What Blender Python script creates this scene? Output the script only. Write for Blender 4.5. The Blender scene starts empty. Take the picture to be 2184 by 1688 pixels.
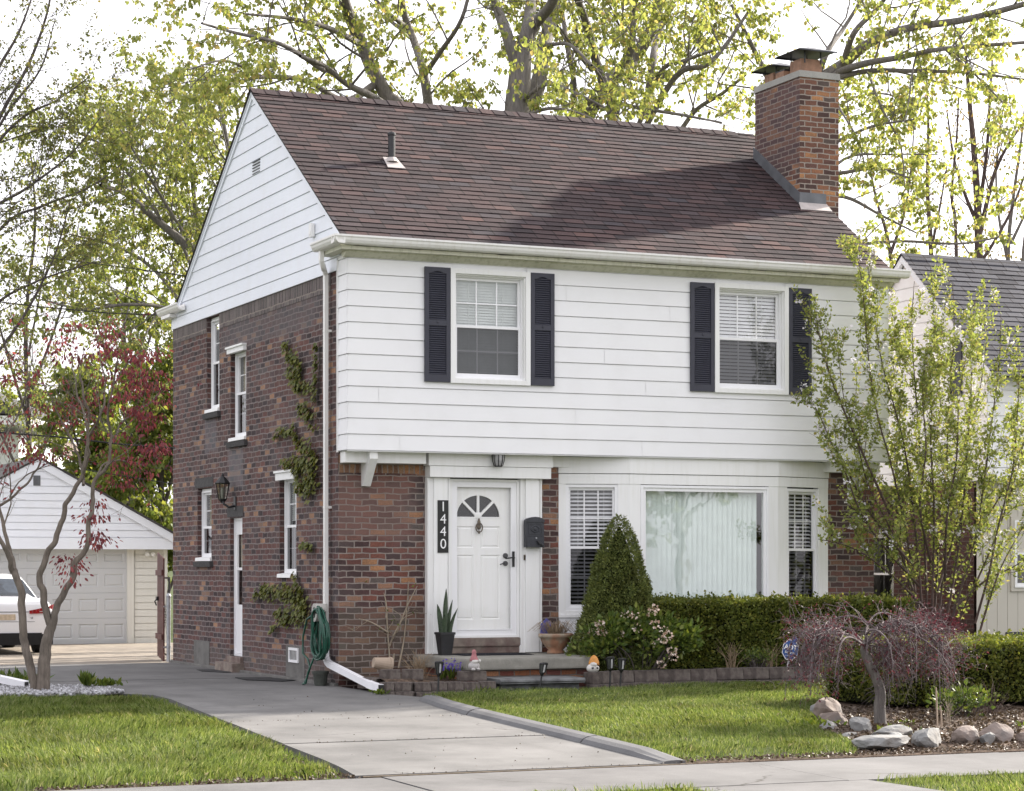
import bpy, bmesh, math, random
import numpy as np
from mathutils import Vector, Matrix, noise as mnoise

SC = bpy.context.scene
COL = SC.collection
R = math.radians
random.seed(7)
rng = np.random.default_rng(11)

# ------------------------------------------------------------------ camera
YAW = R(23.9)
FPX, HZ, CXP = 4800.0, 1211.0, 1092.0
CAMP = np.array([-9.73579184, -27.50497801, 1.53])
FWD = np.array([math.sin(YAW), math.cos(YAW)])
RGT = np.array([math.cos(YAW), -math.sin(YAW)])
cam_d = bpy.data.cameras.new('camera')
cam = bpy.data.objects.new('camera', cam_d)
COL.objects.link(cam)
cam.location = CAMP.tolist()
cam.rotation_euler = (R(90), 0, -YAW)
cam_d.sensor_width = 36
cam_d.lens = FPX / 2184 * 36
cam_d.shift_y = (HZ - 844) / 2184
cam_d.clip_end = 3000
SC.camera = cam

# ------------------------------------------------------------------ sky, sun, exposure
SUN_EL, SUN_AZ = 29.5, 18.0            # degrees; azimuth counted from +X towards +Y
w = bpy.data.worlds.new('World')
SC.world = w
w.use_nodes = True
nt = w.node_tree
nt.nodes.clear()
out = nt.nodes.new('ShaderNodeOutputWorld')
bg = nt.nodes.new('ShaderNodeBackground')
sky = nt.nodes.new('ShaderNodeTexSky')
sky.sky_type = 'NISHITA'
sky.sun_disc = False
sky.sun_elevation = R(SUN_EL)
sky.sun_rotation = R(90 - SUN_AZ)
sky.air_density = 1.0
sky.dust_density = 4.0
sky.ozone_density = 1.0
hsv = nt.nodes.new('ShaderNodeHueSaturation')
hsv.inputs['Saturation'].default_value = 0.22
mixw = nt.nodes.new('ShaderNodeMix')
mixw.data_type = 'RGBA'
mixw.inputs['Factor'].default_value = 0.5
mixw.inputs['B'].default_value = (7.2, 7.0, 7.5, 1)      # thin bright cloud over the whole sky
nt.links.new(sky.outputs[0], hsv.inputs['Color'])
nt.links.new(hsv.outputs[0], mixw.inputs['A'])
nt.links.new(mixw.outputs['Result'], bg.inputs[0])
bg.inputs[1].default_value = 0.132
nt.links.new(bg.outputs[0], out.inputs[0])

sd = bpy.data.lights.new('sun', 'SUN')
sd.energy = 4.7
sd.angle = R(1.5)
sd.color = (1.0, 0.92, 0.81)
sun = bpy.data.objects.new('sun', sd)
COL.objects.link(sun)
sv = Vector((math.cos(R(SUN_EL)) * math.cos(R(SUN_AZ)), math.cos(R(SUN_EL)) * math.sin(R(SUN_AZ)), math.sin(R(SUN_EL))))
sun.rotation_euler = sv.to_track_quat('Z', 'Y').to_euler()
sun.location = (20, 8, 20)

SC.view_settings.view_transform = 'Standard'
SC.view_settings.look = 'None'
SC.view_settings.exposure = 1.28
SC.view_settings.gamma = 1
SC.cycles.max_bounces = 8
SC.cycles.transparent_max_bounces = 16

# ------------------------------------------------------------------ helpers
def at(px, py, d):
    """world point seen at photograph position (2184 wide) at depth d metres along the view axis"""
    s = (px - CXP) / FPX * d
    return Vector((CAMP[0] + FWD[0] * d + RGT[0] * s, CAMP[1] + FWD[1] * d + RGT[1] * s, CAMP[2] + (HZ - py) / FPX * d))

def gz(y):
    """height of the drive: level beside the house, falling gently to the pavement"""
    return min(0.0, 0.022 * (y + 1.0)) if y > -13 else -0.264

class MB:
    def __init__(self, M=None):
        self.v, self.f, self.uv, self.mi = [], [], [], []
        self.M = M
        self.cur = 0
    def pt(self, p):
        p = Vector(p)
        if self.M: p = self.M(p)
        self.v.append(p)
        return len(self.v) - 1
    def face(self, pts, uv=None):
        ids = [self.pt(p) for p in pts]
        self.f.append(ids); self.uv.append(uv); self.mi.append(self.cur)
    def quad(self, a, b, c, d, uv=None): self.face([a, b, c, d], uv)
    def box(self, x0, x1, y0, y1, z0, z1):
        P = [(x0,y0,z0),(x1,y0,z0),(x1,y1,z0),(x0,y1,z0),(x0,y0,z1),(x1,y0,z1),(x1,y1,z1),(x0,y1,z1)]
        self.hexa(P)
    def hexa(self, P):
        b = [self.pt(p) for p in P]
        for q in ((0,3,2,1),(4,5,6,7),(0,1,5,4),(1,2,6,5),(2,3,7,6),(3,0,4,7)):
            self.f.append([b[i] for i in q]); self.uv.append(None); self.mi.append(self.cur)
    def prism(self, poly, a0, a1, axis='x'):
        """closed polygon extruded along an axis; poly is 2-D in the other two axes"""
        def mk(p, a):
            if axis == 'x': return (a, p[0], p[1])
            if axis == 'y': return (p[0], a, p[1])
            return (p[0], p[1], a)
        A = [self.pt(mk(p, a0)) for p in poly]; B = [self.pt(mk(p, a1)) for p in poly]
        n = len(poly)
        for i in range(n):
            j = (i + 1) % n
            self.f.append([A[i], A[j], B[j], B[i]]); self.uv.append(None); self.mi.append(self.cur)
        self.f.append(A[::-1]); self.uv.append(None); self.mi.append(self.cur)
        self.f.append(B); self.uv.append(None); self.mi.append(self.cur)
    def tube(self, pts, rad, n=8, cap=True, flat=1.0):
        pts = [Vector(p) for p in pts]
        if not hasattr(rad, '__len__'): rad = [rad] * len(pts)
        prev = None; rings = []
        for i, p in enumerate(pts):
            t = (pts[min(i+1, len(pts)-1)] - pts[max(i-1, 0)])
            if t.length < 1e-9: t = Vector((0,0,1))
            t.normalize()
            if prev is None:
                a = Vector((0,0,1)) if abs(t.z) < .9 else Vector((1,0,0))
                u = t.cross(a).normalized()
            else:
                u = (prev - t * prev.dot(t))
                if u.length < 1e-6: u = t.cross(Vector((0.3,1,.2)))
                u.normalize()
            prev = u; vv = t.cross(u)
            rings.append([self.pt(p + (u*math.cos(2*math.pi*k/n) + vv*flat*math.sin(2*math.pi*k/n)) * rad[i]) for k in range(n)])
        for A, B in zip(rings[:-1], rings[1:]):
            for k in range(n):
                l = (k+1) % n
                self.f.append([A[k], A[l], B[l], B[k]]); self.uv.append(None); self.mi.append(self.cur)
        if cap:
            self.f.append(rings[0][::-1]); self.uv.append(None); self.mi.append(self.cur)
            self.f.append(rings[-1]); self.uv.append(None); self.mi.append(self.cur)
    def lathe(self, prof, c, n=20, sx=1, sy=1):
        rings = []
        for r, z in prof:
            rings.append([self.pt((c[0]+sx*r*math.cos(2*math.pi*k/n), c[1]+sy*r*math.sin(2*math.pi*k/n), c[2]+z)) for k in range(n)])
        for A, B in zip(rings[:-1], rings[1:]):
            for k in range(n):
                l = (k+1) % n
                self.f.append([A[k], A[l], B[l], B[k]]); self.uv.append(None); self.mi.append(self.cur)
        self.f.append(rings[0][::-1]); self.uv.append(None); self.mi.append(self.cur)
        self.f.append(rings[-1]); self.uv.append(None); self.mi.append(self.cur)
    def ball(self, c, rx, ry, rz, n=12, m=8, jit=0, sd=0):
        rings = []
        for j in range(1, m):
            th = math.pi * j / m; ring = []
            for k in range(n):
                ph = 2*math.pi*k/n
                d = Vector((math.sin(th)*math.cos(ph), math.sin(th)*math.sin(ph), math.cos(th)))
                s = 1 + (jit * mnoise.noise(d*1.6 + Vector((sd*3.1, sd*1.7, sd))) if jit else 0)
                ring.append(self.pt((c[0]+rx*d.x*s, c[1]+ry*d.y*s, c[2]+rz*d.z*s)))
            rings.append(ring)
        t = self.pt((c[0], c[1], c[2]+rz)); b = self.pt((c[0], c[1], c[2]-rz))
        def add(q): self.f.append(q); self.uv.append(None); self.mi.append(self.cur)
        for k in range(n):
            l = (k+1) % n
            add([t, rings[0][k], rings[0][l]]); add([b, rings[-1][l], rings[-1][k]])
            for A, B in zip(rings[:-1], rings[1:]): add([A[k], B[k], B[l], A[l]])
    def build(self, name, mats, parent=None, smooth=False, bevel=0, recalc=True):
        me = bpy.data.meshes.new(name)
        me.from_pydata([tuple(p) for p in self.v], [], self.f)
        if not isinstance(mats, (list, tuple)): mats = [mats]
        for m in mats: me.materials.append(m)
        me.polygons.foreach_set('material_index', self.mi)
        if recalc or bevel:
            bm = bmesh.new(); bm.from_mesh(me)
            if recalc: bmesh.ops.recalc_face_normals(bm, faces=bm.faces[:])
            if bevel:
                bm2 = [e for e in bm.edges if len(e.link_faces) == 2 and e.calc_face_angle(0) > 0.6]
                bmesh.ops.bevel(bm, geom=bm2, offset=bevel, segments=2, affect='EDGES', profile=.7, clamp_overlap=True)
            bm.to_mesh(me); bm.free()
        # metric box-projected UVs unless given
        uvl = me.uv_layers.new(name='UVMap')
        given = (not bevel) and any(u is not None for u in self.uv)
        for pi, p in enumerate(me.polygons):
            g = self.uv[pi] if given else None
            nx, ny, nz = (abs(c) for c in p.normal)
            for k, li in enumerate(p.loop_indices):
                co = me.vertices[me.loops[li].vertex_index].co
                if g is not None:
                    # recalc may reverse the loop order: find by vertex
                    vi = me.loops[li].vertex_index
                    uvl.data[li].uv = g[self.f[pi].index(vi)]
                elif nx >= ny and nx >= nz: uvl.data[li].uv = (co.y, co.z)
                elif ny >= nz: uvl.data[li].uv = (co.x, co.z)
                else: uvl.data[li].uv = (co.x, co.y)
        if smooth:
            for p in me.polygons: p.use_smooth = True
        return link(name, me, parent)

def link(name, me, parent=None):
    o = bpy.data.objects.new(name, me)
    COL.objects.link(o)
    if parent is not None:
        o.parent = parent
        off = Vector(); q = parent
        while q is not None: off += q.location; q = q.parent
        o.location = -off
    return o

def mesh_np(name, V, F, mat, parent=None, smooth=False):
    """V (n,3) array, F (m,k) array of indices"""
    me = bpy.data.meshes.new(name)
    V = np.asarray(V, np.float32); F = np.asarray(F, np.int32)
    m, k = F.shape
    me.vertices.add(len(V)); me.vertices.foreach_set('co', V.ravel())
    me.loops.add(m*k); me.loops.foreach_set('vertex_index', F.ravel())
    me.polygons.add(m)
    me.polygons.foreach_set('loop_start', np.arange(0, m*k, k, dtype=np.int32))
    me.polygons.foreach_set('loop_total', np.full(m, k, np.int32))
    if smooth: me.polygons.foreach_set('use_smooth', np.ones(m, bool))
    me.materials.append(mat)
    me.update(calc_edges=True); me.validate()
    return link(name, me, parent)

def tag(o, label=None, cat=None, group=None, kind=None):
    if label: o['label'] = label
    if cat: o['category'] = cat
    if group: o['group'] = group
    if kind: o['kind'] = kind
    return o

def thing(name, label, cat, loc=(0,0,0), group=None):
    o = bpy.data.objects.new(name, None)
    o.empty_display_size = .2
    COL.objects.link(o); o.location = loc
    return tag(o, label, cat, group)

def dup(root, loc, label=None, group=None, rotz=None):
    r = root.copy(); COL.objects.link(r); r.location = loc
    if rotz is not None: r.rotation_euler = (0, 0, rotz)
    if label: r['label'] = label
    if group: r['group'] = group
    for ch in list(root.children):
        c = ch.copy(); COL.objects.link(c); c.parent = r
        for g in ch.children:
            q = g.copy(); COL.objects.link(q); q.parent = c
    return r

FRONT = lambda Y: (lambda p: Vector((p.x, Y - p.z, p.y)))        # local (u, v, w out of the wall)
SIDE = lambda X: (lambda p: Vector((X - p.z, p.x, p.y)))
def ANG(x0, y0, x1, y1):                                           # a wall seen from -Y between two plan points
    d = Vector((x1-x0, y1-y0)).normalized(); n = Vector((d.y, -d.x))
    return lambda p: Vector((x0 + d.x*p.x + n.x*p.z, y0 + d.y*p.x + n.y*p.z, p.y))
def lb(mb, u0, u1, v0, v1, w0, w1): mb.box(u0, u1, v0, v1, w0, w1)
# ------------------------------------------------------------------ materials
def newmat(name):
    m = bpy.data.materials.new(name); m.use_nodes = True
    n = m.node_tree; n.nodes.clear()
    o = n.nodes.new('ShaderNodeOutputMaterial')
    p = n.nodes.new('ShaderNodeBsdfPrincipled')
    n.links.new(p.outputs[0], o.inputs[0])
    return m, n, p, o
def N(n, t, **kw):
    q = n.nodes.new(t)
    for k, v in kw.items(): setattr(q, k, v)
    return q
def ramp(n, fac, stops, interp='LINEAR'):
    r = N(n, 'ShaderNodeValToRGB'); r.color_ramp.interpolation = interp
    e = r.color_ramp.elements
    while len(e) < len(stops): e.new(0.5)
    for i, (p, c) in enumerate(stops):
        e[i].position = p; e[i].color = (*c, 1) if len(c) == 3 else c
    n.links.new(fac, r.inputs[0]); return r.outputs[0]
def mixc(n, fac, a, b, mode='MIX'):
    q = N(n, 'ShaderNodeMix', data_type='RGBA', blend_type=mode)
    for s, v in (('Factor', fac), ('A', a), ('B', b)):
        if isinstance(v, (int, float)): q.inputs[s].default_value = v
        elif isinstance(v, tuple): q.inputs[s].default_value = (*v, 1)
        else: n.links.new(v, q.inputs[s])
    return q.outputs['Result']
def noise(n, scale, detail=5, coord='Object', rough=.55, vec=None, dist=0):
    t = N(n, 'ShaderNodeTexNoise'); t.inputs['Scale'].default_value = scale
    t.inputs['Detail'].default_value = detail; t.inputs['Roughness'].default_value = rough
    t.inputs['Distortion'].default_value = dist
    if vec is None:
        tc = N(n, 'ShaderNodeTexCoord'); vec = tc.outputs[coord]
    n.links.new(vec, t.inputs['Vector']); return t.outputs['Fac']
def stretch(n, s, coord='Object'):
    tc = N(n, 'ShaderNodeTexCoord'); mp = N(n, 'ShaderNodeMapping')
    mp.inputs['Scale'].default_value = s
    n.links.new(tc.outputs[coord], mp.inputs['Vector']); return mp.outputs[0]
def bump(n, p, h, strength=.3, dist=.01, prev=None):
    b = N(n, 'ShaderNodeBump'); b.inputs['Strength'].default_value = strength; b.inputs['Distance'].default_value = dist
    n.links.new(h, b.inputs['Height'])
    if prev is not None: n.links.new(prev, b.inputs['Normal'])
    n.links.new(b.outputs[0], p.inputs['Normal']); return b.outputs[0]
def math_(n, op, a, b=None, clamp=False):
    q = N(n, 'ShaderNodeMath', operation=op, use_clamp=clamp)
    for i, v in enumerate((a, b)):
        if v is None: continue
        if isinstance(v, (int, float)): q.inputs[i].default_value = v
        else: n.links.new(v, q.inputs[i])
    return q.outputs[0]

def plain(name, c, rough=.6, var=.12, scale=6, bmp=0, bscale=60, metal=0, dirt=None, dscale=1.5, dlo=.5, dhi=.75, spec=.5):
    m, n, p, o = newmat(name)
    f = noise(n, scale)
    lo = tuple(x*(1-var) for x in c); hi = tuple(min(1, x*(1+var)) for x in c)
    col = ramp(n, f, [(.3, lo), (.7, hi)])
    if dirt:
        d = ramp(n, noise(n, dscale, 7), [(dlo, (0,0,0)), (dhi, (1,1,1))])
        col = mixc(n, d, col, dirt)
    n.links.new(col, p.inputs['Base Color'])
    p.inputs['Roughness'].default_value = rough; p.inputs['Metallic'].default_value = metal
    p.inputs['Specular IOR Level'].default_value = spec
    if bmp: bump(n, p, noise(n, bscale, 4), bmp)
    return m

BR_STOPS = [(0, (.050,.027,.026)), (.16, (.115,.045,.036)), (.32, (.070,.034,.031)), (.48, (.155,.058,.040)), (.60, (.070,.046,.043)),
            (.70, (.140,.062,.045)), (.79, (.085,.068,.060)), (.84, (.23,.125,.078)), (.93, (.31,.155,.075))]
BR_WARM = [(0, (.065,.034,.028)), (.13, (.145,.065,.042)), (.30, (.095,.046,.036)), (.44, (.21,.095,.05)), (.60, (.085,.06,.05)),
           (.68, (.17,.075,.045)), (.78, (.29,.14,.065)), (.90, (.36,.175,.075))]
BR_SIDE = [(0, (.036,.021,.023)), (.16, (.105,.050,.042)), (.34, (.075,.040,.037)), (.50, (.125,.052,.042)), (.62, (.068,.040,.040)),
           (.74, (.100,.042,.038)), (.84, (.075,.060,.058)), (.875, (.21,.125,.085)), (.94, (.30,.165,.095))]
def brickmat(name, stops, mortar=(.25,.21,.185), bw=.215, rh=.0780, stains=(), coord='UV', weather=.35):
    m, n, p, o = newmat(name)
    tc = N(n, 'ShaderNodeTexCoord')
    # slightly wavy courses
    nz = N(n, 'ShaderNodeTexNoise'); nz.inputs['Scale'].default_value = 7; n.links.new(tc.outputs['UV'], nz.inputs['Vector'])
    ad = N(n, 'ShaderNodeMixRGB', blend_type='LINEAR_LIGHT'); ad.inputs[0].default_value = .018
    n.links.new(tc.outputs['UV'], ad.inputs[1]); n.links.new(nz.outputs['Color'], ad.inputs[2])
    b = N(n, 'ShaderNodeTexBrick'); b.offset = .5
    b.inputs['Color1'].default_value = (0,0,0,1); b.inputs['Color2'].default_value = (1,1,1,1); b.inputs['Mortar'].default_value = (.5,.5,.5,1)
    b.inputs['Scale'].default_value = 1; b.inputs['Mortar Size'].default_value = .0095; b.inputs['Mortar Smooth'].default_value = .25
    b.inputs['Brick Width'].default_value = bw; b.inputs['Row Height'].default_value = rh
    n.links.new(ad.outputs[0], b.inputs['Vector'])
    col = ramp(n, b.outputs['Color'], stops, 'CONSTANT')
    f1 = noise(n, 45, 4, 'UV'); f2 = noise(n, 1.3, 5, 'UV')
    col = mixc(n, .55, col, ramp(n, f1, [(.25, (.35,.35,.35)), (.75, (1.5,1.5,1.5))]), 'MULTIPLY')
    col = mixc(n, .8, col, ramp(n, noise(n, 2.3, 6, 'UV', .65), [(.3, (.62,.62,.64)), (.7, (1.35,1.32,1.3))]), 'MULTIPLY')
    wf = math_(n, 'MULTIPLY', ramp(n, f2, [(.45, (0,0,0)), (.8, (1,1,1))]), weather)
    col = mixc(n, wf, col, (.15,.135,.135))
    mcol = mixc(n, noise(n, 9, 4, 'UV'), tuple(x*.6 for x in mortar), tuple(x*1.25 for x in mortar))
    col = mixc(n, b.outputs['Fac'], col, mcol)
    if stains:
        pos = N(n, 'ShaderNodeSeparateXYZ'); n.links.new(tc.outputs['UV'], pos.inputs[0])
        for (u, v, su, sv_, c, s) in stains:
            du = math_(n, 'ABSOLUTE', math_(n, 'DIVIDE', math_(n, 'SUBTRACT', pos.outputs[0], u), su))
            dv = math_(n, 'ABSOLUTE', math_(n, 'DIVIDE', math_(n, 'SUBTRACT', pos.outputs[1], v), sv_))
            d = math_(n, 'MAXIMUM', du, dv)
            d = math_(n, 'ADD', d, math_(n, 'MULTIPLY', math_(n, 'SUBTRACT', noise(n, 6, 5, 'UV'), .5), .7))
            k = ramp(n, d, [(.75, (s,s,s)), (1.1, (0,0,0))])
            col = mixc(n, math_(n, 'MULTIPLY', k, math_(n, 'SUBTRACT', 1.0, math_(n, 'MULTIPLY', b.outputs['Fac'], .5))), col, c)
    n.links.new(col, p.inputs['Base Color']); p.inputs['Roughness'].default_value = .88
    h = math_(n, 'ADD', math_(n, 'MULTIPLY', b.outputs['Fac'], -1), math_(n, 'MULTIPLY', f1, .35))
    bump(n, p, h, .7, .012)
    return m

def shinglemat(name, stops, rh=.14, bw=.31):
    m, n, p, o = newmat(name)
    b = N(n, 'ShaderNodeTexBrick'); b.offset = .37; b.offset_frequency = 3
    tc = N(n, 'ShaderNodeTexCoord')
    b.inputs['Color1'].default_value = (0,0,0,1); b.inputs['Color2'].default_value = (1,1,1,1); b.inputs['Mortar'].default_value = (.5,.5,.5,1)
    b.inputs['Scale'].default_value = 1; b.inputs['Mortar Size'].default_value = .0085; b.inputs['Mortar Smooth'].default_value = .1
    b.inputs['Brick Width'].default_value = bw; b.inputs['Row Height'].default_value = rh
    n.links.new(tc.outputs['UV'], b.inputs['Vector'])
    col = ramp(n, b.outputs['Color'], stops)
    col = mixc(n, .9, col, ramp(n, noise(n, 110, 3, 'UV'), [(.3, (.45,.45,.46)), (.7, (1.42,1.38,1.36))]), 'MULTIPLY')
    col = mixc(n, .7, col, ramp(n, noise(n, .9, 6, 'UV'), [(.3, (.72,.72,.76)), (.7, (1.2,1.16,1.12))]), 'MULTIPLY')
    col = mixc(n, b.outputs['Fac'], col, (.012,.009,.009))
    n.links.new(col, p.inputs['Base Color']); p.inputs['Roughness'].default_value = .92
    p.inputs['Specular IOR Level'].default_value = .2
    bump(n, p, noise(n, 240, 3, 'UV'), .5, .004)
    return m

def paintmat(name, c, rough=.45, dirt=(.55,.54,.48), amt=.35, streak=True):
    """painted boards: faint vertical grime streaks"""
    m, n, p, o = newmat(name)
    f = noise(n, 3, 6, vec=stretch(n, (6, 6, .5)) if streak else None)
    d = math_(n, 'MULTIPLY', ramp(n, f, [(.48, (0,0,0)), (.78, (1,1,1))]), amt)
    f2 = noise(n, .8, 5)
    col = mixc(n, d, c, dirt)
    col = mixc(n, .5, col, ramp(n, f2, [(.3, (.93,.93,.94)), (.7, (1.03,1.03,1.02))]), 'MULTIPLY')
    n.links.new(col, p.inputs['Base Color']); p.inputs['Roughness'].default_value = rough
    bump(n, p, noise(n, 1.2, 3), .05, .03)
    return m

def glassmat(name, tint=(1,1,1), k=1.6, base=.02):
    m, n, p, o = newmat(name); n.nodes.remove(p)
    tr = N(n, 'ShaderNodeBsdfTransparent'); tr.inputs[0].default_value = (*tint, 1)
    gl = N(n, 'ShaderNodeBsdfGlossy'); gl.inputs['Roughness'].default_value = .015
    gl.inputs[0].default_value = (1, 1, 1, 1)
    lw = N(n, 'ShaderNodeLayerWeight'); lw.inputs['Blend'].default_value = .5
    bmp = N(n, 'ShaderNodeBump'); bmp.inputs['Strength'].default_value = .035; bmp.inputs['Distance'].default_value = .05
    n.links.new(noise(n, 1.7, 2), bmp.inputs['Height']); n.links.new(bmp.outputs[0], gl.inputs['Normal'])
    fac = math_(n, 'ADD', math_(n, 'POWER', lw.outputs['Facing'], 5), .04*k + base, clamp=True)
    mx = N(n, 'ShaderNodeMixShader'); n.links.new(fac, mx.inputs[0]); n.links.new(tr.outputs[0], mx.inputs[1]); n.links.new(gl.outputs[0], mx.inputs[2])
    n.links.new(mx.outputs[0], o.inputs[0]); return m

def leafmat(name, stops, trans=.5, rough=.55, tcol=None, patch=0):
    m, n, p, o = newmat(name)
    g = N(n, 'ShaderNodeNewGeometry')
    col = ramp(n, g.outputs['Random Per Island'], stops)
    if patch:
        col = mixc(n, 1.0, col, ramp(n, noise(n, patch, 5), [(.32, (.72,.66,.62)), (.55, (1,1,1)), (.75, (1.28,1.22,1.1))]), 'MULTIPLY')
    n.links.new(col, p.inputs['Base Color']); p.inputs['Roughness'].default_value = rough
    p.inputs['Specular IOR Level'].default_value = .3
    if trans:
        t = N(n, 'ShaderNodeBsdfTranslucent')
        n.links.new(mixc(n, 1.0, col, tcol or (1.25,1.2,.7), 'MULTIPLY'), t.inputs[0])
        mx = N(n, 'ShaderNodeMixShader'); mx.inputs[0].default_value = trans
        n.links.new(p.outputs[0], mx.inputs[1]); n.links.new(t.outputs[0], mx.inputs[2]); n.links.new(mx.outputs[0], o.inputs[0])
    return m

def barkmat(name, c, var=.4, sc=(9, 9, 1.6)):
    m, n, p, o = newmat(name)
    f = noise(n, 3, 7, vec=stretch(n, sc), rough=.65)
    f2 = noise(n, 1.2, 4)
    col = ramp(n, f, [(.3, tuple(x*(1-var) for x in c)), (.7, tuple(x*(1+var) for x in c))])
    col = mixc(n, .6, col, ramp(n, f2, [(.35, (.8,.8,.8)), (.7, (1.25,1.22,1.15))]), 'MULTIPLY')
    n.links.new(col, p.inputs['Base Color']); p.inputs['Roughness'].default_value = .9
    bump(n, p, f, .8, .02); return m

def concretemat(name, c, var=.2, spots=True, cracks=False, scale=1.4, tracks=False):
    m, n, p, o = newmat(name)
    f = noise(n, scale, 8, rough=.6)
    col = ramp(n, f, [(.3, tuple(x*(1-var) for x in c)), (.7, tuple(x*(1+var*.7) for x in c))])
    f3 = noise(n, 90, 3)
    col = mixc(n, .5, col, ramp(n, f3, [(.3, (.75,.75,.75)), (.7, (1.2,1.2,1.2))]), 'MULTIPLY')
    if spots:
        s = ramp(n, noise(n, 14, 3), [(.68, (0,0,0)), (.78, (1,1,1))])
        col = mixc(n, math_(n, 'MULTIPLY', s, .35), col, tuple(x*.45 for x in c))
        s = ramp(n, noise(n, 2.2, 6, dist=.8), [(.52, (0,0,0)), (.75, (1,1,1))])
        col = mixc(n, math_(n, 'MULTIPLY', s, .4), col, tuple(x*.6 for x in c))
    if tracks:      # old tyre and oil marks along the drive
        tf = ramp(n, noise(n, 1.0, 6, vec=stretch(n, (1.5, .16, 1)), rough=.6), [(.50, (0,0,0)), (.72, (1,1,1))])
        col = mixc(n, math_(n, 'MULTIPLY', tf, .42), col, tuple(x*.55 for x in c))
        tf = ramp(n, noise(n, .8, 7, vec=stretch(n, (.5, 1.6, 1)), rough=.65), [(.52, (0,0,0)), (.7, (1,1,1))])
        col = mixc(n, math_(n, 'MULTIPLY', tf, .3), col, tuple(x*1.35 for x in c))
    if cracks:
        v = N(n, 'ShaderNodeTexVoronoi'); v.feature = 'DISTANCE_TO_EDGE'; v.inputs['Scale'].default_value = .23
        tc = N(n, 'ShaderNodeTexCoord')
        ad = N(n, 'ShaderNodeMixRGB', blend_type='LINEAR_LIGHT'); ad.inputs[0].default_value = .25
        nz = N(n, 'ShaderNodeTexNoise'); nz.inputs['Scale'].default_value = 2.0; nz.inputs['Detail'].default_value = 6
        n.links.new(tc.outputs['Object'], nz.inputs['Vector']); n.links.new(tc.outputs['Object'], ad.inputs[1]); n.links.new(nz.outputs['Color'], ad.inputs[2])
        n.links.new(ad.outputs[0], v.inputs['Vector'])
        k = ramp(n, v.outputs['Distance'], [(.0008, (1,1,1)), (.0022, (0,0,0))])
        k = math_(n, 'MULTIPLY', k, ramp(n, noise(n, .5, 3), [(.5, (0,0,0)), (.58, (1,1,1))]))
        col = mixc(n, k, col, (.05,.045,.04))
    n.links.new(col, p.inputs['Base Color']); p.inputs['Roughness'].default_value = .9
    p.inputs['Specular IOR Level'].default_value = .25
    bump(n, p, f3, .25, .004); return m

M = {}
M['siding'] = paintmat('white_siding', (.81,.81,.82), .42, dirt=(.62,.61,.57), amt=.16, streak=False)
M['gable'] = paintmat('gable_siding', (.77,.80,.86), .42, amt=.14, streak=False)  # bluish shade of the gable side mixed into the white
M['trim'] = paintmat('white_trim', (.82,.82,.81), .45, dirt=(.6,.6,.52), amt=.28)
M['window_vinyl'] = paintmat('white_vinyl', (.83,.83,.84), .35, amt=.05)
M['soffit'] = paintmat('weathered_soffit', (.62,.61,.50), .6, dirt=(.35,.36,.24), amt=.75)
M['gutter'] = paintmat('gutter_metal', (.80,.79,.77), .35, dirt=(.55,.50,.42), amt=.35)
M['beige'] = paintmat('beige_boards', (.52,.49,.43), .55, amt=.2)
M['cream'] = paintmat('cream_siding', (.66,.65,.60), .5, amt=.25)
M['brick_front'] = brickmat('front_brick', BR_STOPS, stains=((.35, 2.3, .75, .45, (.17,.10,.085), .55), (.45, .55, .9, .5, (.10,.085,.06), .45)))
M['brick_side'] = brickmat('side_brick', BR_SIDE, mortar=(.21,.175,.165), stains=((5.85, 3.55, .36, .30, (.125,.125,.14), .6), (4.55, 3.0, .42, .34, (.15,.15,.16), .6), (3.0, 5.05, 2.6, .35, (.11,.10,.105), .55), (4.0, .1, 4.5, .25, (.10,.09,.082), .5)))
M['brick_chimney'] = brickmat('chimney_brick', BR_WARM, mortar=(.31,.265,.225), weather=.15, stains=((2.1, 8.2, .9, .8, (.085,.05,.052), .7),))
M['brick_steps'] = brickmat('step_brick', [(0, (.16,.05,.035)), (.3, (.24,.09,.04)), (.6, (.13,.045,.035)), (.8, (.30,.14,.07))], mortar=(.16,.13,.11))
M['brick_neighbour'] = brickmat('neighbour_brick', [(0, (.07,.025,.02)), (.4, (.10,.035,.03)), (.75, (.06,.025,.022))], mortar=(.12,.09,.08))
M['soldier'] = brickmat('soldier_brick', [(0, (.20,.11,.06)), (.3, (.27,.16,.09)), (.6, (.17,.09,.055)), (.85, (.32,.15,.065))], bw=.075, rh=.24)
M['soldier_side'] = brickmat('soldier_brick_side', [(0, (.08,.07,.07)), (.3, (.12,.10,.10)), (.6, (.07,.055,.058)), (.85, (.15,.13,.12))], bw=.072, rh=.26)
M['shingle'] = shinglemat('brown_shingle', [(0, (.028,.023,.026)), (.25, (.058,.040,.041)), (.5, (.038,.030,.033)), (.75, (.074,.047,.046)), (.9, (.050,.045,.051)), (1, (.100,.060,.054))])
M['shingle_grey'] = shinglemat('grey_shingle', [(0, (.05,.052,.062)), (.5, (.072,.075,.088)), (1, (.10,.104,.118))])
M['shingle_dark'] = plain('dark_roof', (.045,.042,.042), .9, .3, 3)
M['shutter'] = plain('navy_shutter', (.030,.031,.047), .5, .12, 8)
M['black'] = plain('black_metal', (.012,.012,.013), .45, .2, 20)
M['mailbox'] = plain('charcoal_metal', (.030,.032,.040), .5, .25, 25, bmp=.15)
M['glass'] = glassmat('window_glass')
M['glass_screen'] = glassmat('screened_glass', (.40,.40,.41), 1.2, .0)
M['glass_dark'] = plain('dark_glass', (.014,.016,.015), .12, .3, 4)
M['blind'] = plain('blind_slat', (.55,.59,.57), .55, .05, 8)
M['blind_white'] = plain('white_blind_slat', (.74,.75,.76), .5, .04, 8)
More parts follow.
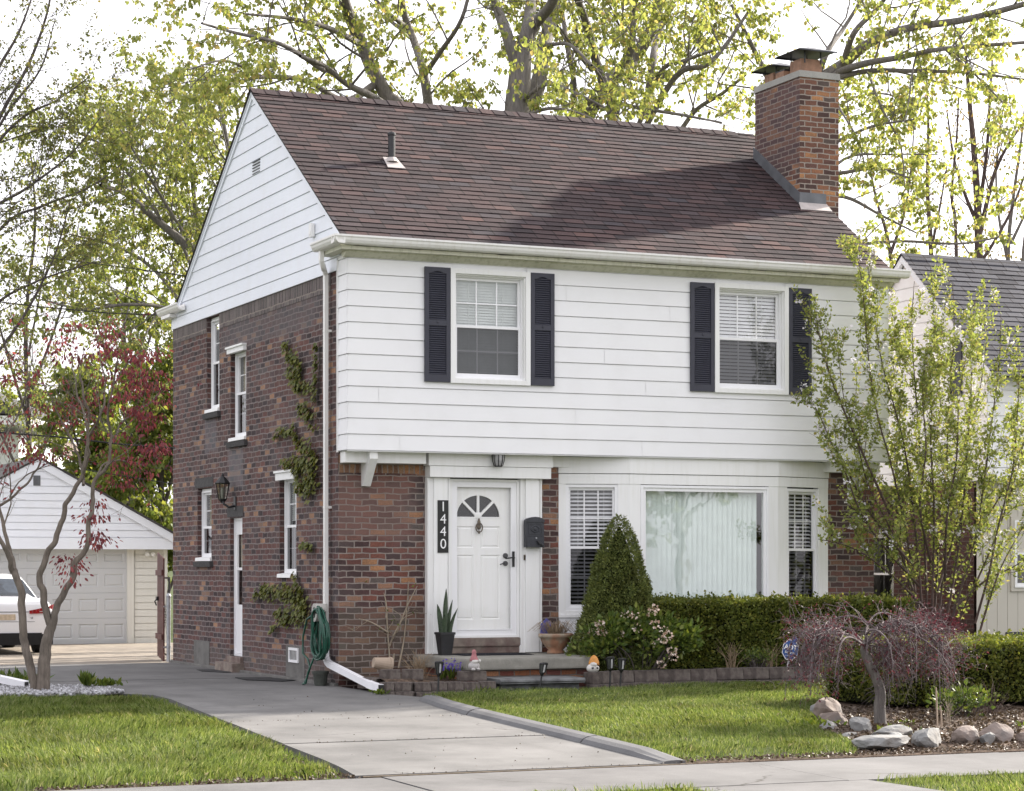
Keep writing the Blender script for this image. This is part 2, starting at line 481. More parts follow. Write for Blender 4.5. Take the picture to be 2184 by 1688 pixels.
M['blind_vertical'] = plain('vertical_blind', (.80,.84,.82), .6, .06, 4)
M['curtain'] = plain('curtain_cloth', (.42,.40,.33), .85, .15, 5)
M['room'] = plain('dark_room', (.012,.011,.010), .9, .2, 1)  # near-black colour stands for the unlit interior
M['door'] = paintmat('white_door', (.84,.84,.82), .4, dirt=(.62,.60,.5), amt=.2)
M['stone_sill'] = plain('dark_stone_sill', (.055,.053,.053), .9, .35, 18, bmp=.4)
M['sandstone'] = plain('sandstone', (.22,.18,.15), .9, .3, 9, bmp=.9, bscale=14, dirt=(.13,.085,.075), dlo=.45, dhi=.65, dscale=4)
M['brass'] = plain('aged_brass', (.10,.075,.045), .4, .3, 30, metal=.7)
M['lead'] = plain('lead_flashing', (.125,.130,.140), .55, .2, 5, metal=.35)
M['copper'] = plain('pale_flashing', (.42,.38,.36), .5, .2, 6)
M['crown'] = concretemat('chimney_cap_concrete', (.30,.295,.27))
M['flue'] = plain('clay_flue', (.27,.155,.10), .8, .3, 12, dirt=(.2,.1,.06))
M['raincap'] = plain('black_raincap', (.035,.037,.042), .4, .2, 8, metal=.5)
M['concrete'] = concretemat('drive_concrete', (.150,.147,.143), .32, cracks=True, scale=1.0, tracks=True)
M['walkway'] = concretemat('pavement_concrete', (.138,.135,.133), .3, cracks=True, scale=1.1, tracks=True)
M['curb'] = concretemat('kerb_concrete', (.135,.135,.138), .2)
M['slab'] = concretemat('porch_concrete', (.26,.25,.22), .25, scale=4)
M['step'] = plain('grey_step_stone', (.135,.138,.14), .85, .35, 7, bmp=.5, dirt=(.05,.05,.05), dlo=.5, dhi=.7, dscale=5)
M['foundation'] = concretemat('window_surround_concrete', (.16,.155,.145), .3, scale=5)
M['asphalt_joint'] = plain('joint_dirt', (.10,.075,.05), .95, .4, 20)
M['soil'] = plain('soil', (.075,.055,.042), 1, .45, 14, bmp=1, bscale=40, dirt=(.14,.10,.075), dlo=.5, dhi=.6, dscale=20, spec=.1)
M['lawn_soil'] = plain('lawn_soil', (.06,.075,.025), 1, .4, 5, bmp=.6, bscale=50, spec=.1)
M['ground'] = plain('ground_grass', (.055,.07,.025), 1, .4, 1.5, spec=.1)
M['block'] = plain('wall_block', (.075,.060,.053), .95, .45, 13, bmp=1, bscale=28, dirt=(.145,.125,.108), dlo=.5, dhi=.68, dscale=9)
M['rock'] = plain('field_stone', (.22,.22,.215), .85, .35, 4, bmp=.9, bscale=14, dirt=(.13,.115,.10), dlo=.5, dhi=.7, dscale=3)
M['rock_pink'] = plain('field_stone_pink', (.23,.185,.16), .85, .35, 5, bmp=.9, bscale=14, dirt=(.14,.13,.125), dlo=.5, dhi=.7, dscale=4)
M['gravel'] = leafmat('white_gravel', [(0, (.16,.155,.15)), (.4, (.30,.30,.31)), (1, (.52,.52,.54))], 0, .7)
M['white_plastic'] = plain('white_metal_spout', (.80,.80,.82), .4, .05, 5)
M['hose'] = plain('green_hose', (.008,.065,.040), .38, .25, 12)
M['grey_plastic'] = plain('grey_plastic', (.42,.41,.38), .6, .15, 10)
M['pot_black'] = plain('black_planter', (.016,.016,.018), .5, .3, 6)
M['pot_dark'] = plain('dark_pot', (.045,.05,.042), .8, .3, 12)
M['terracotta'] = plain('terracotta', (.33,.17,.10), .85, .25, 10, bmp=.3, dirt=(.33,.29,.22), dlo=.42, dhi=.62, dscale=6)
M['pot_tan'] = plain('tan_pot', (.34,.265,.20), .8, .1, 10)
M['gate_wood'] = plain('red_brown_gate', (.085,.022,.016), .6, .3, 8, dirt=(.2,.1,.08), dlo=.62, dhi=.7, dscale=8)
M['galv'] = plain('galvanised_steel', (.36,.37,.39), .4, .15, 20, metal=.7)
M['rubber'] = plain('black_rubber', (.010,.010,.011), .8, .3, 12)
M['red_lens'] = plain('red_lens', (.30,.012,.014), .2, .3, 12)
M['plate'] = plain('number_plate', (.52,.42,.30), .5, .25, 14)
M['lens_frost'] = plain('frosted_lens', (.36,.36,.36), .3, .2, 20)
M['digit'] = plain('white_digit', (.85,.85,.85), .4, .02, 5)
M['sign_black'] = plain('sign_black', (.010,.010,.010), .5, .2, 10)
M['sign_blue'] = plain('sign_blue', (.02,.07,.26), .4, .1, 10)
M['mat_rubber'] = plain('black_doormat', (.013,.013,.018), .95, .4, 40, bmp=.8, bscale=90)
M['gnome_pink'] = plain('faded_pink', (.36,.14,.15), .7, .2, 20)
M['gnome_orange'] = plain('orange_glaze', (.55,.24,.05), .6, .2, 20)
M['gnome_white'] = plain('offwhite_glaze', (.55,.53,.50), .7, .15, 20)
M['gnome_grey'] = plain('greyish_glaze', (.42,.40,.39), .7, .2, 20)
M['skin_clay'] = plain('painted_face', (.55,.36,.27), .7, .1, 20)
M['blue_glaze'] = plain('blue_paper', (.10,.10,.34), .6, .3, 15)
M['wire'] = plain('black_cable', (.010,.010,.010), .7, .1, 3)
m, n, p, o = newmat('car_paint_white')
p.inputs['Base Color'].default_value = (.80,.80,.81,1); p.inputs['Roughness'].default_value = .25
p.inputs['Coat Weight'].default_value = .6; p.inputs['Coat Roughness'].default_value = .05
n.links.new(ramp(n, noise(n, 1.5), [(.3, (.76,.76,.77)), (.7, (.82,.82,.83))]), p.inputs['Base Color'])
M['car'] = m
m, n, p, o = newmat('rear_window_glass')
n.links.new(ramp(n, noise(n, 2.2, 5, dist=1.5), [(.4, (.015,.02,.027)), (.6, (.05,.065,.085))]), p.inputs['Base Color']); p.inputs['Roughness'].default_value = .12  # mottled dark blue reflection painted into the glass colour
p.inputs['Specular IOR Level'].default_value = .25
M['car_glass'] = m
# plants
M['bark_maple'] = barkmat('grey_maple_bark', (.15,.137,.128))
M['bark_dark'] = barkmat('dark_bark', (.085,.072,.068))
M['bark_red'] = barkmat('reddish_bark', (.075,.050,.045))
M['bark_smooth'] = barkmat('smooth_grey_bark', (.155,.13,.108), .35, (14,14,2))
M['bark_grey'] = barkmat('silver_twigs', (.125,.10,.105), .3)
M['twig_dry'] = barkmat('dry_twigs', (.30,.25,.19), .3)
M['twig_pale'] = barkmat('pale_twigs', (.27,.20,.13), .3)
M['leaf_maple'] = leafmat('spring_maple_leaf', [(0, (.19,.235,.072)), (.4, (.275,.315,.105)), (.75, (.355,.38,.135)), (.93, (.41,.38,.15)), (1, (.42,.32,.16))], .56)
M['leaf_olive'] = leafmat('olive_maple_leaf', [(0, (.14,.18,.055)), (.5, (.22,.255,.08)), (.85, (.285,.30,.105)), (1, (.33,.28,.13))], .55)
M['leaf_green'] = leafmat('fresh_green_leaf', [(0, (.10,.14,.03)), (.5, (.17,.21,.05)), (1, (.26,.275,.075))], .52)
M['leaf_bud'] = leafmat('small_bud_leaf', [(0, (.09,.11,.03)), (.6, (.14,.155,.045)), (1, (.18,.15,.06))], .45)
M['leaf_rust'] = leafmat('rusty_spring_leaf', [(0, (.16,.13,.05)), (.5, (.22,.20,.06)), (1, (.26,.15,.08))], .5)
M['leaf_red'] = leafmat('red_maple_leaf', [(0, (.11,.032,.044)), (.5, (.20,.054,.062)), (.85, (.29,.085,.085)), (1, (.40,.11,.09))], .4, tcol=(1.3,.8,.8))
M['leaf_pear'] = leafmat('shrub_leaf', [(0, (.15,.19,.055)), (.5, (.24,.285,.09)), (.9, (.34,.36,.13)), (1, (.33,.27,.13))], .5)
M['petal'] = leafmat('white_petal', [(0, (.66,.62,.66)), (1, (.84,.82,.84))], .3, tcol=(1,1,1))
M['petal_pink'] = leafmat('faded_pink_petal', [(0, (.36,.22,.15)), (.4, (.52,.40,.32)), (1, (.72,.64,.58))], .25, tcol=(1,.9,.85))
M['petal_purple'] = leafmat('purple_petal', [(0, (.09,.05,.34)), (1, (.19,.12,.52))], .25, tcol=(1,.9,1.2))
M['needle'] = leafmat('conifer_needle', [(0, (.075,.10,.030)), (.6, (.14,.17,.048)), (1, (.23,.255,.075))], .2, patch=4.0)
M['hedge'] = leafmat('boxwood_leaf', [(0, (.075,.10,.022)), (.55, (.13,.16,.032)), (.9, (.20,.22,.044)), (1, (.25,.23,.06))], .35, patch=2.6)
M['rhodo'] = leafmat('glossy_leaf', [(0, (.05,.085,.02)), (.6, (.10,.145,.03)), (1, (.20,.23,.05))], .3, .4)
M['ivy'] = leafmat('ivy_leaf', [(0, (.08,.10,.022)), (.5, (.14,.155,.034)), (.9, (.20,.205,.05)), (1, (.17,.10,.05))], .35)
M['grass'] = leafmat('lawn_grass', [(0, (.064,.108,.025)), (.35, (.120,.170,.042)), (.7, (.180,.230,.068)), (.9, (.245,.295,.12)), (.97, (.32,.33,.18)), (1, (.42,.38,.27))], .42, patch=.9)
M['mulch_leaf'] = leafmat('dead_leaf', [(0, (.05,.034,.024)), (.5, (.085,.06,.044)), (1, (.17,.135,.105))], .1)
M['weed'] = leafmat('weed_leaf', [(0, (.06,.10,.014)), (1, (.15,.18,.035))], .4)
M['snake'] = plain('snake_plant_leaf', (.045,.075,.035), .5, .5, 22)
M['weep_leaf'] = leafmat('maroon_lace_leaf', [(0, (.05,.018,.026)), (.6, (.095,.026,.038)), (1, (.14,.055,.06))], .35, tcol=(1.2,.8,.8))
# ------------------------------------------------------------------ ground
YF = -0.35            # front of the upper storey
HX = 8.15             # house length
HD = 8.0              # house depth
RZ, RY = 8.40, 3.60   # ridge
SL = 0.668            # roof slope
def roof_z(y): return RZ - SL * abs(y - RY)

def sheet(name, poly_fn, xs, ys, zf, mat, kind='structure'):
    mb = MB()
    idx = {}
    for i, y in enumerate(ys):
        for j, x in enumerate(xs): idx[i, j] = mb.pt((*poly_fn(x, y), 0))
    for k, v in enumerate(mb.v): mb.v[k] = Vector((v.x, v.y, zf(v.x, v.y)))
    for i in range(len(ys)-1):
        for j in range(len(xs)-1):
            mb.f.append([idx[i,j], idx[i,j+1], idx[i+1,j+1], idx[i+1,j]]); mb.uv.append(None); mb.mi.append(0)
    o = mb.build(name, mat); tag(o, kind=kind); return o

ys = [-60, -30, -13, -12, -10, -8, -6, -4, -2.5, -1, 0, 5, 15, 30, 80, 300, 1500]
xs = [-900, -200, -60, -20, -8, -3, 0, 4, 10, 20, 60, 200, 900]
sheet('ground', lambda x, y: (x, y), xs, ys, lambda x, y: gz(y) - .09, M['ground'])

# drive: concrete slabs between open joints
JY = [-9.92, -7.2, -4.85]
def drive_l(y):
    pts = [(-9.92,-3.36), (-9.0,-3.22), (-6.37,-3.04), (-4.2,-2.88), (-1.6,-2.68), (-1.0,-2.72), (-.4,-3.05), (.5,-3.2), (2,-3.7), (4,-5.5), (60,-5.5)]
    for (a, xa), (b, xb) in zip(pts[:-1], pts[1:]):
        if a <= y <= b: return xa + (xb-xa)*(y-a)/(b-a)
    return pts[0][1]
def drive_r(y):
    pts = [(-9.92,-.38), (-4.8,-.12), (-2.8,.12), (-2.3,.25), (-1.9,.05), (-1.7,-.02), (0,-.02), (60,-.02)]
    for (a, xa), (b, xb) in zip(pts[:-1], pts[1:]):
        if a <= y <= b: return xa + (xb-xa)*(y-a)/(b-a)
    return pts[-1][1]
def slab(mb, y0, y1, n, zoff=0.0):
    g = .012; L = []
    for k in range(n+1):
        y = y0+g + (y1-y0-2*g)*k/n
        L.append((y, drive_l(y), drive_r(y)))
    for (ya, la, ra), (yb, l2, r2) in zip(L[:-1], L[1:]):
        za, zb = gz(ya)+zoff, gz(yb)+zoff
        mb.hexa([(la,ya,za-.12),(ra,ya,za-.12),(r2,yb,zb-.12),(l2,yb,zb-.12),(la,ya,za),(ra,ya,za),(r2,yb,zb),(l2,yb,zb)])
mb = MB()
slab(mb, -9.92, -7.2, 4); slab(mb, -7.2, -4.85, 3, .004); slab(mb, -4.85, -1.0, 6); slab(mb, -1.0, 2.6, 6, -.003); slab(mb, 2.6, 7.9, 4)
tag(mb.build('driveway', M['concrete']), kind='structure')
mb = MB(); slab(mb, 7.9, 12.5, 2, -.002); slab(mb, 12.5, 17.45, 2, 0)
mb.box(-.02+.03, 3.2, 8.3, 17.4, -.12, -.005)
tag(mb.build('garage_apron', plain('sunlit_concrete', (.20,.17,.135), .95, .3, 4, dirt=(.11,.085,.065), dlo=.55, dhi=.7)), kind='structure')  # warm sunlight on the apron put into the concrete colour
mb = MB()
for y0, y1 in ((-7.213,-7.187), (-4.863,-4.837), (-9.96,-9.91)):
    mb.box(-3.3, -.2, y0, y1, gz(y0)-.1, gz(y0)-.006)
tag(mb.build('joint_filler', M['asphalt_joint']), kind='structure')

# pavement along the street: slabs with joints
mb = MB()
edges = [-14.0, -11.2, -8.6, -6.35, -3.15, .35, 3.05, 5.6, 8.2, 11, 14]
for a, b in zip(edges[:-1], edges[1:]):
    z = gz(-10.8) + random.uniform(-.006, .006)
    mb.hexa([(a+.008,-11.62,z-.12),(b-.008,-11.62,z-.12),(b-.008,-9.965,z-.12),(a+.008,-9.965,z-.12),
             (a+.008,-11.62,z-.012),(b-.008,-11.62,z-.012),(b-.008,-9.965,z+.006),(a+.008,-9.965,z+.006)])
for a, b in ((-1.15, .62),):
    z = gz(-10.8); mb.hexa([(a,-13.2,z-.12),(b,-13.2,z-.12),(b-.1,-11.635,z-.12),(a,-11.635,z-.12),(a,-13.2,z-.02),(b,-13.2,z-.02),(b-.1,-11.635,z-.014),(a,-11.635,z-.014)])
tag(mb.build('pavement', M['walkway']), kind='structure')

# lawns
def lawn_h(x, y): return .018*mnoise.noise(Vector((x*.8, y*.8, 3))) + .01*mnoise.noise(Vector((x*2.6, y*2.6, 9)))
LAWN_L = [(-9.5,-9.86),(-3.42,-9.86),(-3.34,-9.0),(-3.12,-6.37),(-2.96,-4.2),(-2.78,-1.75),(-2.95,-1.12),(-3.3,-.98),(-4.2,-1.0),(-5.0,-1.0),(-9.5,-1.1)]
LAWN_R = [(.14,-2.55),(-.02,-4.8),(-.26,-9.86),(1.6,-9.86),(2.05,-8.9),(2.35,-7.9),(3.2,-6.55),(3.9,-5.7),(4.4,-4.9),(4.9,-4.5),(12,-4.3),(12,-1.95),(3.2,-1.95),(2.45,-2.25),(1.3,-2.25),(.5,-2.35)]
LAWN_F = [(-9.5,-15.4),(-1.2,-15.4),(-1.2,-11.66),(-9.5,-11.66)]
LAWN_G = [(.66,-15.4),(12,-15.4),(12,-11.64),(.58,-11.64)]
def inside(poly, x, y):
    """vectorised even-odd test"""
    c = np.zeros(len(x), bool); n = len(poly)
    for i in range(n):
        (xa, ya), (xb, yb) = poly[i], poly[(i+1) % n]
        if ya == yb: continue
        k = ((ya > y) != (yb > y)) & (x < (xb-xa)*(y-ya)/(yb-ya)+xa)
        c ^= k
    return c
def polysheet(name, poly, zf, mat, step=.4):
    bm = bmesh.new()
    vs = [bm.verts.new((x, y, 0)) for x, y in poly]
    bm.faces.new(vs)
    x0, x1 = min(p[0] for p in poly), max(p[0] for p in poly); y0, y1 = min(p[1] for p in poly), max(p[1] for p in poly)
    for a, lo, hi, ax in ((0, x0, x1, (1,0,0)), (1, y0, y1, (0,1,0))):
        t = lo + step
        while t < hi:
            co = (t, 0, 0) if a == 0 else (0, t, 0)
            bmesh.ops.bisect_plane(bm, geom=bm.verts[:]+bm.edges[:]+bm.faces[:], plane_co=co, plane_no=ax)
            t += step
    for v in bm.verts: v.co.z = zf(v.co.x, v.co.y)
    bmesh.ops.recalc_face_normals(bm, faces=bm.faces[:])
    me = bpy.data.meshes.new(name); bm.to_mesh(me); bm.free(); me.materials.append(mat)
    if me.polygons and me.polygons[0].normal.z < 0: me.flip_normals()
    for p in me.polygons: p.use_smooth = True
    o = link(name, me); tag(o, kind='structure'); return o
zl = lambda x, y: gz(y) - .035 + lawn_h(x, y)
zr = lambda x, y: gz(y) + .03 - .055*min(1, max(0, (-9.3-y)/.5)) + lawn_h(x, y)
zf_ = lambda x, y: gz(y) - .012 + lawn_h(x, y)
polysheet('lawn', LAWN_L, zl, M['lawn_soil']); polysheet('lawn', LAWN_R, zr, M['lawn_soil']); polysheet('lawn', LAWN_F, zf_, M['lawn_soil']); polysheet('lawn', LAWN_G, zf_, M['lawn_soil'])
BED_R = [(1.62,-9.86),(2.05,-8.9),(2.35,-7.9),(3.2,-6.55),(3.9,-5.7),(4.4,-4.9),(4.9,-4.5),(12,-4.3),(12,-9.86)]
zbed = lambda x, y: gz(y) - .02 + (.06 + .05*mnoise.noise(Vector((x*1.3, y*1.3, 1))))*min(1, max(0, (y+9.75)/.5))
polysheet('flower_bed', BED_R, zbed, M['soil'])

# kerb beside the drive: cast lengths with a rounded back
mb = MB()
kp = [(.16,-2.78), (.02,-3.7), (-.08,-4.78)], [(-.085,-4.83), (-.16,-6.3), (-.24,-8.0)], [(-.245,-8.04), (-.31,-9.2), (-.36,-9.9)]
for seg in kp:
    prof = [(-.13,-.1), (-.135,.004), (-.105,.040), (-.05,.062), (.04,.070), (.10,.05), (.12,-.1)]
    rings = []
    for i, (x, y) in enumerate(seg):
        s = .35 if (seg is kp[2] and i == 2) else (1.0)
        rings.append([mb.pt((x+a*1.05, y, gz(y)+ (b*s if b > 0 else b))) for a, b in prof])
    for A, B in zip(rings[:-1], rings[1:]):
        for k in range(len(prof)-1):
            mb.f.append([A[k], A[k+1], B[k+1], B[k]]); mb.uv.append(None); mb.mi.append(0)
    for A in (rings[0], rings[-1]): mb.f.append(A); mb.uv.append(None); mb.mi.append(0)
tag(mb.build('kerb', M['curb']), kind='structure')
mb = MB(); mb.box(-9, -3.36, -9.962, -9.8, gz(-9.9)-.12, gz(-9.9)-.03); mb.box(-.35, 12, -9.962, -9.7, gz(-9.9)-.12, gz(-9.9)-.008)
tag(mb.build('verge_soil', M['soil']), kind='structure')

# ------------------------------------------------------------------ the brick house
house = thing('brick_house', 'two storey brick house with white siding upper floor, brown shingle roof and navy shutters', 'house', (0, 0, 0))

def wall_holes(mb, u0, u1, v0, v1, holes, reveal=.10, bottom=None):
    """flat wall at w=0 with rectangular openings whose reveals run inwards"""
    us = sorted({u0, u1, *[h[0] for h in holes], *[h[1] for h in holes]}); vs = sorted({v0, v1, *[h[2] for h in holes], *[h[3] for h in holes]})
    for a, b in zip(us[:-1], us[1:]):
        for c, d in zip(vs[:-1], vs[1:]):
            mu, mv = (a+b)/2, (c+d)/2
            if any(h[0] < mu < h[1] and h[2] < mv < h[3] for h in holes): continue
            P = [(a,c,0),(b,c,0),(b,d,0),(a,d,0)]
            mb.face(P)
    for a, b, c, d in holes:
        r = -reveal
        mb.face([(a,c,0),(a,c,r),(a,d,r),(a,d,0)]); mb.face([(b,c,0),(b,d,0),(b,d,r),(b,c,r)])
        mb.face([(a,d,0),(b,d,0),(b,d,r),(a,d,r)]); mb.face([(a,c,0),(a,c,r),(b,c,r),(b,c,0)])

# brick, front (ground floor) and left side and the rest
mb = MB(FRONT(0))
wall_holes(mb, 0, HX, -.1, 3.03, [(1.52, 2.58, .40, 2.75), (3.14, 7.38, .2, 3.0)], .12)
mb.build('front_brick_wall', M['brick_front'], house, recalc=False)
SW = [(5.38, 6.06, 3.90, 5.372), (4.02, 4.80, 3.40, 4.74), (5.80, 6.58, 1.62, 2.76), (1.72, 2.46, 1.40, 2.80), (4.21, 4.83, .22, 2.27)]
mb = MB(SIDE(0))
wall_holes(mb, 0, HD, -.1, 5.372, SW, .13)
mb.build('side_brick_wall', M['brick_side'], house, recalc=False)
mb = MB(); mb.quad((HX,-.0,2.9),(HX,HD,2.9),(HX,HD,5.4),(HX,-.0,5.4)); mb.build('right_bounce_wall', M['siding'], house, recalc=False)  # unseen upper wall, made white so its bounce leaves the neighbour untinted
mb = MB()
mb.quad((HX,-.0,-.1),(HX,HD,-.1),(HX,HD,2.9),(HX,-.0,2.9)); mb.quad((HX,HD,-.1),(0,HD,-.1),(0,HD,5.4),(HX,HD,5.4))
mb.face([(HX-.012,-.3,5.4),(HX-.012,HD-.3,5.4),(HX-.012,RY,RZ-.03)])
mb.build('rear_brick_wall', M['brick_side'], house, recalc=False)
# soldier courses
mb = MB(); mb.box(.0, 1.16, -.006, .02, 2.76, 2.99); mb.build('soldier_course', M['soldier'], house)
for a, b in ((.30, 5.37), (6.07, 7.99)):
    mb = MB(); mb.box(-.006, .03, a, b, 5.14, 5.372); mb.build('soldier_course', M['soldier_side'], house)
# near-black box standing in for the unlit rooms behind the openings
mb = MB()
mb.box(.6, HX-.3, .9, HD-.5, .0, 5.35)
mb.build('unlit_room_box', M['room'], house)

# lapped boards
def lap(mb, uf0, uf1, v0, n, h, lip=.014, gap=.010, back=-.012, seams=()):
    for i in range(n):
        b, t = v0 + i*h + gap, v0 + (i+1)*h
        j = .001*math.sin(i*2.3)
        a0, a1, c0, c1 = uf0(b), uf1(b), uf0(t), uf1(t)
        if a1 - a0 < .02: continue
        cuts = [0, 1] + [s for (k, s) in seams if k == i]
        cuts.sort()
        for s0, s1 in zip(cuts[:-1], cuts[1:]):
            e0 = .0018 if s0 > 0 else 0; e1 = .0018 if s1 < 1 else 0
            L0, L1 = a0+(a1-a0)*s0+e0, a0+(a1-a0)*s1-e1; T0, T1 = c0+(c1-c0)*s0+e0, c0+(c1-c0)*s1-e1
            nseg = max(1, int((L1-L0)/1.0))
            for q in range(nseg):
                f0, f1 = q/nseg, (q+1)/nseg
                w0, w1 = .0018*mnoise.noise(Vector((L0+(L1-L0)*f0, i*3.3, 5))), .0018*mnoise.noise(Vector((L0+(L1-L0)*f1, i*3.3, 5)))
                p0, p1 = L0+(L1-L0)*f0, L0+(L1-L0)*f1; q0, q1 = T0+(T1-T0)*f0, T0+(T1-T0)*f1
                mb.face([(p0,b,lip+j+w0),(p1,b,lip+j+w1),(q1,t,.004),(q0,t,.004)])
                mb.face([(p0,b,back),(p1,b,back),(p1,b,lip+j+w1),(p0,b,lip+j+w0)])
                mb.face([(q0,t,.004),(q1,t,.004),(q1,t,back),(q0,t,back)])
def holes_backing(mb, u0, u1, v0, v1, holes, w):
    us = sorted({u0, u1, *[h[0] for h in holes], *[h[1] for h in holes]}); vs = sorted({v0, v1, *[h[2] for h in holes], *[h[3] for h in holes]})
    for a, b in zip(us[:-1], us[1:]):
        for c, d in zip(vs[:-1], vs[1:]):
            mu, mv = (a+b)/2, (c+d)/2
            if any(h[0] < mu < h[1] and h[2] < mv < h[3] for h in holes): continue
            mb.face([(a,c,w),(b,c,w),(b,d,w),(a,d,w)])
WIN = [(1.405, 2.545, 3.935, 5.435), (5.325, 6.495, 3.935, 5.445)]
mb = MB(FRONT(YF))
z0, nb, ch = 3.03, 12, .205
# boards are interrupted by the windows: build in three vertical strips where a window stands
strips = [(-.016, WIN[0][0]+.03, 0), (WIN[0][0]+.03, WIN[0][1]-.03, 1), (WIN[0][1]-.03, WIN[1][0]+.03, 0), (WIN[1][0]+.03, WIN[1][1]-.03, 1), (WIN[1][1]-.03, HX+.016, 0)]
seam = {0: [(0,.5),(3,.3),(7,.8)], 2: [(0,.6),(2,.25),(4,.62),(6,.4),(9,.75),(10,.2)], 4: [(1,.35),(5,.6),(8,.45)]}
for k, (a, b, win) in enumerate(strips):
    if not win: lap(mb, lambda v, a=a: a, lambda v, b=b: b, z0, nb, ch, seams=seam.get(k, ()))
    else:
        lap(mb, lambda v, a=a: a, lambda v, b=b: b, z0, 4, ch)
        lap(mb, lambda v, a=a: a, lambda v, b=b: b, z0+4*ch, 1, .112)     # cut course under the sill
holes_backing(mb, 0, HX, z0, 5.58, [(x0+.05, x1-.05, c+.05, d-.05) for x0, x1, c, d in WIN], -.014)
mb.face([(-.016,z0+.004,.02),(HX+.016,z0+.004,.02),(HX+.016,z0+.004,-.36),(-.016,z0+.004,-.36)])
mb.face([(-.016,z0+.004,.02),(HX+.016,z0+.004,.02),(HX+.016,z0-.012,.012),(-.016,z0-.012,.012)])
mb.build('front_siding', M['siding'], house, recalc=False)
mb = MB(lambda p: Vector((-p.z, p.x, p.y)))
lap(mb, lambda v: YF-.016, lambda v: -.012, z0, nb, ch)
mb.face([(YF,z0,-.012),(0,z0,-.012),(0,5.58,-.012),(YF,5.58,-.012)])
mb.build('return_siding', M['siding'], house, recalc=False)
mb = MB(lambda p: Vector((HX+p.z, p.x, p.y)))
lap(mb, lambda v: YF-.016, lambda v: 0, z0, nb, ch)
mb.build('return_siding', M['siding'], house, recalc=False)
mb = MB(); mb.box(-.024, -.0, -.012, .012, 3.02, 5.5)
mb.build('corner_strip', M['trim'], house)
# frieze board and soffit, fascia
mb = MB(); mb.box(-.012, HX+.012, YF-.012, YF+.02, 5.497, 5.585); mb.box(-.012, .02, YF-.012, .0, 5.497, 5.585)
mb.box(-.01, .03, .0, .30, 5.372, 5.58)
mb.build('frieze_board', M['trim'], house, bevel=.003)
mb = MB()
mb.prism([(-.36,5.50),(-.40,5.515),(-.47,5.56),(-.47,5.60),(-.30,5.60),(-.30,5.50)], -.06, HX+.03, 'x')
mb.box(-.0, HX+.06, -.56, -.30, 5.575, 5.62)
mb.box(-.16, -.0, -.563, .26, 5.573, 5.622)
mb.build('soffit', M['soffit'], house)

# gable siding (left)
def gy0(v): return max(-.12, RY - (RZ - .075 - v)/SL)
def gy1(v): return min(HD-.03, RY + (RZ - .075 - v)/SL)
mb = MB(lambda p: Vector((-.012-p.z, p.x, p.y)))
lap(mb, lambda v: gy0(v), lambda v: gy1(v), 5.372+.165, 14, .203, lip=.015)
# band under the first course
mb.face([(.0,5.372,.016),(HD-.0,5.372,.016),(HD-.0,5.537,.010),(.0,5.537,.010)])
mb.face([(.0,5.372,.016),(HD,5.372,.016),(HD,5.372,-.02),(.0,5.372,-.02)])
mb.face([(HD,5.372,.016),(HD,5.62,.012),(HD,5.62,-.02),(HD,5.372,-.02)])
mb.face([(-.0,5.53,-.004),(HD,5.53,-.004),(HD-.2,5.62,-.004),(RY,RZ-.03,-.004),(-.0,5.75,-.004)])
mb.build('gable_siding', M['gable'], house, recalc=False)
# rake boards
def rake(mb, y0, y1, top, thick, x0, x1):
    z = lambda y: RZ - SL*abs(y-RY)
    for w0, w1 in ((0, thick),):
        P = [(x0,y0,z(y0)-w1-top),(x1,y0,z(y0)-w1-top),(x1,y1,z(y1)-w1-top),(x0,y1,z(y1)-w1-top),(x0,y0,z(y0)-top),(x1,y0,z(y0)-top),(x1,y1,z(y1)-top),(x0,y1,z(y1)-top)]
        mb.hexa(P)
mb = MB()
for ya, yb, xa, xb in ((-.25,RY,-.045,-.01), (RY,7.66,-.045,-.01), (-.25,RY,HX+.01,HX+.04), (RY,7.66,HX+.01,HX+.04)):
    mb = MB(); rake(mb, ya, yb, .012, .115, xa, xb)
    if xa < 0: rake(mb, ya, yb, .012, .045, -.058, -.044)
    mb.build('rake_board', M['gable'], house, recalc=True)
# gable louvre vent and small box
mb = MB(lambda p: Vector((-.03-p.z, p.x, p.y)))
for k in range(5): mb.box(3.28, 3.62, 7.18+k*.042, 7.192+k*.042, -.03, .004)
mb.build('gable_vent', [M['mailbox']], house)
mb = MB(lambda p: Vector((-.03-p.z, p.x, p.y)))
mb.box(.86, .96, 5.92, 6.10, 0, .05); mb.box(.875, .945, 5.95, 6.0, .05, .058)
mb.build('junction_box', M['trim'], house, bevel=.006)

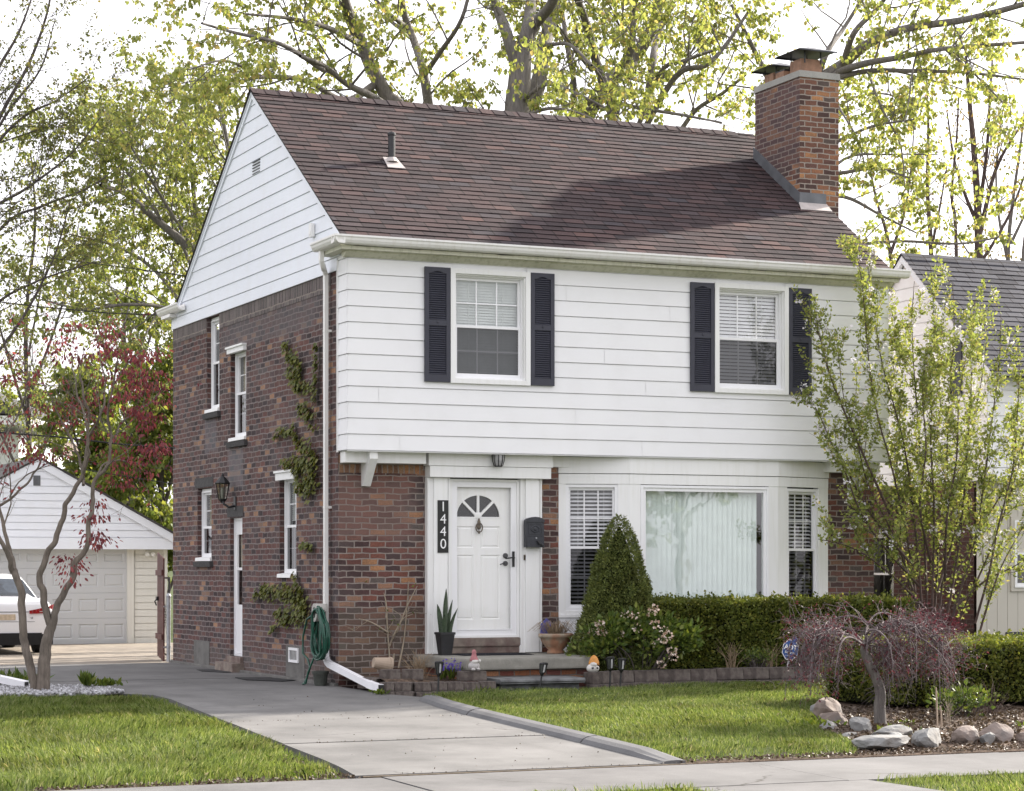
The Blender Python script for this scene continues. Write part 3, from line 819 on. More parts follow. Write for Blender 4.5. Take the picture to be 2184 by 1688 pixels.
# roof: stepped courses of shingles with slightly uneven butts
def shingles(mb, x0, x1, y_e, z_e, y_r, z_r, expo=.141, nx=70, amp=.011, seed=0):
    L = math.hypot(y_r-y_e, z_r-z_e); d = Vector((0, (y_r-y_e)/L, (z_r-z_e)/L)); nrm = Vector((0, -d.z, d.y))
    if nrm.z < 0: nrm = -nrm
    n = int(math.ceil(L/expo)); base = Vector((0, y_e, z_e))
    sag = lambda x: .012*mnoise.noise(Vector((x*.35, seed, 2)))
    P = lambda x, s, h: Vector((x, 0, 0)) + base + d*s + nrm*(h + sag(x))
    for i in range(n):
        s0, s1 = i*expo, min(L, (i+1)*expo)
        for k in range(nx):
            xa, xb = x0+(x1-x0)*k/nx, x0+(x1-x0)*(k+1)/nx
            ja = amp*mnoise.noise(Vector((xa*3.1, i*7.7, seed))); jb = amp*mnoise.noise(Vector((xb*3.1, i*7.7, seed)))
            ha = .012 + .5*amp*mnoise.noise(Vector((xa*2.3, i*5.1, seed+4))); hb = .012 + .5*amp*mnoise.noise(Vector((xb*2.3, i*5.1, seed+4)))
            mb.face([P(xa,s0+ja,ha),P(xb,s0+jb,hb),P(xb,s1+.012,.001),P(xa,s1+.012,.001)],
                    [(xa,i*expo+.002),(xb,i*expo+.002),(xb,(i+1)*expo-.002),(xa,(i+1)*expo-.002)])
            mb.face([P(xa,s0+ja,-.006),P(xb,s0+jb,-.006),P(xb,s0+jb,hb),P(xa,s0+ja,ha)],
                    [(xa,i*expo),(xb,i*expo),(xb,i*expo),(xa,i*expo)])
roof_x0, roof_x1 = -.075, HX+.09
mb = MB()
shingles(mb, roof_x0, roof_x1, -.56, roof_z(-.56), RY, RZ, seed=1)
shingles(mb, roof_x0, roof_x1, 7.75, roof_z(7.75), RY, RZ, nx=12, seed=2)
roof_o = mb.build('roof', M['shingle'], house, recalc=False)
mb = MB()   # underside deck closing the roof
for a in (-1, 1):
    ye = -.54 if a < 0 else 7.73
    mb.hexa([(roof_x0+.01,ye,roof_z(ye)-.03),(roof_x1-.01,ye,roof_z(ye)-.03),(roof_x1-.01,RY,RZ-.03),(roof_x0+.01,RY,RZ-.03),
             (roof_x0+.01,ye,roof_z(ye)-.008),(roof_x1-.01,ye,roof_z(ye)-.008),(roof_x1-.01,RY,RZ-.008),(roof_x0+.01,RY,RZ-.008)])
mb.build('roof_deck', M['shingle_dark'], house)
mb = MB()   # ridge caps
x = roof_x0; k = 0
while x < 7.75:
    L = .21; h = .003 + .003*mnoise.noise(Vector((x*2, 0, 7)))
    for s in (-1, 1):
        mb.face([(x,RY,RZ+.028+h),(x+L,RY,RZ+.024),(x+L,RY+s*.15,RZ-.1*SL*1.0-.012),(x,RY+s*.15,RZ-.1*SL-.006+h)], [(x,k*.14+.01),(x+L,k*.14+.01),(x+L,k*.14+.13),(x,k*.14+.13)])
        mb.face([(x,RY,RZ+.028+h),(x,RY+s*.15,RZ-.1*SL-.006+h),(x,RY+s*.15,RZ-.1*SL-.03),(x,RY,RZ+.005)], [(x,0),(x,0),(x,0),(x,0)])
    x += L; k += 1
mb.build('ridge_cap', M['shingle'], house, recalc=False)
# gutters: K-shaped, with short returns on the gable side
GP = [(0,5.625),(0,5.72),(-.015,5.72),(-.02,5.665),(-.10,5.665),(-.125,5.735),(-.145,5.738),(-.145,5.715),(-.132,5.70),(-.125,5.672),(-.105,5.64),(-.085,5.628)]
mb = MB()
mb.prism([(-.565+a, b) for a, b in GP], -.30, HX+.16, 'x')
mb.M = lambda p: Vector((-.155 + (p.y+.565), p.x, p.z))
mb.prism([(-.565+a, b) for a, b in GP], -.70, .27, 'x')
mb.build('gutter', M['gutter'], house)
mb = MB()
mb.M = lambda p: Vector((-.045 + p.y, p.x, p.z))
mb.prism([(a, b-.02) for a, b in GP], 7.12, 8.36, 'x')
mb.M = None; mb.box(-.14, HX, 7.7, 8.22, 5.55, 5.6)
mb.prism([(8.22-a, b-.02) for a, b in GP], -.04, HX+.1, 'x')
mb.build('gutter', M['gutter'], house)
# downspout
mb = MB()
def duct(mb, pts, w, d):
    """rectangular pipe through points"""
    prev = None; rings = []
    pts = [Vector(p) for p in pts]
    for i, p in enumerate(pts):
        t = (pts[min(i+1, len(pts)-1)] - pts[max(i-1, 0)]).normalized()
        a = Vector((1,0,0)); a = (a - t*a.dot(t)).normalized(); b = t.cross(a)
        rings.append([mb.pt(p + a*sx*w/2 + b*sy*d/2) for sx, sy in ((-1,-1),(1,-1),(1,1),(-1,1))])
    for A, B in zip(rings[:-1], rings[1:]):
        for k in range(4): mb.f.append([A[k], A[(k+1)%4], B[(k+1)%4], B[k]]); mb.uv.append(None); mb.mi.append(0)
    for A in (rings[0][::-1], rings[-1]): mb.f.append(A); mb.uv.append(None); mb.mi.append(0)
elb = [(-.20,.10,5.64), (-.20,.10,5.52)] + [(-.20+.13*t, .10+.20*t, 5.50-.16*t - .02*math.sin(t*math.pi*2)) for t in (0,.12,.25,.37,.5,.62,.75,.87,1)] + [(-.07,.30,5.25)]
duct(mb, elb, .052, .07)
duct(mb, [(-.07,.30,5.27), (-.07,.30,3.86)], .05, .068); duct(mb, [(-.07,.30,3.88), (-.07,.30,1.30)], .048, .064)
duct(mb, [(-.07,.30,1.34), (-.07,.30,.42)], .053, .072)
for k in range(9):
    t = .1 + k*.09
    c = Vector((-.20+.13*t, .10+.20*t, 5.50-.16*t)); mb.box(c.x-.029, c.x+.029, c.y-.038, c.y+.038, c.z-.004, c.z+.004)
for z in (4.6, 2.3): mb.box(-.096, 0, .262, .338, z, z+.03)
mb.build('downspout', M['gutter'], house, bevel=.0)
mb = MB()
duct(mb, [(-.07,.30,.46), (-.07,.295,.37), (-.073,.24,.31), (-.075,.13,.275)], .066, .078)
duct(mb, [(-.075,.14,.278), (-.06,-1.30,.085)], .07, .082); duct(mb, [(-.06,-1.28,.088), (-.05,-1.40,.072), (-.04,-1.66,.055)], .075, .09)
mb.cur = 1
mb.box(-.073, -.007, -1.672, -1.664, .022, .094)
mb.build('downspout_foot', [M['white_plastic'], M['black']], house)

# plumbing vent
mb = MB()
vy = 1.75; vx = 1.40; vz = roof_z(vy)
mb.lathe([(.05,-.1),(.05,.36),(.058,.37),(.058,.40),(.045,.41)], (vx, vy, vz), 14)
mb.cur = 1
mb.hexa([(vx-.13,vy-.20,roof_z(vy-.20)+.016),(vx+.13,vy-.20,roof_z(vy-.20)+.016),(vx+.10,vy+.08,roof_z(vy+.08)+.016),(vx-.10,vy+.08,roof_z(vy+.08)+.016),
         (vx-.13,vy-.20,roof_z(vy-.20)+.024),(vx+.13,vy-.20,roof_z(vy-.20)+.024),(vx+.10,vy+.08,roof_z(vy+.08)+.024),(vx-.10,vy+.08,roof_z(vy+.08)+.024)])
mb.lathe([(.10,.0),(.06,.06)], (vx, vy, vz), 12)
mb.build('vent_pipe', [M['pot_black'], M['copper']], house)

# chimney
CX0, CX1, CY0, CY1, CZ = 7.76, 8.44, 1.40, 2.72, 8.84
mb = MB()
mb.box(CX0, CX1, CY0, CY1, 3.0, CZ)
ch_o = mb.build('chimney', M['brick_chimney'], house)
mb = MB()
mb.hexa([(CX0-.02,CY0-.02,CZ),(CX1+.02,CY0-.02,CZ),(CX1+.02,CY1+.02,CZ),(CX0-.02,CY1+.02,CZ),(CX0-.012,CY0-.012,CZ+.10),(CX1+.012,CY0-.012,CZ+.10),(CX1+.012,CY1+.012,CZ+.10),(CX0-.012,CY1+.012,CZ+.10)])
mb.build('concrete_cap', M['crown'], ch_o, bevel=.008)
for (a, b, c, d, h) in ((7.88, 8.24, 1.56, 1.88, .22), (7.84, 8.10, 2.0, 2.24, .12), (7.86, 8.14, 2.34, 2.60, .16)):
    mb = MB(); t = .03; z = CZ+.10
    mb.box(a, b, c, c+t, z-.02, z+h); mb.box(a, b, d-t, d, z-.02, z+h); mb.box(a, a+t, c+t, d-t, z-.02, z+h); mb.box(b-t, b, c+t, d-t, z-.02, z+h)
    mb.build('flue', M['flue'], ch_o)
def raincap(cx, cy, hx, hy, z, pz):
    mb = MB()
    mb.hexa([(cx-hx,cy-hy,z),(cx+hx,cy-hy,z),(cx+hx,cy+hy,z),(cx-hx,cy+hy,z),(cx-.03,cy-.12,z+pz),(cx+.03,cy-.12,z+pz),(cx+.03,cy+.12,z+pz),(cx-.03,cy+.12,z+pz)])
    mb.box(cx-hx, cx+hx, cy-hy, cy-hy+.006, z-.02, z); mb.box(cx-hx, cx+hx, cy+hy-.006, cy+hy, z-.02, z)
    for a in (-.6, .6):
        for b in (-.55, .55): mb.box(cx+a*hx*.7-.008, cx+a*hx*.7+.008, cy+b*hy-.008, cy+b*hy+.008, z-.17, z+.01)
    mb.build('rain_cap', M['raincap'], ch_o)
raincap(8.06, 1.72, .33, .36, CZ+.42, .09); raincap(8.0, 2.46, .28, .30, CZ+.34, .08)
mb = MB(); mb.box(7.85, 8.09, 1.99, 2.25, CZ+.22, CZ+.245); mb.build('flue_lid', M['raincap'], ch_o)
# flashing: stepped apron along the left face and across the front
mb = MB()
for k in range(5):
    y0 = CY0-.02 + (CY1-CY0+.04)*k/5; y1 = CY0-.02 + (CY1-CY0+.04)*(k+1)/5 + .01
    mb.hexa([(CX0-.014-.001*k,y0,roof_z(y0)-.02),(CX0-.002,y0,roof_z(y0)-.02),(CX0-.002,y1,roof_z(y1)-.02),(CX0-.014-.001*k,y1,roof_z(y1)-.02),
             (CX0-.012-.001*k,y0,roof_z(y0)+.19),(CX0-.002,y0,roof_z(y0)+.19),(CX0-.002,y1,roof_z(y1)+.19),(CX0-.012-.001*k,y1,roof_z(y1)+.19)])
mb.box(CX0-.014, HX+.06, CY0-.016, CY0-.002, roof_z(CY0)-.05, roof_z(CY0)+.19)
mb.cur = 1
zf = lambda y, h: roof_z(y)+h
mb.hexa([(CX0-.08,CY0-.17,zf(CY0-.17,.018)),(HX+.07,CY0-.17,zf(CY0-.17,.018)),(HX+.07,CY0-.01,zf(CY0-.01,.02)),(CX0-.02,CY0-.01,zf(CY0-.01,.02)),
         (CX0-.08,CY0-.17,zf(CY0-.17,.026)),(HX+.07,CY0-.17,zf(CY0-.17,.026)),(HX+.07,CY0-.01,zf(CY0-.01,.05)),(CX0-.02,CY0-.01,zf(CY0-.01,.05))])
mb.build('flashing', [M['lead'], M['copper']], ch_o)

# ---------------------------------------------------------------- windows
def frame_rect(mb, u0, u1, v0, v1, t, w0, w1, tb=None, tt=None):
    tb = tb or t; tt = tt or t
    mb.box(u0, u0+t, v0, v1, w0, w1); mb.box(u1-t, u1, v0, v1, w0, w1)
    mb.box(u0+t, u1-t, v0, v0+tb, w0, w1); mb.box(u0+t, u1-t, v1-tt, v1, w0, w1)
def double_hung(parent, Mx, u0, u1, v0, v1, vm, cols, rows, blind='blind', depth=-.06, ft=.03, st=.042, screen=True, mat='window_vinyl', gap=.046, tilt=.6, drop=0.0, curtain=False):
    """frame, two sashes with muntin grids, panes and a slatted blind behind"""
    w = MB(Mx); frame_rect(w, u0, u1, v0, v1, ft, depth-.05, depth+.03)
    win = w.build('window', M[mat], parent)
    for up in (1, 0):
        a, b = (vm-.02, v1-ft) if up else (v0+ft, vm+.02)
        ww = depth - (.0 if up else .022)
        if not up: ww = depth + .002
        else: ww = depth - .024
        s = MB(Mx); frame_rect(s, u0+ft-.002, u1-ft+.002, a, b, st*.72, ww-.018, ww+.008, tb=st if not up else .036, tt=.036)
        s.build('sash', M[mat], win)
        i0, i1, j0, j1 = u0+ft+st*.72, u1-ft-st*.72, a+.036, b-.036
        g = MB(Mx)
        for c in range(1, cols): x = i0+(i1-i0)*c/cols; g.box(x-.008, x+.008, j0, j1, ww-.02, ww-.012)
        for r_ in range(1, rows): y = j0+(j1-j0)*r_/rows; g.box(i0, i1, y-.008, y+.008, ww-.0195, ww-.0125)
        if cols > 1 or rows > 1: g.build('muntin_grid', M[mat], win)
        p = MB(Mx); p.face([(i0-.01,j0-.01,ww-.008),(i1+.01,j0-.01,ww-.008),(i1+.01,j1+.01,ww-.008),(i0-.01,j1+.01,ww-.008)])
        p.build('pane', M['glass_screen'] if (screen and not up) else M['glass'], win)
    if blind:
        bl = MB(Mx); y = v1-ft-.03; bw = .022
        while y > v0+ft+.02+drop:
            dz = bw*math.sin(tilt); dw = bw*math.cos(tilt)
            q = [(u0+ft+.005, y+dz, depth-.085-dw), (u1-ft-.005, y+dz, depth-.085-dw), (u1-ft-.005, y-dz, depth-.085+dw), (u0+ft+.005, y-dz, depth-.085+dw)]
            bl.face(q)
            y -= gap
        bl.box(u0+ft, u1-ft, v1-ft-.04, v1-ft, depth-.11, depth-.06)
        for uu in (.25, .75): x = u0+(u1-u0)*uu; bl.box(x-.002, x+.002, v0+ft, v1-ft, depth-.063, depth-.061)
        bl.build('blind', M[blind], win, recalc=False)
    if curtain:
        cu = MB(Mx); n = 26
        for k in range(n):
            xa, xb = u0+ft+(u1-u0-2*ft)*k/n, u0+ft+(u1-u0-2*ft)*(k+1)/n
            wa, wb = depth-.10+.02*math.sin(k*1.9), depth-.10+.02*math.sin((k+1)*1.9)
            cu.face([(xa,vm if curtain == 'top' else v0,wa),(xb,vm if curtain == 'top' else v0,wb),(xb,v1-ft,wb),(xa,v1-ft,wa)])
        cu.build('curtain', M['curtain'], win, recalc=False)
    bk = MB(Mx); bk.face([(u0,v0,depth-.2),(u1,v0,depth-.2),(u1,v1,depth-.2),(u0,v1,depth-.2)])
    bk.build('window_backing', M['room'], win, recalc=False)
    return win

def casing(Mx, u0, u1, v0, v1, t, w0, w1, parent):
    mb = MB(Mx); frame_rect(mb, u0, u1, v0, v1, t, w0, w1)
    return mb
def shutter(u0, u1, v0, v1):
    mb = MB(FRONT(YF)); w0, w1 = .018, .05
    st = .055
    mb.box(u0, u0+st, v0, v1, w0, w1); mb.box(u1-st, u1, v0, v1, w0, w1)
    vm = v0 + (v1-v0)*.515
    mb.box(u0+st, u1-st, v0, v0+.095, w0, w1-.001); mb.box(u0+st, u1-st, vm-.035, vm+.035, w0, w1-.001); mb.box(u0+st, u1-st, v1-.05, v1, w0, w1-.001)
    # arched head of the upper panel
    n = 8
    for k in range(n):
        a, b = u0+st+(u1-u0-2*st)*k/n, u0+st+(u1-u0-2*st)*(k+1)/n
        fa = lambda u: v1-.05-.030*(1-math.cos((abs((u-(u0+u1)/2))/((u1-u0)/2-st))*math.pi))/2
        mb.hexa([(a,fa(a),w0),(b,fa(b),w0),(b,v1-.05,w0),(a,v1-.05,w0),(a,fa(a),w1-.001),(b,fa(b),w1-.001),(b,v1-.05,w1-.001),(a,v1-.05,w1-.001)])
    mb.box(u0+st, u1-st, v0+.09, v1-.05, w0, w0+.006)
    for lo, hi in ((v0+.10, vm-.04), (vm+.04, v1-.06)):
        y = lo
        while y < hi:
            mb.hexa([(u0+st,y,w0+.006),(u1-st,y,w0+.006),(u1-st,y,w1-.008),(u0+st,y,w1-.008),(u0+st,y+.026,w0+.006),(u1-st,y+.026,w0+.006),(u1-st,y+.009,w1-.008),(u0+st,y+.009,w1-.008)])
            y += .0285
    mb.ball(((u0+u1)/2, vm+.01, w1), .014, .02, .008, 8, 6)
    return mb.build('shutter', M['shutter'], house)
for a, b in ((1.045, 1.398), (2.552, 2.895), (4.95, 5.317), (6.503, 6.868)): shutter(a, b, 3.942, 5.432)
for k, (a, b, c, d) in enumerate(WIN):
    Mx = FRONT(YF)
    mb = MB(Mx); frame_rect(mb, a, b, c, d, .068, -.05, .052, tb=.062)
    frame_rect(mb, a+.064, b-.064, c+.058, d-.064, .02, -.06, .018)
    cas = mb.build('window_casing', M['trim'], house, bevel=.003)
    double_hung(house, Mx, a+.08, b-.08, c+.075, d-.08, 4.69, 3, 2 if k == 0 else 1, 'blind' if k == 0 else 'blind_white', depth=-.065, ft=.022, gap=.036 if k == 0 else .048, tilt=1.12)

# side windows, deep in the brick
def side_window(a, b, c, d, vm, hood=None, sillmat=True, cols=2, rows=2, **kw):
    Mx = SIDE(0)
    mb = MB(Mx); fr = .05
    frame_rect(mb, a, b, c+.0, d, fr, -.13, -.075, tb=.035)
    mb.hexa([(a-.03,c-.03,-.12),(b+.03,c-.03,-.12),(b+.03,c-.03,.035),(a-.03,c-.03,.035),(a-.03,c+.045,-.12),(b+.03,c+.045,-.12),(b+.03,c+.02,.03),(a-.03,c+.02,.03)])
    if hood:
        h0, h1 = hood
        mb.box(a-.05, b+.05, h0, h1-.03, -.02, .05); mb.box(a-.06, b+.06, h1-.03, h1, -.02, .075)
    mb.build('window_casing', M['trim'], house, bevel=.003)
    double_hung(house, Mx, a+.045, b-.045, c+.035, d-.04, vm, cols, rows, depth=-.085, ft=.02, st=.036, **kw)
    if sillmat:
        mb = MB(Mx); mb.hexa([(a-.10,c-.12,-.05),(b+.06,c-.12,-.05),(b+.06,c-.12,.05),(a-.10,c-.12,.05),(a-.10,c-.03,-.05),(b+.06,c-.03,-.05),(b+.06,c-.045,.065),(a-.10,c-.045,.065)])
        mb.build('stone_sill', M['stone_sill'], house)
side_window(5.40, 6.05, 3.93, 5.36, 4.66, None, True, 2, 2, blind=None, curtain=False)
side_window(4.05, 4.79, 3.43, 4.74, 4.10, (4.70, 4.80), True, 2, 2, blind=None, curtain='top')
side_window(5.81, 6.57, 1.66, 2.75, 2.15, None, True, 2, 2, blind=None, curtain='top')
side_window(1.73, 2.45, 1.42, 2.80, 2.10, (2.74, 2.87), False, 2, 2, blind='blind', drop=.7, gap=.03, tilt=1.1)
for a, b, c, d in ((5.70, 6.70, 2.77, 2.92), (4.15, 4.95, 2.28, 2.44)):
    mb = MB(SIDE(0)); mb.box(a, b, c, d, -.02, .008); mb.build('stone_lintel', M['stone_sill'], house)
# side door
sdr = MB(SIDE(0)); frame_rect(sdr, 4.215, 4.825, .22, 2.265, .035, -.13, -.06)
sdr.box(4.25, 4.79, .26, .98, -.11, -.085); sdr.box(4.25, 4.79, 2.02, 2.23, -.11, -.085); sdr.box(4.25, 4.31, .98, 2.02, -.11, -.084); sdr.box(4.73, 4.79, .98, 2.02, -.11, -.084); sdr.box(4.31, 4.73, 1.49, 1.53, -.11, -.086)
sdr_o = sdr.build('side_door', M['window_vinyl'], house)
mb = MB(SIDE(0)); mb.face([(4.31,.98,-.095),(4.73,.98,-.095),(4.73,1.49,-.095),(4.31,1.49,-.095)]); mb.face([(4.31,1.53,-.095),(4.73,1.53,-.095),(4.73,2.02,-.095),(4.31,2.02,-.095)])
mb.build('pane', M['glass'], sdr_o, recalc=False)
mb = MB(SIDE(0))
for k in range(20):
    xa, xb = 4.29+.46*k/20, 4.29+.46*(k+1)/20; wa, wb = -.15+.014*math.sin(k*1.7), -.15+.014*math.sin((k+1)*1.7)
    mb.face([(xa,1.50,wa),(xb,1.50,wb),(xb,2.05,wb),(xa,2.05,wa)])
mb.build('curtain', M['curtain'], sdr_o, recalc=False)
mb = MB(SIDE(0)); mb.face([(4.2,.2,-.25),(4.9,.2,-.25),(4.9,2.3,-.25),(4.2,2.3,-.25)]); mb.build('door_backing', M['room'], sdr_o, recalc=False)
mb = MB(SIDE(0)); mb.box(4.12, 5.02, -.02, .13, -.1, .18); mb.box(4.16, 4.9, .13, .22, -.12, .05); mb.build('side_step', M['sandstone'], house, bevel=.01)
# basement windows
for a, b, c in ((1.35, 2.15, .46), (5.9, 6.75, .40)):
    mb = MB(SIDE(0)); mb.box(a, b, -.05, c, -.02, .008); mb.build('basement_surround', M['foundation'], house)
mb = MB(SIDE(0)); frame_rect(mb, 1.58, 1.98, .235, .435, .035, .0, .03); bwf = mb.build('basement_window', M['window_vinyl'], house)
mb = MB(SIDE(0)); mb.box(1.61, 1.95, .265, .405, .009, .016); mb.build('pane', plain('glass_block', (.24,.245,.25), .25, .4, 8), bwf)
mb = MB(SIDE(0)); mb.box(0, HD, -.05, .035, .0, .07); mb.build('footing_ledge', M['foundation'], house, bevel=.01)

# ---------------------------------------------------------------- brackets, boards under the overhang
def bracket(x0, x1, name='bracket'):
    mb = MB()
    mb.prism([(-.33,3.02),(-.33,2.93),(-.06,2.585),(.0,2.585),(.0,3.02)], x0, x1, 'x')
    mb.build(name, M['trim'], house, bevel=.004)
bracket(.31, .42); bracket(7.70, 7.82)
for x0, x1, y0 in ((.02, 1.14, -.20), (7.28, HX-.03, -.20), (2.97, 3.62, -.06)):
    mb = MB(); mb.box(x0, x1, y0, .0, 2.883, 3.028); mb.build('ledger_board', M['trim'], house, bevel=.004)

# ---------------------------------------------------------------- front door with its surround
mb = MB(FRONT(0))
mb.box(1.18, 2.965, 2.865, 3.026, .0, .20); mb.box(1.20, 2.945, 2.715, 2.862, .0, .185)
mb.build('door_hood', M['trim'], house, bevel=.006)
for u0, u1, c0, c1 in ((1.20, 1.525, 1.285, 1.475), (2.53, 2.855, 2.605, 2.80)):
    mb = MB(FRONT(0))
    mb.box(u0, u1, .395, 2.713, 0, .085); mb.box(c0, c1, .40, 2.712, .085, .115)
    for e in (u0+.008, u1-.03): mb.box(e, e+.022, .40, 2.712, .085, .1)
    mb.build('pilaster', M['trim'], house, bevel=.003)
dr = MB(FRONT(0))
fr = (1.53, 2.525, .602, 2.70)
frame_rect(dr, fr[0], fr[1], fr[2]-.0, fr[3], .03, -.06, .07)
door = dr.build('front_door', M['trim'], house)
sdm = MB(FRONT(0)); frame_rect(sdm, 1.56, 2.495, .605, 2.67, .078, .02, .052, tb=.10, tt=.075); sdm.box(1.636, 2.42, .70, .712, .024, .058)
sdm.build('storm_door', M['window_vinyl'], door, bevel=.003)
p = MB(FRONT(0)); p.face([(1.63,.70,.036),(2.42,.70,.036),(2.42,2.6,.036),(1.63,2.6,.036)]); p.build('pane', glassmat('storm_glass', (1,1,1), .8, .0), door)
# the panelled leaf
lf = MB(FRONT(0)); DW = -.02
A, B, CB, T = 1.60, 2.46, .62, 2.68
cx, fz, fr_ = 1.968, 2.20, .315
rows = [(.84, 1.70), (1.79, 2.08)]
colsx = [(1.655, 1.905), (2.005, 2.285)]
us = sorted({A, B, *[c for q in colsx for c in q]}); vs = sorted({CB, fz, *[c for q in rows for c in q]})
for a, b in zip(us[:-1], us[1:]):
    for c, d in zip(vs[:-1], vs[1:]):
        ins = any(p0 <= a and b <= p1 for p0, p1 in colsx) and any(r0 <= c and d <= r1 for r0, r1 in rows)
        if not ins: lf.face([(a,c,DW),(b,c,DW),(b,d,DW),(a,d,DW)])
        else:
            e, w1, w2 = .018, DW-.014, DW-.004
            R0 = [(a,c),(b,c),(b,d),(a,d)]; R1 = [(a+e,c+e),(b-e,c+e),(b-e,d-e),(a+e,d-e)]; R2 = [(a+2*e,c+2*e),(b-2*e,c+2*e),(b-2*e,d-2*e),(a+2*e,d-2*e)]
            for P, Q, wp, wq in ((R0, R1, DW, w1), (R1, R2, w1, w2)):
                for k in range(4): l = (k+1)%4; lf.face([(*P[k],wp),(*P[l],wp),(*Q[l],wq),(*Q[k],wq)])
            lf.face([(*q,w2) for q in R2])
# field above the fan light with a half-round opening
n = 24
arc = [(cx+fr_*math.cos(math.pi*k/n), fz+fr_*.93*math.sin(math.pi*k/n)) for k in range(n+1)]
lf.face([(A,fz,DW),(cx-fr_,fz,DW),(cx-fr_,T,DW),(A,T,DW)]); lf.face([(cx+fr_,fz,DW),(B,fz,DW),(B,T,DW),(cx+fr_,T,DW)])
for p0, p1 in zip(arc[:-1], arc[1:]):
    lf.face([(*p0,DW),(p0[0],T,DW),(p1[0],T,DW),(*p1,DW)])
    lf.face([(*p0,DW),(*p1,DW),(*p1,DW-.03),(*p0,DW-.03)])
lf.build('door_leaf', M['door'], door, recalc=True)
fl = MB(FRONT(0)); fl.face([(x, y, DW-.025) for x, y in arc]); fl.build('fan_light', M['glass_dark'], door, recalc=False)
fb = MB(FRONT(0))
for ang in (45, 90, 135):
    a = R(ang); d = (math.cos(a), math.sin(a)*.95); q = (-d[1]*.017, d[0]*.017)
    P = lambda t, s, w_: (cx+d[0]*t+q[0]*s, fz+d[1]*t+q[1]*s, w_)
    fb.hexa([P(.04,-1,DW-.025),P(.325,-1,DW-.025),P(.325,1,DW-.025),P(.04,1,DW-.025),P(.04,-1,DW+.008),P(.325,-1,DW+.008),P(.325,1,DW+.008),P(.04,1,DW+.008)])
nn = 24
for k in range(nn):
    a, b = math.pi*k/nn, math.pi*(k+1)/nn
    f = lambda t, r, w_: (cx+r*math.cos(t), fz+r*.93*math.sin(t), w_)
    fb.hexa([f(a,.31,DW-.02),f(b,.31,DW-.02),f(b,.328,DW-.02),f(a,.328,DW-.02),f(a,.31,DW+.006),f(b,.31,DW+.006),f(b,.328,DW+.006),f(a,.328,DW+.006)])
fb.box(cx-.34, cx+.34, fz-.012, fz+.004, DW-.02, DW+.006)
fb.ball((cx, fz+.02, DW), .055, .05, .014, 12, 6)
fb.build('fan_light_bars', M['door'], door)
kn = MB(FRONT(0))
kn.ball((cx, 2.12, .012), .026, .05, .012, 10, 6); kn.ball((cx, 2.165, .012), .014, .022, .012, 8, 6)
kn.tube([(cx+.048*math.sin(t), 2.06-.062*math.cos(t)+.0, .02) for t in np.linspace(.3, 2*math.pi-.3, 14)], .0085, 6)
kn.ball((cx, 2.0, .015), .014, .026, .012, 8, 6); kn.ball((cx, 2.075, .01), .033, .045, .01, 10, 6)
kn.build('door_knocker', M['brass'], door, smooth=True)
hd = MB(FRONT(0))
hd.box(2.43, 2.463, 1.54, 1.745, .052, .066); hd.tube([(2.446,1.66,.066),(2.446,1.66,.10),(2.40,1.662,.105),(2.315,1.65,.10)], .0095, 8)
hd.lathe([(.034,0),(.034,.02),(.028,.024)], (2.36, 1.69, DW+.0), 14); hd.lathe([(.034,0),(.034,.02),(.028,.024)], (2.36, 1.585, DW+.0), 14)
hd.tube([(2.36,1.585,.0),(2.36,1.585,.03),(2.30,1.582,.03),(2.265,1.57,.028)], .0075, 6)
hd.build('door_handle', M['black'], door)
mb = MB(FRONT(0)); mb.box(1.535, 2.56, .485, .60, -.1, .085); mb.box(1.55, 2.545, .395, .485, -.1, .06)
o_ = mb.build('door_sill', M['sandstone'], house, bevel=.012)
mb = MB(FRONT(0)); mb.box(2.585, 2.612, 1.63, 1.70, .085, .105); mb.cur = 1; mb.box(2.591, 2.606, 1.645, 1.685, .105, .11); mb.build('doorbell', [M['brass'], M['black']], house, bevel=.0)

# ---------------------------------------------------------------- bay window
bay = thing('bay_window', None, None); bay.parent = house
BX = [(3.14, 0.0), (4.06, -.30), (6.38, -.30), (7.38, 0.0)]
LL = [math.dist(BX[i], BX[i+1]) for i in range(3)]
BM = [ANG(*BX[i], *BX[i+1]) for i in range(3)]
# openings in local u: side panels and the middle
ops = [(.10, LL[0]-.16, .95, 2.655), (.17, LL[1]-.15, .95, 2.65), (.19, LL[2]-.20, .95, 2.64)]
for i in range(3):
    mb = MB(BM[i]); a, b, c, d = ops[i]; L = LL[i]
    us_ = [(0, a), (b, L)]
    for u0, u1 in us_: mb.box(u0, u1, .90, 2.66, -.10, .0)
    mb.box(0, L, 2.66, 2.795, -.10, .006); mb.box(-.004, L+.004, 2.803, 3.022, -.10, .018)
    mb.box(a, b, .86, .95, -.10, .0)
    mb.box(0, L, .855, .90, -.1, .012)
    mb.build('bay_panel', M['trim'], bay, bevel=.003)
    mb = MB(BM[i]); k = 0; x = 0.0
    while x < L-.01:
        x2 = min(L, x+.165); mb.box(x+.003, x2-.003, .10, .853, -.1, -.012); x = x2
    mb.box(0, L, .10, .853, -.11, -.02)
    mb.build('bay_apron', M['siding'], bay)
fl_ = MB(); fl_.prism([(x, y+.02) for x, y in BX], 2.99, 3.02, 'z'); fl_.prism([(x, y+.02) for x, y in BX], .34, .37, 'z'); fl_.build('bay_soffit', M['trim'], bay)
for i in (0, 2):
    a, b, c, d = ops[i]
    double_hung(bay, BM[i], a, b, c, d, 1.80 if i == 0 else 1.78, 3, 2, 'blind_white', depth=-.04, ft=.04, st=.04, gap=.052, tilt=.62)
a, b, c, d = ops[1]
mb = MB(BM[1]); frame_rect(mb, a, b, c, d, .035, -.08, .012); frame_rect(mb, a+.035, b-.035, c+.035, d-.035, .045, -.06, -.005)
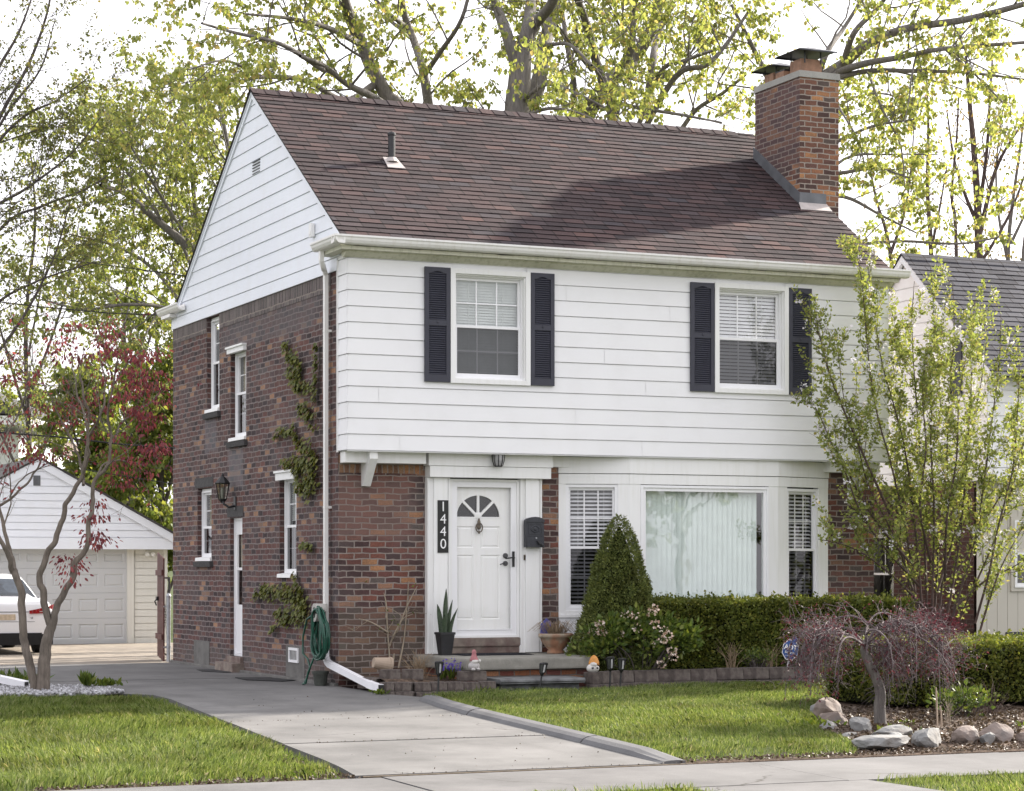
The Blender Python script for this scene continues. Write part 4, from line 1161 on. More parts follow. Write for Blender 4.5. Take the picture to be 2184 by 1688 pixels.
pw = mb.build('picture_window', M['window_vinyl'], bay, bevel=.003)
mb = MB(BM[1]); mb.face([(a+.07,c+.07,-.03),(b-.07,c+.07,-.03),(b-.07,d-.07,-.03),(a+.07,d-.07,-.03)]); mb.build('pane', glassmat('picture_glass', (.96,1,.98), 2.0, .05), pw, recalc=False)
mb = MB(BM[1]); x = a+.10
while x < b-.105:
    t = .46 + .02*math.sin(x*37); dx = .045*math.cos(t); dw = .045*math.sin(t)
    mb.face([(x-dx,c+.06,-.15-dw),(x+dx,c+.06,-.15+dw),(x+dx,d-.06,-.15+dw),(x-dx,d-.06,-.15-dw)])
    x += .079
mb.build('vertical_blind', M['blind_vertical'], pw, recalc=False)
mb = MB(BM[1]); mb.face([(a-.1,c-.1,-.45),(b+.1,c-.1,-.45),(b+.1,d+.1,-.45),(a-.1,d+.1,-.45)]); mb.build('window_backing', M['room'], pw, recalc=False)
# ------------------------------------------------------------------ porch and steps
porch = thing('porch_step', 'concrete slab step on red brick base below the white front door', 'step', (1.9, -.8, 0))
mb = MB(); mb.prism([(1.02,-.02),(1.02,-1.25),(1.14,-1.58),(2.82,-1.62),(2.98,-1.4),(3.02,-.32),(3.10,-.02)], .245, .39, 'z')
mb.build('slab', M['slab'], porch, bevel=.025)
mb = MB(); mb.box(1.12, 2.92, -1.50, -.05, -.08, .245); mb.build('brick_base', M['brick_steps'], porch)
st = thing('stone_step', 'low dark grey stone step with rounded nosing in front of the porch', 'step', (1.95, -1.9, 0))
mb = MB(); mb.box(1.42, 2.50, -1.98, -1.50, -.09, .085); mb.build('riser', M['step'], st, bevel=.01)
mb = MB(); mb.prism([(-2.07,.10),(-2.085,.115),(-2.08,.135),(-2.05,.15),(-1.5,.155),(-1.5,.087),(-2.05,.087),(-2.075,.09)], 1.38, 2.54, 'x'); mb.build('tread', M['step'], st, bevel=.006)
mt = MB()
for k in range(9): mt.box(1.48, 2.42, -.72+k*.062, -.666+k*.062, .391, .402+.003*(k%2))
mt.box(1.46, 2.44, -.74, -.14, .3905, .396)
tag(mt.build('doormat', M['mat_rubber']), 'black ribbed doormat lying on the concrete porch before the front door', 'doormat')

# ------------------------------------------------------------------ on the walls
hn = thing('house_number_sign', 'tall black plate with white digits 1440 left of the front door', 'sign', (1.41, -.12, 2.07))
mb = MB(); mb.box(1.332, 1.484, -.128, -.116, 1.725, 2.415); mb.build('plate', M['sign_black'], hn, bevel=.003)
def text_mesh(name, s, size, Mx, mat, parent, x=0, y=0, bold=0.0, ext=.002, sx=1.0):
    cu = bpy.data.curves.new('t', 'FONT'); cu.body = s; cu.size = size; cu.align_x = 'CENTER'; cu.align_y = 'CENTER'; cu.extrude = ext; cu.offset = bold
    to = bpy.data.objects.new('t', cu); COL.objects.link(to)
    dg = bpy.context.evaluated_depsgraph_get(); dg.update()
    me = bpy.data.meshes.new_from_object(to.evaluated_get(dg)); bpy.data.objects.remove(to)
    me.name = name; me.materials.clear(); me.materials.append(mat)
    for v in me.vertices: v.co = Mx(Vector((v.co.x*sx + x, v.co.y + y, v.co.z)))
    return link(name, me, parent)
for k, ch_ in enumerate('1440'):
    text_mesh('digit', ch_, .185, FRONT(-.130), M['digit'], hn, 1.408, 2.325 - k*.163, bold=-.0008)
mb_ = thing('mailbox', 'dark charcoal metal mailbox with arched top on the white pilaster', 'mailbox', (2.74, -.2, 2.0))
mb = MB(FRONT(-.115))
pts = [(2.570,1.80),(2.830,1.80),(2.830,2.15)] + [(2.700+.13*math.cos(t), 2.15+.052*math.sin(t)) for t in np.linspace(0, math.pi, 9)[1:-1]] + [(2.570,2.15)]
def slab_poly(mb, pts, w0, w1):
    A = [mb.pt((*p, w0)) for p in pts]; B = [mb.pt((*p, w1)) for p in pts]; n = len(pts)
    for f in ([A[::-1], B] + [[A[i], A[(i+1)%n], B[(i+1)%n], B[i]] for i in range(n)]): mb.f.append(f); mb.uv.append(None); mb.mi.append(mb.cur)
slab_poly(mb, pts, 0, .09); mb.build('box', M['mailbox'], mb_, bevel=.006)
mb = MB(FRONT(-.205)); slab_poly(mb, [(2.567,2.135),(2.833,2.135)] + [(2.700+.138*math.cos(t), 2.145+.062*math.sin(t)) for t in np.linspace(0, math.pi, 9)], -.02, .012); mb.build('lid', M['mailbox'], mb_)
mb = MB(FRONT(-.205)); frame_rect(mb, 2.600, 2.800, 1.975, 2.115, .012, 0, .006); mb.box(2.585, 2.815, 1.945, 1.957, 0, .008)
mb.tube([(2.700+.05*math.sin(t)*(1-.2*math.cos(2*t)), 2.045+.045*math.cos(t), .004) for t in np.linspace(0, 2*math.pi, 16)], .006, 5); mb.ball((2.700,2.045,.003), .022, .026, .006, 8, 6)
mb.build('relief', M['mailbox'], mb_)
mb = MB(FRONT(-.21)); mb.box(2.575, 2.825, 1.80, 1.94, 0, .008); mb.cur = 1; mb.lathe([(.012,0),(.012,.006)], (2.710, 1.925, .008), 10); mb.build('door', [M['mailbox'], M['galv']], mb_)
mb = MB(FRONT(-.225))
for a, b, c in ((2.735,1.86,2.785),(2.755,1.845,2.815),(2.770,1.83,2.810),(2.715,1.87,2.755)): mb.tube([(a,b+.02,.01),(c,b-.03,.02)], .011, 6)
mb.build('key_bundle', [M['black']], mb_)

lan = thing('wall_lantern', 'black coach lantern with clear panes on the brick side wall', 'lantern', (-.1, 4.75, 2.5))
ly = 4.70
mb = MB(); mb.hexa([(-.02,ly-.16-.05,2.38),(0,ly-.16-.05,2.38),(0,ly-.16+.05,2.38),(-.02,ly-.16+.05,2.38),(-.02,ly-.16-.05,2.58),(0,ly-.16-.05,2.58),(0,ly-.16+.05,2.58),(-.02,ly-.16+.05,2.58)])
mb.tube([(-.02,ly-.16,2.44),(-.10,ly-.16,2.42),(-.17,ly-.12,2.47),(-.17,ly-.08,2.53)], .018, 8)
mb.build('bracket_arm', M['black'], lan, bevel=.004)
c = (-.17, ly-.06, 2.53)
mb = MB(); mb.lathe([(.02,-.05),(.035,-.03),(.062,.0),(.066,.015)], c, 8); mb.lathe([(.112,.235),(.118,.25),(.085,.29),(.045,.335),(.02,.35),(.02,.37),(.008,.40)], c, 8)
for k in range(8):
    a = 2*math.pi*k/8; mb.tube([(c[0]+.062*math.cos(a), c[1]+.062*math.sin(a), c[2]+.01), (c[0]+.085*math.cos(a), c[1]+.085*math.sin(a), c[2]+.13), (c[0]+.105*math.cos(a), c[1]+.105*math.sin(a), c[2]+.24)], .006, 5)
mb.build('cage', M['black'], lan)
mb = MB(); mb.lathe([(.058,.012),(.081,.13),(.10,.238)], c, 8); mb.build('pane', glassmat('lantern_glass', (.8,.8,.75), 1.5, .05), lan)
mb = MB(); mb.lathe([(.02,.02),(.03,.12),(.024,.17),(.008,.19)], c, 10); mb.build('bulb', M['lens_frost'], lan)

pl = thing('porch_lantern', 'small black lantern with frosted panes hanging above the front door', 'lantern', (2.13, -.27, 3.0))
c = (2.135, -.275, 2.86)
mb = MB(); mb.lathe([(.088,.155),(.088,.172),(.05,.178)], c, 8); mb.lathe([(.045,0),(.055,.004),(.055,.014)], c, 8)
for k in range(8):
    a = 2*math.pi*(k+.5)/8; mb.tube([(c[0]+.055*math.cos(a), c[1]+.055*math.sin(a), c[2]+.01), (c[0]+.078*math.cos(a), c[1]+.078*math.sin(a), c[2]+.08), (c[0]+.084*math.cos(a), c[1]+.084*math.sin(a), c[2]+.16)], .006, 5)
mb.build('cage', M['black'], pl)
mb = MB(); mb.lathe([(.05,.012),(.073,.08),(.079,.157)], c, 8); mb.build('pane', M['lens_frost'], pl)

# ------------------------------------------------------------------ hose on its hanger
hh = thing('hose_hanger', 'grey plastic hose hanger fixed at the downspout', 'hose hanger', (-.1, .3, .95))
mb = MB(lambda p: Vector((-.10 - p.z, .30 - p.x, .96 + p.y)))
n = 20
for k in range(n):
    a, b = 2*math.pi*k/n, 2*math.pi*(k+1)/n
    f = lambda t, r, w_: (r*math.cos(t), r*1.05*math.sin(t) - (.03 if math.sin(t) < 0 else 0), w_)
    mb.hexa([f(a,.062,0),f(b,.062,0),f(b,.095,0),f(a,.095,0),f(a,.055,.13),f(b,.055,.13),f(b,.10,.13),f(a,.10,.13)])
mb.box(-.09, .09, -.12, .10, -.02, .0)
mb.build('hanger_body', M['grey_plastic'], hh)
hs = MB()
rl = random.Random(4)
pts = []
for loop in range(11):
    ry, rz = .15 + rl.uniform(-.02, .11), .31 + rl.uniform(-.045, .05)
    cy, cx_ = .17 + rl.uniform(-.03, .03), -.13 - loop*.011 + rl.uniform(-.006, .006)
    for k in range(22):
        t = 2*math.pi*k/22
        s = math.sin(t); yy = cy + ry*math.sin(t)*(1 - .25*math.cos(t)) + .04*(math.cos(t) > .5)
        pts.append((cx_ + .012*math.sin(3*t+loop), yy, .68 + rz*math.cos(t)))
hs.tube(pts, .0135, 7)
hs.tube([(-.2,.38,.93),(-.22,.62,.85),(-.24,.72,.62),(-.25,.70,.40),(-.24,.52,.33),(-.25,.40,.22),(-.27,.46,.10),(-.30,.50,.02),(-.33,.46,.012),(-.31,.40,.02),(-.28,.40,.16),(-.24,.30,.34),(-.2,.26,.40)], .0135, 7)
hs.tube([(-.2,.45,.95),(-.21,.42,.8),(-.2,.32,.55),(-.19,.30,.40)], .0135, 7)
tag(hs.build('garden_hose', M['hose'], smooth=True), 'green garden hose coiled on the hanger at the house corner', 'hose')

# ------------------------------------------------------------------ pots
sp = thing('small_planter', 'small dark planter standing on the drive at the brick corner', 'plant pot', (-.17, .22, 0))
mb = MB(); mb.lathe([(.078,.0),(.098,.145),(.108,.147),(.112,.185),(.098,.188),(.092,.15)], (-.17,.22,0), 18); mb.build('bowl', M['pot_dark'], sp, smooth=False)
mb = MB(); mb.lathe([(.092,.155),(.01,.165)], (-.17,.22,0), 14); mb.build('soil', M['soil'], sp)
tp = MB(lambda p: Matrix.Rotation(R(100), 3, 'Y') @ p + Vector((.30,-.78,.31)))
tp.lathe([(.065,-.11),(.098,.09),(.106,.092),(.106,.125),(.096,.125),(.088,.08),(.05,-.09)], (0,0,0), 18)
tag(tp.build('flower_pot', M['pot_tan']), 'tan clay flower pot lying on its side in the bed by the downspout', 'plant pot')
bp = thing('tall_planter', 'tall black planter standing left of the front door', 'plant pot', (1.30, -.35, .39))
mb = MB(); c = (1.33, -.38, .39)
def sqpot(mb, c, b, t, h, th=.02):
    P = lambda r, z: [(c[0]-r,c[1]-r,c[2]+z),(c[0]+r,c[1]-r,c[2]+z),(c[0]+r,c[1]+r,c[2]+z),(c[0]-r,c[1]+r,c[2]+z)]
    R_ = [P(b,0), P(t,h), P(t+.008,h), P(t+.008,h+.03), P(t-th,h+.03), P(t-th,h-.03)]
    for A, B in zip(R_[:-1], R_[1:]):
        for k in range(4): l = (k+1)%4; mb.face([A[k],A[l],B[l],B[k]])
    mb.face(R_[0][::-1]); mb.face(R_[-1])
sqpot(mb, c, .068, .098, .27); mb.build('pot', M['pot_black'], bp)
snk = MB()
snk_t = thing('snake_plant', 'snake plant with upright banded leaves in the tall black planter', 'plant', (c[0], c[1], c[2]+.3))
m_, n_, p_, o_ = newmat('snake_leaf_banded')
for (dx, dy, h, lx, ly_, w_) in ((0,0,.66,.02,0,.036),(.06,.02,.50,.07,0,.033),(-.07,.01,.44,-.05,0,.034),(.075,-.05,.38,.10,-.02,.034),(-.03,-.06,.30,-.02,-.03,.03),(.03,.07,.55,.035,.03,.03)):
    snk = MB(); n = 9; L = []
    for k in range(n+1):
        t = k/n; ww = w_*(.75+.7*t-.2*t*t)*(1-t**4)*1.05 + .001; tw = .5*t + dx*5
        cx_, cy_, cz_ = c[0]+dx*.75+lx*t*t, c[1]+dy*.75+ly_*t, c[2]+.26+h*t*.92
        L.append(((cx_-ww*math.cos(tw), cy_-ww*math.sin(tw)*.5, cz_), (cx_, cy_+.012, cz_), (cx_+ww*math.cos(tw), cy_+ww*math.sin(tw)*.5, cz_)))
    for A, B in zip(L[:-1], L[1:]):
        snk.face([A[0],A[1],B[1],B[0]]); snk.face([A[1],A[2],B[2],B[1]])
    snk.build('leaf', m_, snk_t, recalc=False)
f_ = noise(n_, 5, 4, vec=stretch(n_, (3, 3, 16)), dist=1.2)
n_.links.new(ramp(n_, f_, [(.4, (.018,.035,.018)), (.52, (.06,.085,.045)), (.62, (.025,.05,.022))]), p_.inputs['Base Color']); p_.inputs['Roughness'].default_value = .45
tb = thing('terracotta_bowl', 'weathered terracotta bowl standing right of the front door', 'plant pot', (2.95, -.35, .39))
c = (2.90, -.42, .39)
mb = MB(); mb.lathe([(.115,0),(.12,.02),(.10,.05),(.14,.09),(.19,.16),(.205,.21),(.228,.215),(.232,.25),(.222,.268),(.205,.262),(.19,.22)], c, 26); mb.build('bowl', M['terracotta'], tb, smooth=True)
for s in (-1, 1):
    mb = MB(); mb.ball((c[0]+s*.225, c[1]-.02, c[2]+.235), .035, .04, .03, 10, 6); mb.build('lug', M['terracotta'], tb, smooth=True)
mb = MB(); mb.lathe([(.2,.235),(.01,.25)], c, 16); mb.build('soil', M['soil'], tb)
dp = MB()
rl = random.Random(8)
for k in range(150):
    a = rl.uniform(0, 2*math.pi); r = rl.uniform(0, .12); L = rl.uniform(.12, .30); e = rl.uniform(.15, 1.2)
    x, y, z = c[0]+r*math.cos(a), c[1]+r*math.sin(a), c[2]+.235
    dp.tube([(x,y,z),(x+L*.45*math.cos(a)*e,y+L*.45*math.sin(a)*e,z+L*.7),(x+L*.95*math.cos(a)*e,y+L*.95*math.sin(a)*e,z+L*(.8-.5*e))], [.004,.003,.0015], 3, cap=False)
tag(dp.build('dry_grass_plant', M['twig_pale']), 'dried straw coloured plant in the terracotta bowl', 'plant')
mb = MB(FRONT(-.36)); slab_poly(mb, [(2.70,.63),(2.83,.65),(2.86,.80),(2.79,.86),(2.71,.78)], 0, .012)
tag(mb.build('garden_ornament', M['blue_glaze']), 'small blue ornament propped behind the terracotta bowl', 'ornament')

# ------------------------------------------------------------------ retaining walls of loose blocks
def block(mb, L, D, H, seed):
    n = 5
    for k in range(n):
        pass
    a = lambda s: .012*mnoise.noise(Vector((seed*1.7+s, seed, s)))
    mb.hexa([(-L/2+a(1),-D/2+a(2),a(9)*.3),(L/2+a(3),-D/2+a(4),0),(L/2-.01,D/2,0),(-L/2+.01,D/2,0),
             (-L/2+a(5),-D/2+.015+a(6),H+a(10)*.4),(L/2+a(7),-D/2+.015+a(8),H),(L/2-.01,D/2,H),(-L/2+.01,D/2,H)])
block_protos = []
for k in range(6):
    mb = MB(); block(mb, .30, .2, .10, k+2); me_o = mb.build('garden_block', M['block'], bevel=.012)
    block_protos.append(me_o)
used_blk = set(); bcount = 0
def place_block(x, y, z, rz, sx=1.0, sz=1.0, grp='blocks edging the planting beds', lab='rough brown concrete block laid in the low wall edging the planting beds'):
    global bcount
    k = bcount % 6; bcount += 1
    if k not in used_blk: o = block_protos[k]; used_blk.add(k)
    else: o = block_protos[k].copy(); COL.objects.link(o)
    o.location = (x, y, z); o.rotation_euler = (0, 0, rz + random.uniform(-.04, .04)); o.scale = (sx, 1, sz)
    tag(o, lab, 'block', grp)
def block_run(pts, z, L=.30, h=.10, skip=0.0):
    for (xa, ya), (xb, yb) in zip(pts[:-1], pts[1:]):
        d = math.hypot(xb-xa, yb-ya); n = max(1, round(d/L)); rz = math.atan2(yb-ya, xb-xa)
        for k in range(n):
            t = (k+.5)/n; place_block(xa+(xb-xa)*t, ya+(yb-ya)*t, z+random.uniform(-.006,.006), rz, (d/n)/.30*.985, h/.10)
block_run([(-.02,-1.62),(.30,-1.95),(1.28,-2.12)], -.055, .22, .075)
block_run([(.02,-1.54),(.32,-1.84),(1.32,-2.02)], .022, .21, .105)
block_run([(-.0,-.95),(.08,-1.35)], .022, .30, .14)
block_run([(.10,-1.22),(.62,-1.42)], .13, .30, .13)
block_run([(.95,-1.72),(1.30,-1.78)], .13, .32, .12)
block_run([(2.60,-2.05),(2.95,-2.0)], -.06, .26, .12)
block_run([(2.62,-1.98),(3.3,-1.78),(3.75,-1.62),(4.25,-1.60),(6.5,-1.78),(7.6,-1.78)], .06, .36, .15)
block_run([(2.95,-2.0),(3.5,-1.82),(4.25,-1.68),(6.5,-1.84),(7.6,-1.84)], -.08, .42, .14)
BED_L = [(-.02,-.02),(1.02,-.02),(1.02,-1.3),(1.30,-1.72),(1.25,-2.05),(.32,-1.84),(.02,-1.5)]
polysheet('flower_bed', BED_L, lambda x, y: .14 + .03*mnoise.noise(Vector((x*3, y*3, 0))) - (.06 if y < -1.5 else 0), M['soil'], .15)
BED_M = [(2.95,-.02),(HX,-.02),(10,-.02),(10,-1.8),(6.5,-1.75),(4.25,-1.58),(3.3,-1.72),(2.62,-1.95),(2.85,-1.5),(3.0,-.4)]
polysheet('flower_bed', BED_M, lambda x, y: .17 + .03*mnoise.noise(Vector((x*3, y*3, 0))), M['soil'], .2)

# ------------------------------------------------------------------ garden gnomes, path lights, yard sign
gn = thing('garden_gnome', 'small gnome with faded pink pointed hat on the edging blocks left of the step', 'garden gnome', (1.16, -1.80, .255))
c = (1.14, -1.80, .255)
mb = MB(); mb.ball((c[0],c[1],c[2]+.055), .075, .065, .058, 14, 8); mb.ball((c[0]-.03,c[1]-.05,c[2]+.015), .028, .035, .018, 8, 6); mb.ball((c[0]+.035,c[1]-.05,c[2]+.018), .028, .03, .018, 8, 6); mb.build('body', M['gnome_grey'], gn, smooth=True)
mb = MB(); mb.ball((c[0],c[1]-.02,c[2]+.11), .05, .045, .035, 12, 6); mb.build('beard', M['gnome_white'], gn, smooth=True)
mb = MB(); mb.lathe([(.058,.115),(.05,.14),(.034,.18),(.026,.21),(.03,.225),(.02,.25),(.003,.26)], c, 14); mb.build('hat', M['gnome_pink'], gn, smooth=True)
mb = MB(); mb.ball((c[0]+.055,c[1]-.045,c[2]+.12), .02, .018, .02, 8, 6); mb.build('ball', M['gnome_white'], gn, smooth=True)
go = thing('garden_gnome', 'small white bearded gnome with orange hat on the blocks right of the step', 'garden gnome', (2.72, -1.95, .21))
c = (2.70, -1.96, .21)
mb = MB(); mb.ball((c[0],c[1],c[2]+.05), .085, .07, .06, 14, 8); mb.build('body', M['gnome_white'], go, smooth=True)
mb = MB(); mb.ball((c[0],c[1]-.02,c[2]+.095), .05, .05, .04, 12, 6); mb.build('face', M['gnome_white'], go, smooth=True)
mb = MB()
for s in (-1, 1): mb.ball((c[0]+s*.03,c[1]-.06,c[2]+.055), .018, .012, .014, 8, 6)
mb.build('glasses', M['mailbox'], go)
mb = MB(); mb.lathe([(.07,.09),(.066,.12),(.056,.155),(.04,.19),(.018,.21),(.003,.216)], (c[0]+.02,c[1]+.01,c[2]), 14); mb.build('hat', M['gnome_orange'], go, smooth=True)

def path_light(x, y, z, h, lean, lab):
    r = thing('path_light', lab, 'garden light', (x, y, z), 'solar lights along the planting beds')
    ln = lambda t: Vector((x+lean*t, y, z+h*t))
    mb = MB(); mb.tube([ln(-.1/h), ln(.62)], .012, 8); mb.build('stake', M['black'], r)
    a = ln(.62); b = ln(1.0); ax = (b-a).normalized()
    mb = MB(lambda p: a + Vector((p.x, p.y, 0)) + ax*p.z)
    L = (b-a).length
    mb.lathe([(.012,-.02),(.024,.0),(.034,.02)], (0,0,0), 6); mb.lathe([(.054,L-.018),(.058,L-.012),(.058,L),(.02,L+.008)], (0,0,0), 6)
    for k in range(6):
        t = 2*math.pi*k/6; mb.tube([(.032*math.cos(t),.032*math.sin(t),.015),(.053*math.cos(t),.053*math.sin(t),L-.012)], .0075, 5)
    mb.build('cage', M['black'], r)
    mb = MB(lambda p: a + Vector((p.x, p.y, 0)) + ax*p.z); mb.lathe([(.029,.018),(.048,L-.016)], (0,0,0), 6); mb.build('lens', M['pot_dark'], r)
    mb = MB(lambda p: a + Vector((p.x, p.y, 0)) + ax*p.z); mb.lathe([(.012,.03),(.016,L*.5),(.014,L*.85)], (.0,-.032,0), 8); mb.build('bulb', M['lens_frost'], r)
path_light(.405, -2.42, -.03, .43, .02, 'black solar path light in front of the block wall beside the drive')
path_light(1.84, -2.20, -.03, .38, .07, 'black solar path light leaning in front of the stone step')
path_light(2.80, -2.24, -.03, .44, .01, 'black solar path light nearer the orange hat gnome')
path_light(2.92, -2.28, -.03, .42, .03, 'black solar path light nearer the rhododendron, right of its twin')

ys_ = thing('yard_sign', 'blue and white octagonal security sign on a short white stake in the bed', 'sign', (5.9, -1.45, .17))
sx_, sy_ = 5.80, -1.52
YM = lambda p: Matrix.Rotation(R(-34), 3, 'Z') @ (Matrix.Rotation(R(9), 3, 'Y') @ Vector((p.x*.70, -p.z, p.y*.74))) + Vector((sx_, sy_, .17))
mb = MB(YM); mb.box(-.012, .012, -.15, .16, -.006, .006); mb.build('stake', M['white_plastic'], ys_)
oc = lambda r, cy=.36: [(r*math.cos(R(22.5+45*k))*1.0, cy + r*1.22*math.sin(R(22.5+45*k))) for k in range(8)]
mb = MB(YM); slab_poly(mb, oc(.165), .006, .012); mb.build('border', M['digit'], ys_)
mb = MB(YM); slab_poly(mb, oc(.150), .012, .015); mb.build('panel', M['sign_blue'], ys_)
text_mesh('letters', 'ADT', .135, lambda p: YM(Vector((p.x, p.y, p.z+.016))), M['digit'], ys_, 0, .40, bold=.003, sx=.9)
text_mesh('letters', 'Security', .06, lambda p: YM(Vector((p.x, p.y, p.z+.016))), M['digit'], ys_, 0, .31, bold=.001)
mb = MB(YM); mb.box(-.08, .08, .247, .252, .015, .017); mb.build('rule', M['digit'], ys_)
mb = MB(YM); mb.ball((.055, .545, .008), .05, .06, .01, 10, 6); mb.build('topper', M['sign_blue'], ys_)

# ------------------------------------------------------------------ dark flat mats on the drive, cables
mb = MB(); mb.prism([(-.60,2.60),(-.16,2.42),(-.02+-.06,1.52),(-.32,1.35),(-.66,1.9)], .002, .009, 'z')
tag(mb.build('rubber_mat', M['rubber']), 'black flat mat on the drive below the basement window', 'mat')
mb = MB(); mb.prism([(-.42,5.15),(-.12,5.1),(-.10,4.2),(-.30,4.1),(-.50,4.6)], .002, .009, 'z')
tag(mb.build('rubber_mat', M['rubber']), 'black flat mat on the drive below the side door step', 'mat')
def cable(pts_px, d, lab, rad=.018):
    mb = MB(); mb.tube([at(x, y, d) for x, y in pts_px], rad, 5)
    tag(mb.build('utility_cable', M['wire']), lab, 'cable')
cable([(-40,538),(120,552),(260,570),(420,592)], 50, 'dark overhead cable crossing the pale sky left of the gable', .012)
cable([(-40,640),(100,656),(230,668),(400,675)], 50, 'dark overhead cable just above the red leaved tree', .014)
cable([(-40,920),(120,932),(260,948),(420,960)], 52, 'dark overhead cable above the garage ridge', .02)
cable([(180,1002),(290,1020),(420,1040)], 52, 'lowest dark cable beside the garage roof', .012)

# ------------------------------------------------------------------ left neighbour's downspout foot on the white gravel
mb = MB(); a = Vector((-4.75, 1.9, .27)); b = Vector((-3.90, .62, .07))
duct(mb, [a, a+(b-a)*.85, b], .085, .085); e = b + (b-a).normalized()*.004
mb.cur = 1; d_ = (b-a).normalized(); u_ = Vector((d_.y, -d_.x, 0)).normalized()
mb.hexa([e - u_*.032 + Vector((0,0,-.034)), e + u_*.032 + Vector((0,0,-.034)), e + u_*.032 + Vector((0,0,-.034)) + d_*.003, e - u_*.032 + Vector((0,0,-.034)) + d_*.003,
         e - u_*.032 + Vector((0,0,.034)), e + u_*.032 + Vector((0,0,.034)), e + u_*.032 + Vector((0,0,.034)) + d_*.003, e - u_*.032 + Vector((0,0,.034)) + d_*.003])
tag(mb.build('downspout_extension', [M['white_plastic'], M['black']]), 'white downspout extension lying on white gravel at the left edge', 'downspout')

# ------------------------------------------------------------------ rocks round the weeping tree bed
def rock(x, y, z, rx, ry, rz, seed, rot, mat, lab):
    rnd = random.Random(seed)
    bm = bmesh.new(); bmesh.ops.create_icosphere(bm, subdivisions=3, radius=1)
    planes = []
    for k in range(15):
        d = Vector((rnd.gauss(0,1), rnd.gauss(0,1), rnd.gauss(0,1))).normalized(); planes.append((d, rnd.uniform(.55, .82)))
    for v in bm.verts:
        p = v.co.copy()
        for d, h in planes:
            k = p.dot(d)
            if k > h: p -= d*(k-h)
        p *= 1.12 + .10*mnoise.noise(p*3.5 + Vector((seed, 0, 0)))
        v.co = Vector((p.x*rx, p.y*ry, p.z*rz))
    me = bpy.data.meshes.new('rock'); bm.to_mesh(me); bm.free(); me.materials.append(M[mat])
    o = link('rock', me); o.location = (x, y, z); o.rotation_euler = (rnd.uniform(-.2,.2), rnd.uniform(-.15,.15), rot)
    tag(o, lab, 'rock', 'rocks bordering the planting bed')
for spec in (
    (3.30,-6.35,-.08,.13,.12,.13,1,.3,'rock','roundish grey rock, farthest back at the lawn edge of the bed'),
    (3.18,-6.72,-.06,.24,.18,.20,2,.5,'rock_pink','big pinkish rock standing at the lawn edge of the bed'),
    (2.93,-7.25,-.10,.22,.15,.12,3,-.3,'rock_pink','low tan rock beside the big pinkish one'),
    (2.55,-7.75,-.13,.15,.12,.10,4,.2,'rock','small flat grey rock between the tan one and the pale pointed one'),
    (2.62,-8.25,-.09,.19,.15,.16,5,.9,'rock','pale pointed grey rock where the border turns towards the pavement'),
    (2.25,-8.62,-.15,.15,.12,.07,6,.4,'rock','thin grey slab lying low beside the pale pointed rock'),
    (2.62,-8.85,-.10,.30,.16,.09,7,-.1,'rock','long flat grey slab behind the front rocks'),
    (2.02,-9.52,-.13,.38,.20,.11,8,-.15,'rock','broad flat light grey rock nearest the pavement'),
    (2.62,-9.42,-.11,.26,.19,.16,9,.3,'rock','large whitish grey rock with a sloping face beside the broad flat one'),
    (3.12,-9.32,-.13,.20,.15,.13,10,.2,'rock_pink','tan angular rock right of the large whitish grey one'),
    (3.52,-9.30,-.12,.25,.17,.15,11,-.2,'rock_pink','pinkish brown block shaped rock in the front border'),
    (3.98,-9.28,-.13,.24,.16,.14,12,.1,'rock_pink','light tan block shaped rock right of the pinkish brown one'),
    (4.42,-9.25,-.12,.20,.18,.16,13,.4,'rock','smooth round grey boulder in the front border'),
    (4.86,-9.22,-.13,.22,.17,.16,14,.1,'rock_pink','rightmost tan boulder in the front border'),
    (3.32,-9.42,-.15,.12,.10,.09,15,.5,'rock','small grey stone between the tan angular rock and the pinkish brown one'),
    (3.76,-9.40,-.15,.11,.09,.08,16,.2,'rock_pink','small brownish stone wedged before the light tan rock'),
    (2.30,-9.35,-.14,.14,.11,.10,17,.8,'rock','small grey stone between the broad flat rock and the whitish one'),
    (2.42,-7.98,-.14,.11,.09,.08,18,.1,'rock','tiny grey stone at the turn of the bed border by the lawn')):
    rock(spec[0], spec[1], spec[2]+.015, spec[3]*.80, spec[4]*.82, spec[5]*.80, *spec[6:])
# ------------------------------------------------------------------ garage
gar = thing('garage', 'white detached garage with gable roof and panelled overhead door behind the drive', 'garage', (0, 19, 0))
GX0, GX1, GY, GR = -2.95, 2.46, 17.5, -.2
gez, gzr = 1.93, 3.70
gsl = (gzr-2.20)/(GX1+.10-GR)
mb = MB(FRONT(GY))
lap(mb, lambda v: 1.80, lambda v: GX1, -.03, 14, .14, lip=.014)
mb.face([(1.7,-.05,-.014),(GX1,-.05,-.014),(GX1,1.95,-.014),(1.7,1.95,-.014)])
mb.build('front_wall', M['cream'], gar, recalc=False)
mb = MB(); mb.box(GX0, -2.56, GY-.01, GY+.03, -.05, 1.93); mb.build('front_wall', M['cream'], gar); mb = MB(); mb.quad((GX1,GY,-.05),(GX1,GY+6,-.05),(GX1,GY+6,2.1),(GX1,GY,2.1)); mb.build('side_wall', M['cream'], gar); mb = MB(); mb.quad((GX0,GY,-.05),(GX0,GY+6,-.05),(GX0,GY+6,2.1),(GX0,GY,2.1)); mb.build('side_wall', M['cream'], gar); mb = MB(); mb.box(GX1-.06, GX1+.02, GY-.03, GY+.02, -.05, 1.93); mb.build('corner_board', M['cream'], gar)
mb = MB(FRONT(GY-.28))
gfun = lambda v: (gzr-.16-v)/gsl
lap(mb, lambda v: max(GX0-.1, GR-gfun(v)), lambda v: min(GX1+.1, GR+gfun(v)), 2.13, 10, .145, lip=.014)
mb.box(GX0-.1, GX1+.12, 1.90, 2.13, -.05, .02)
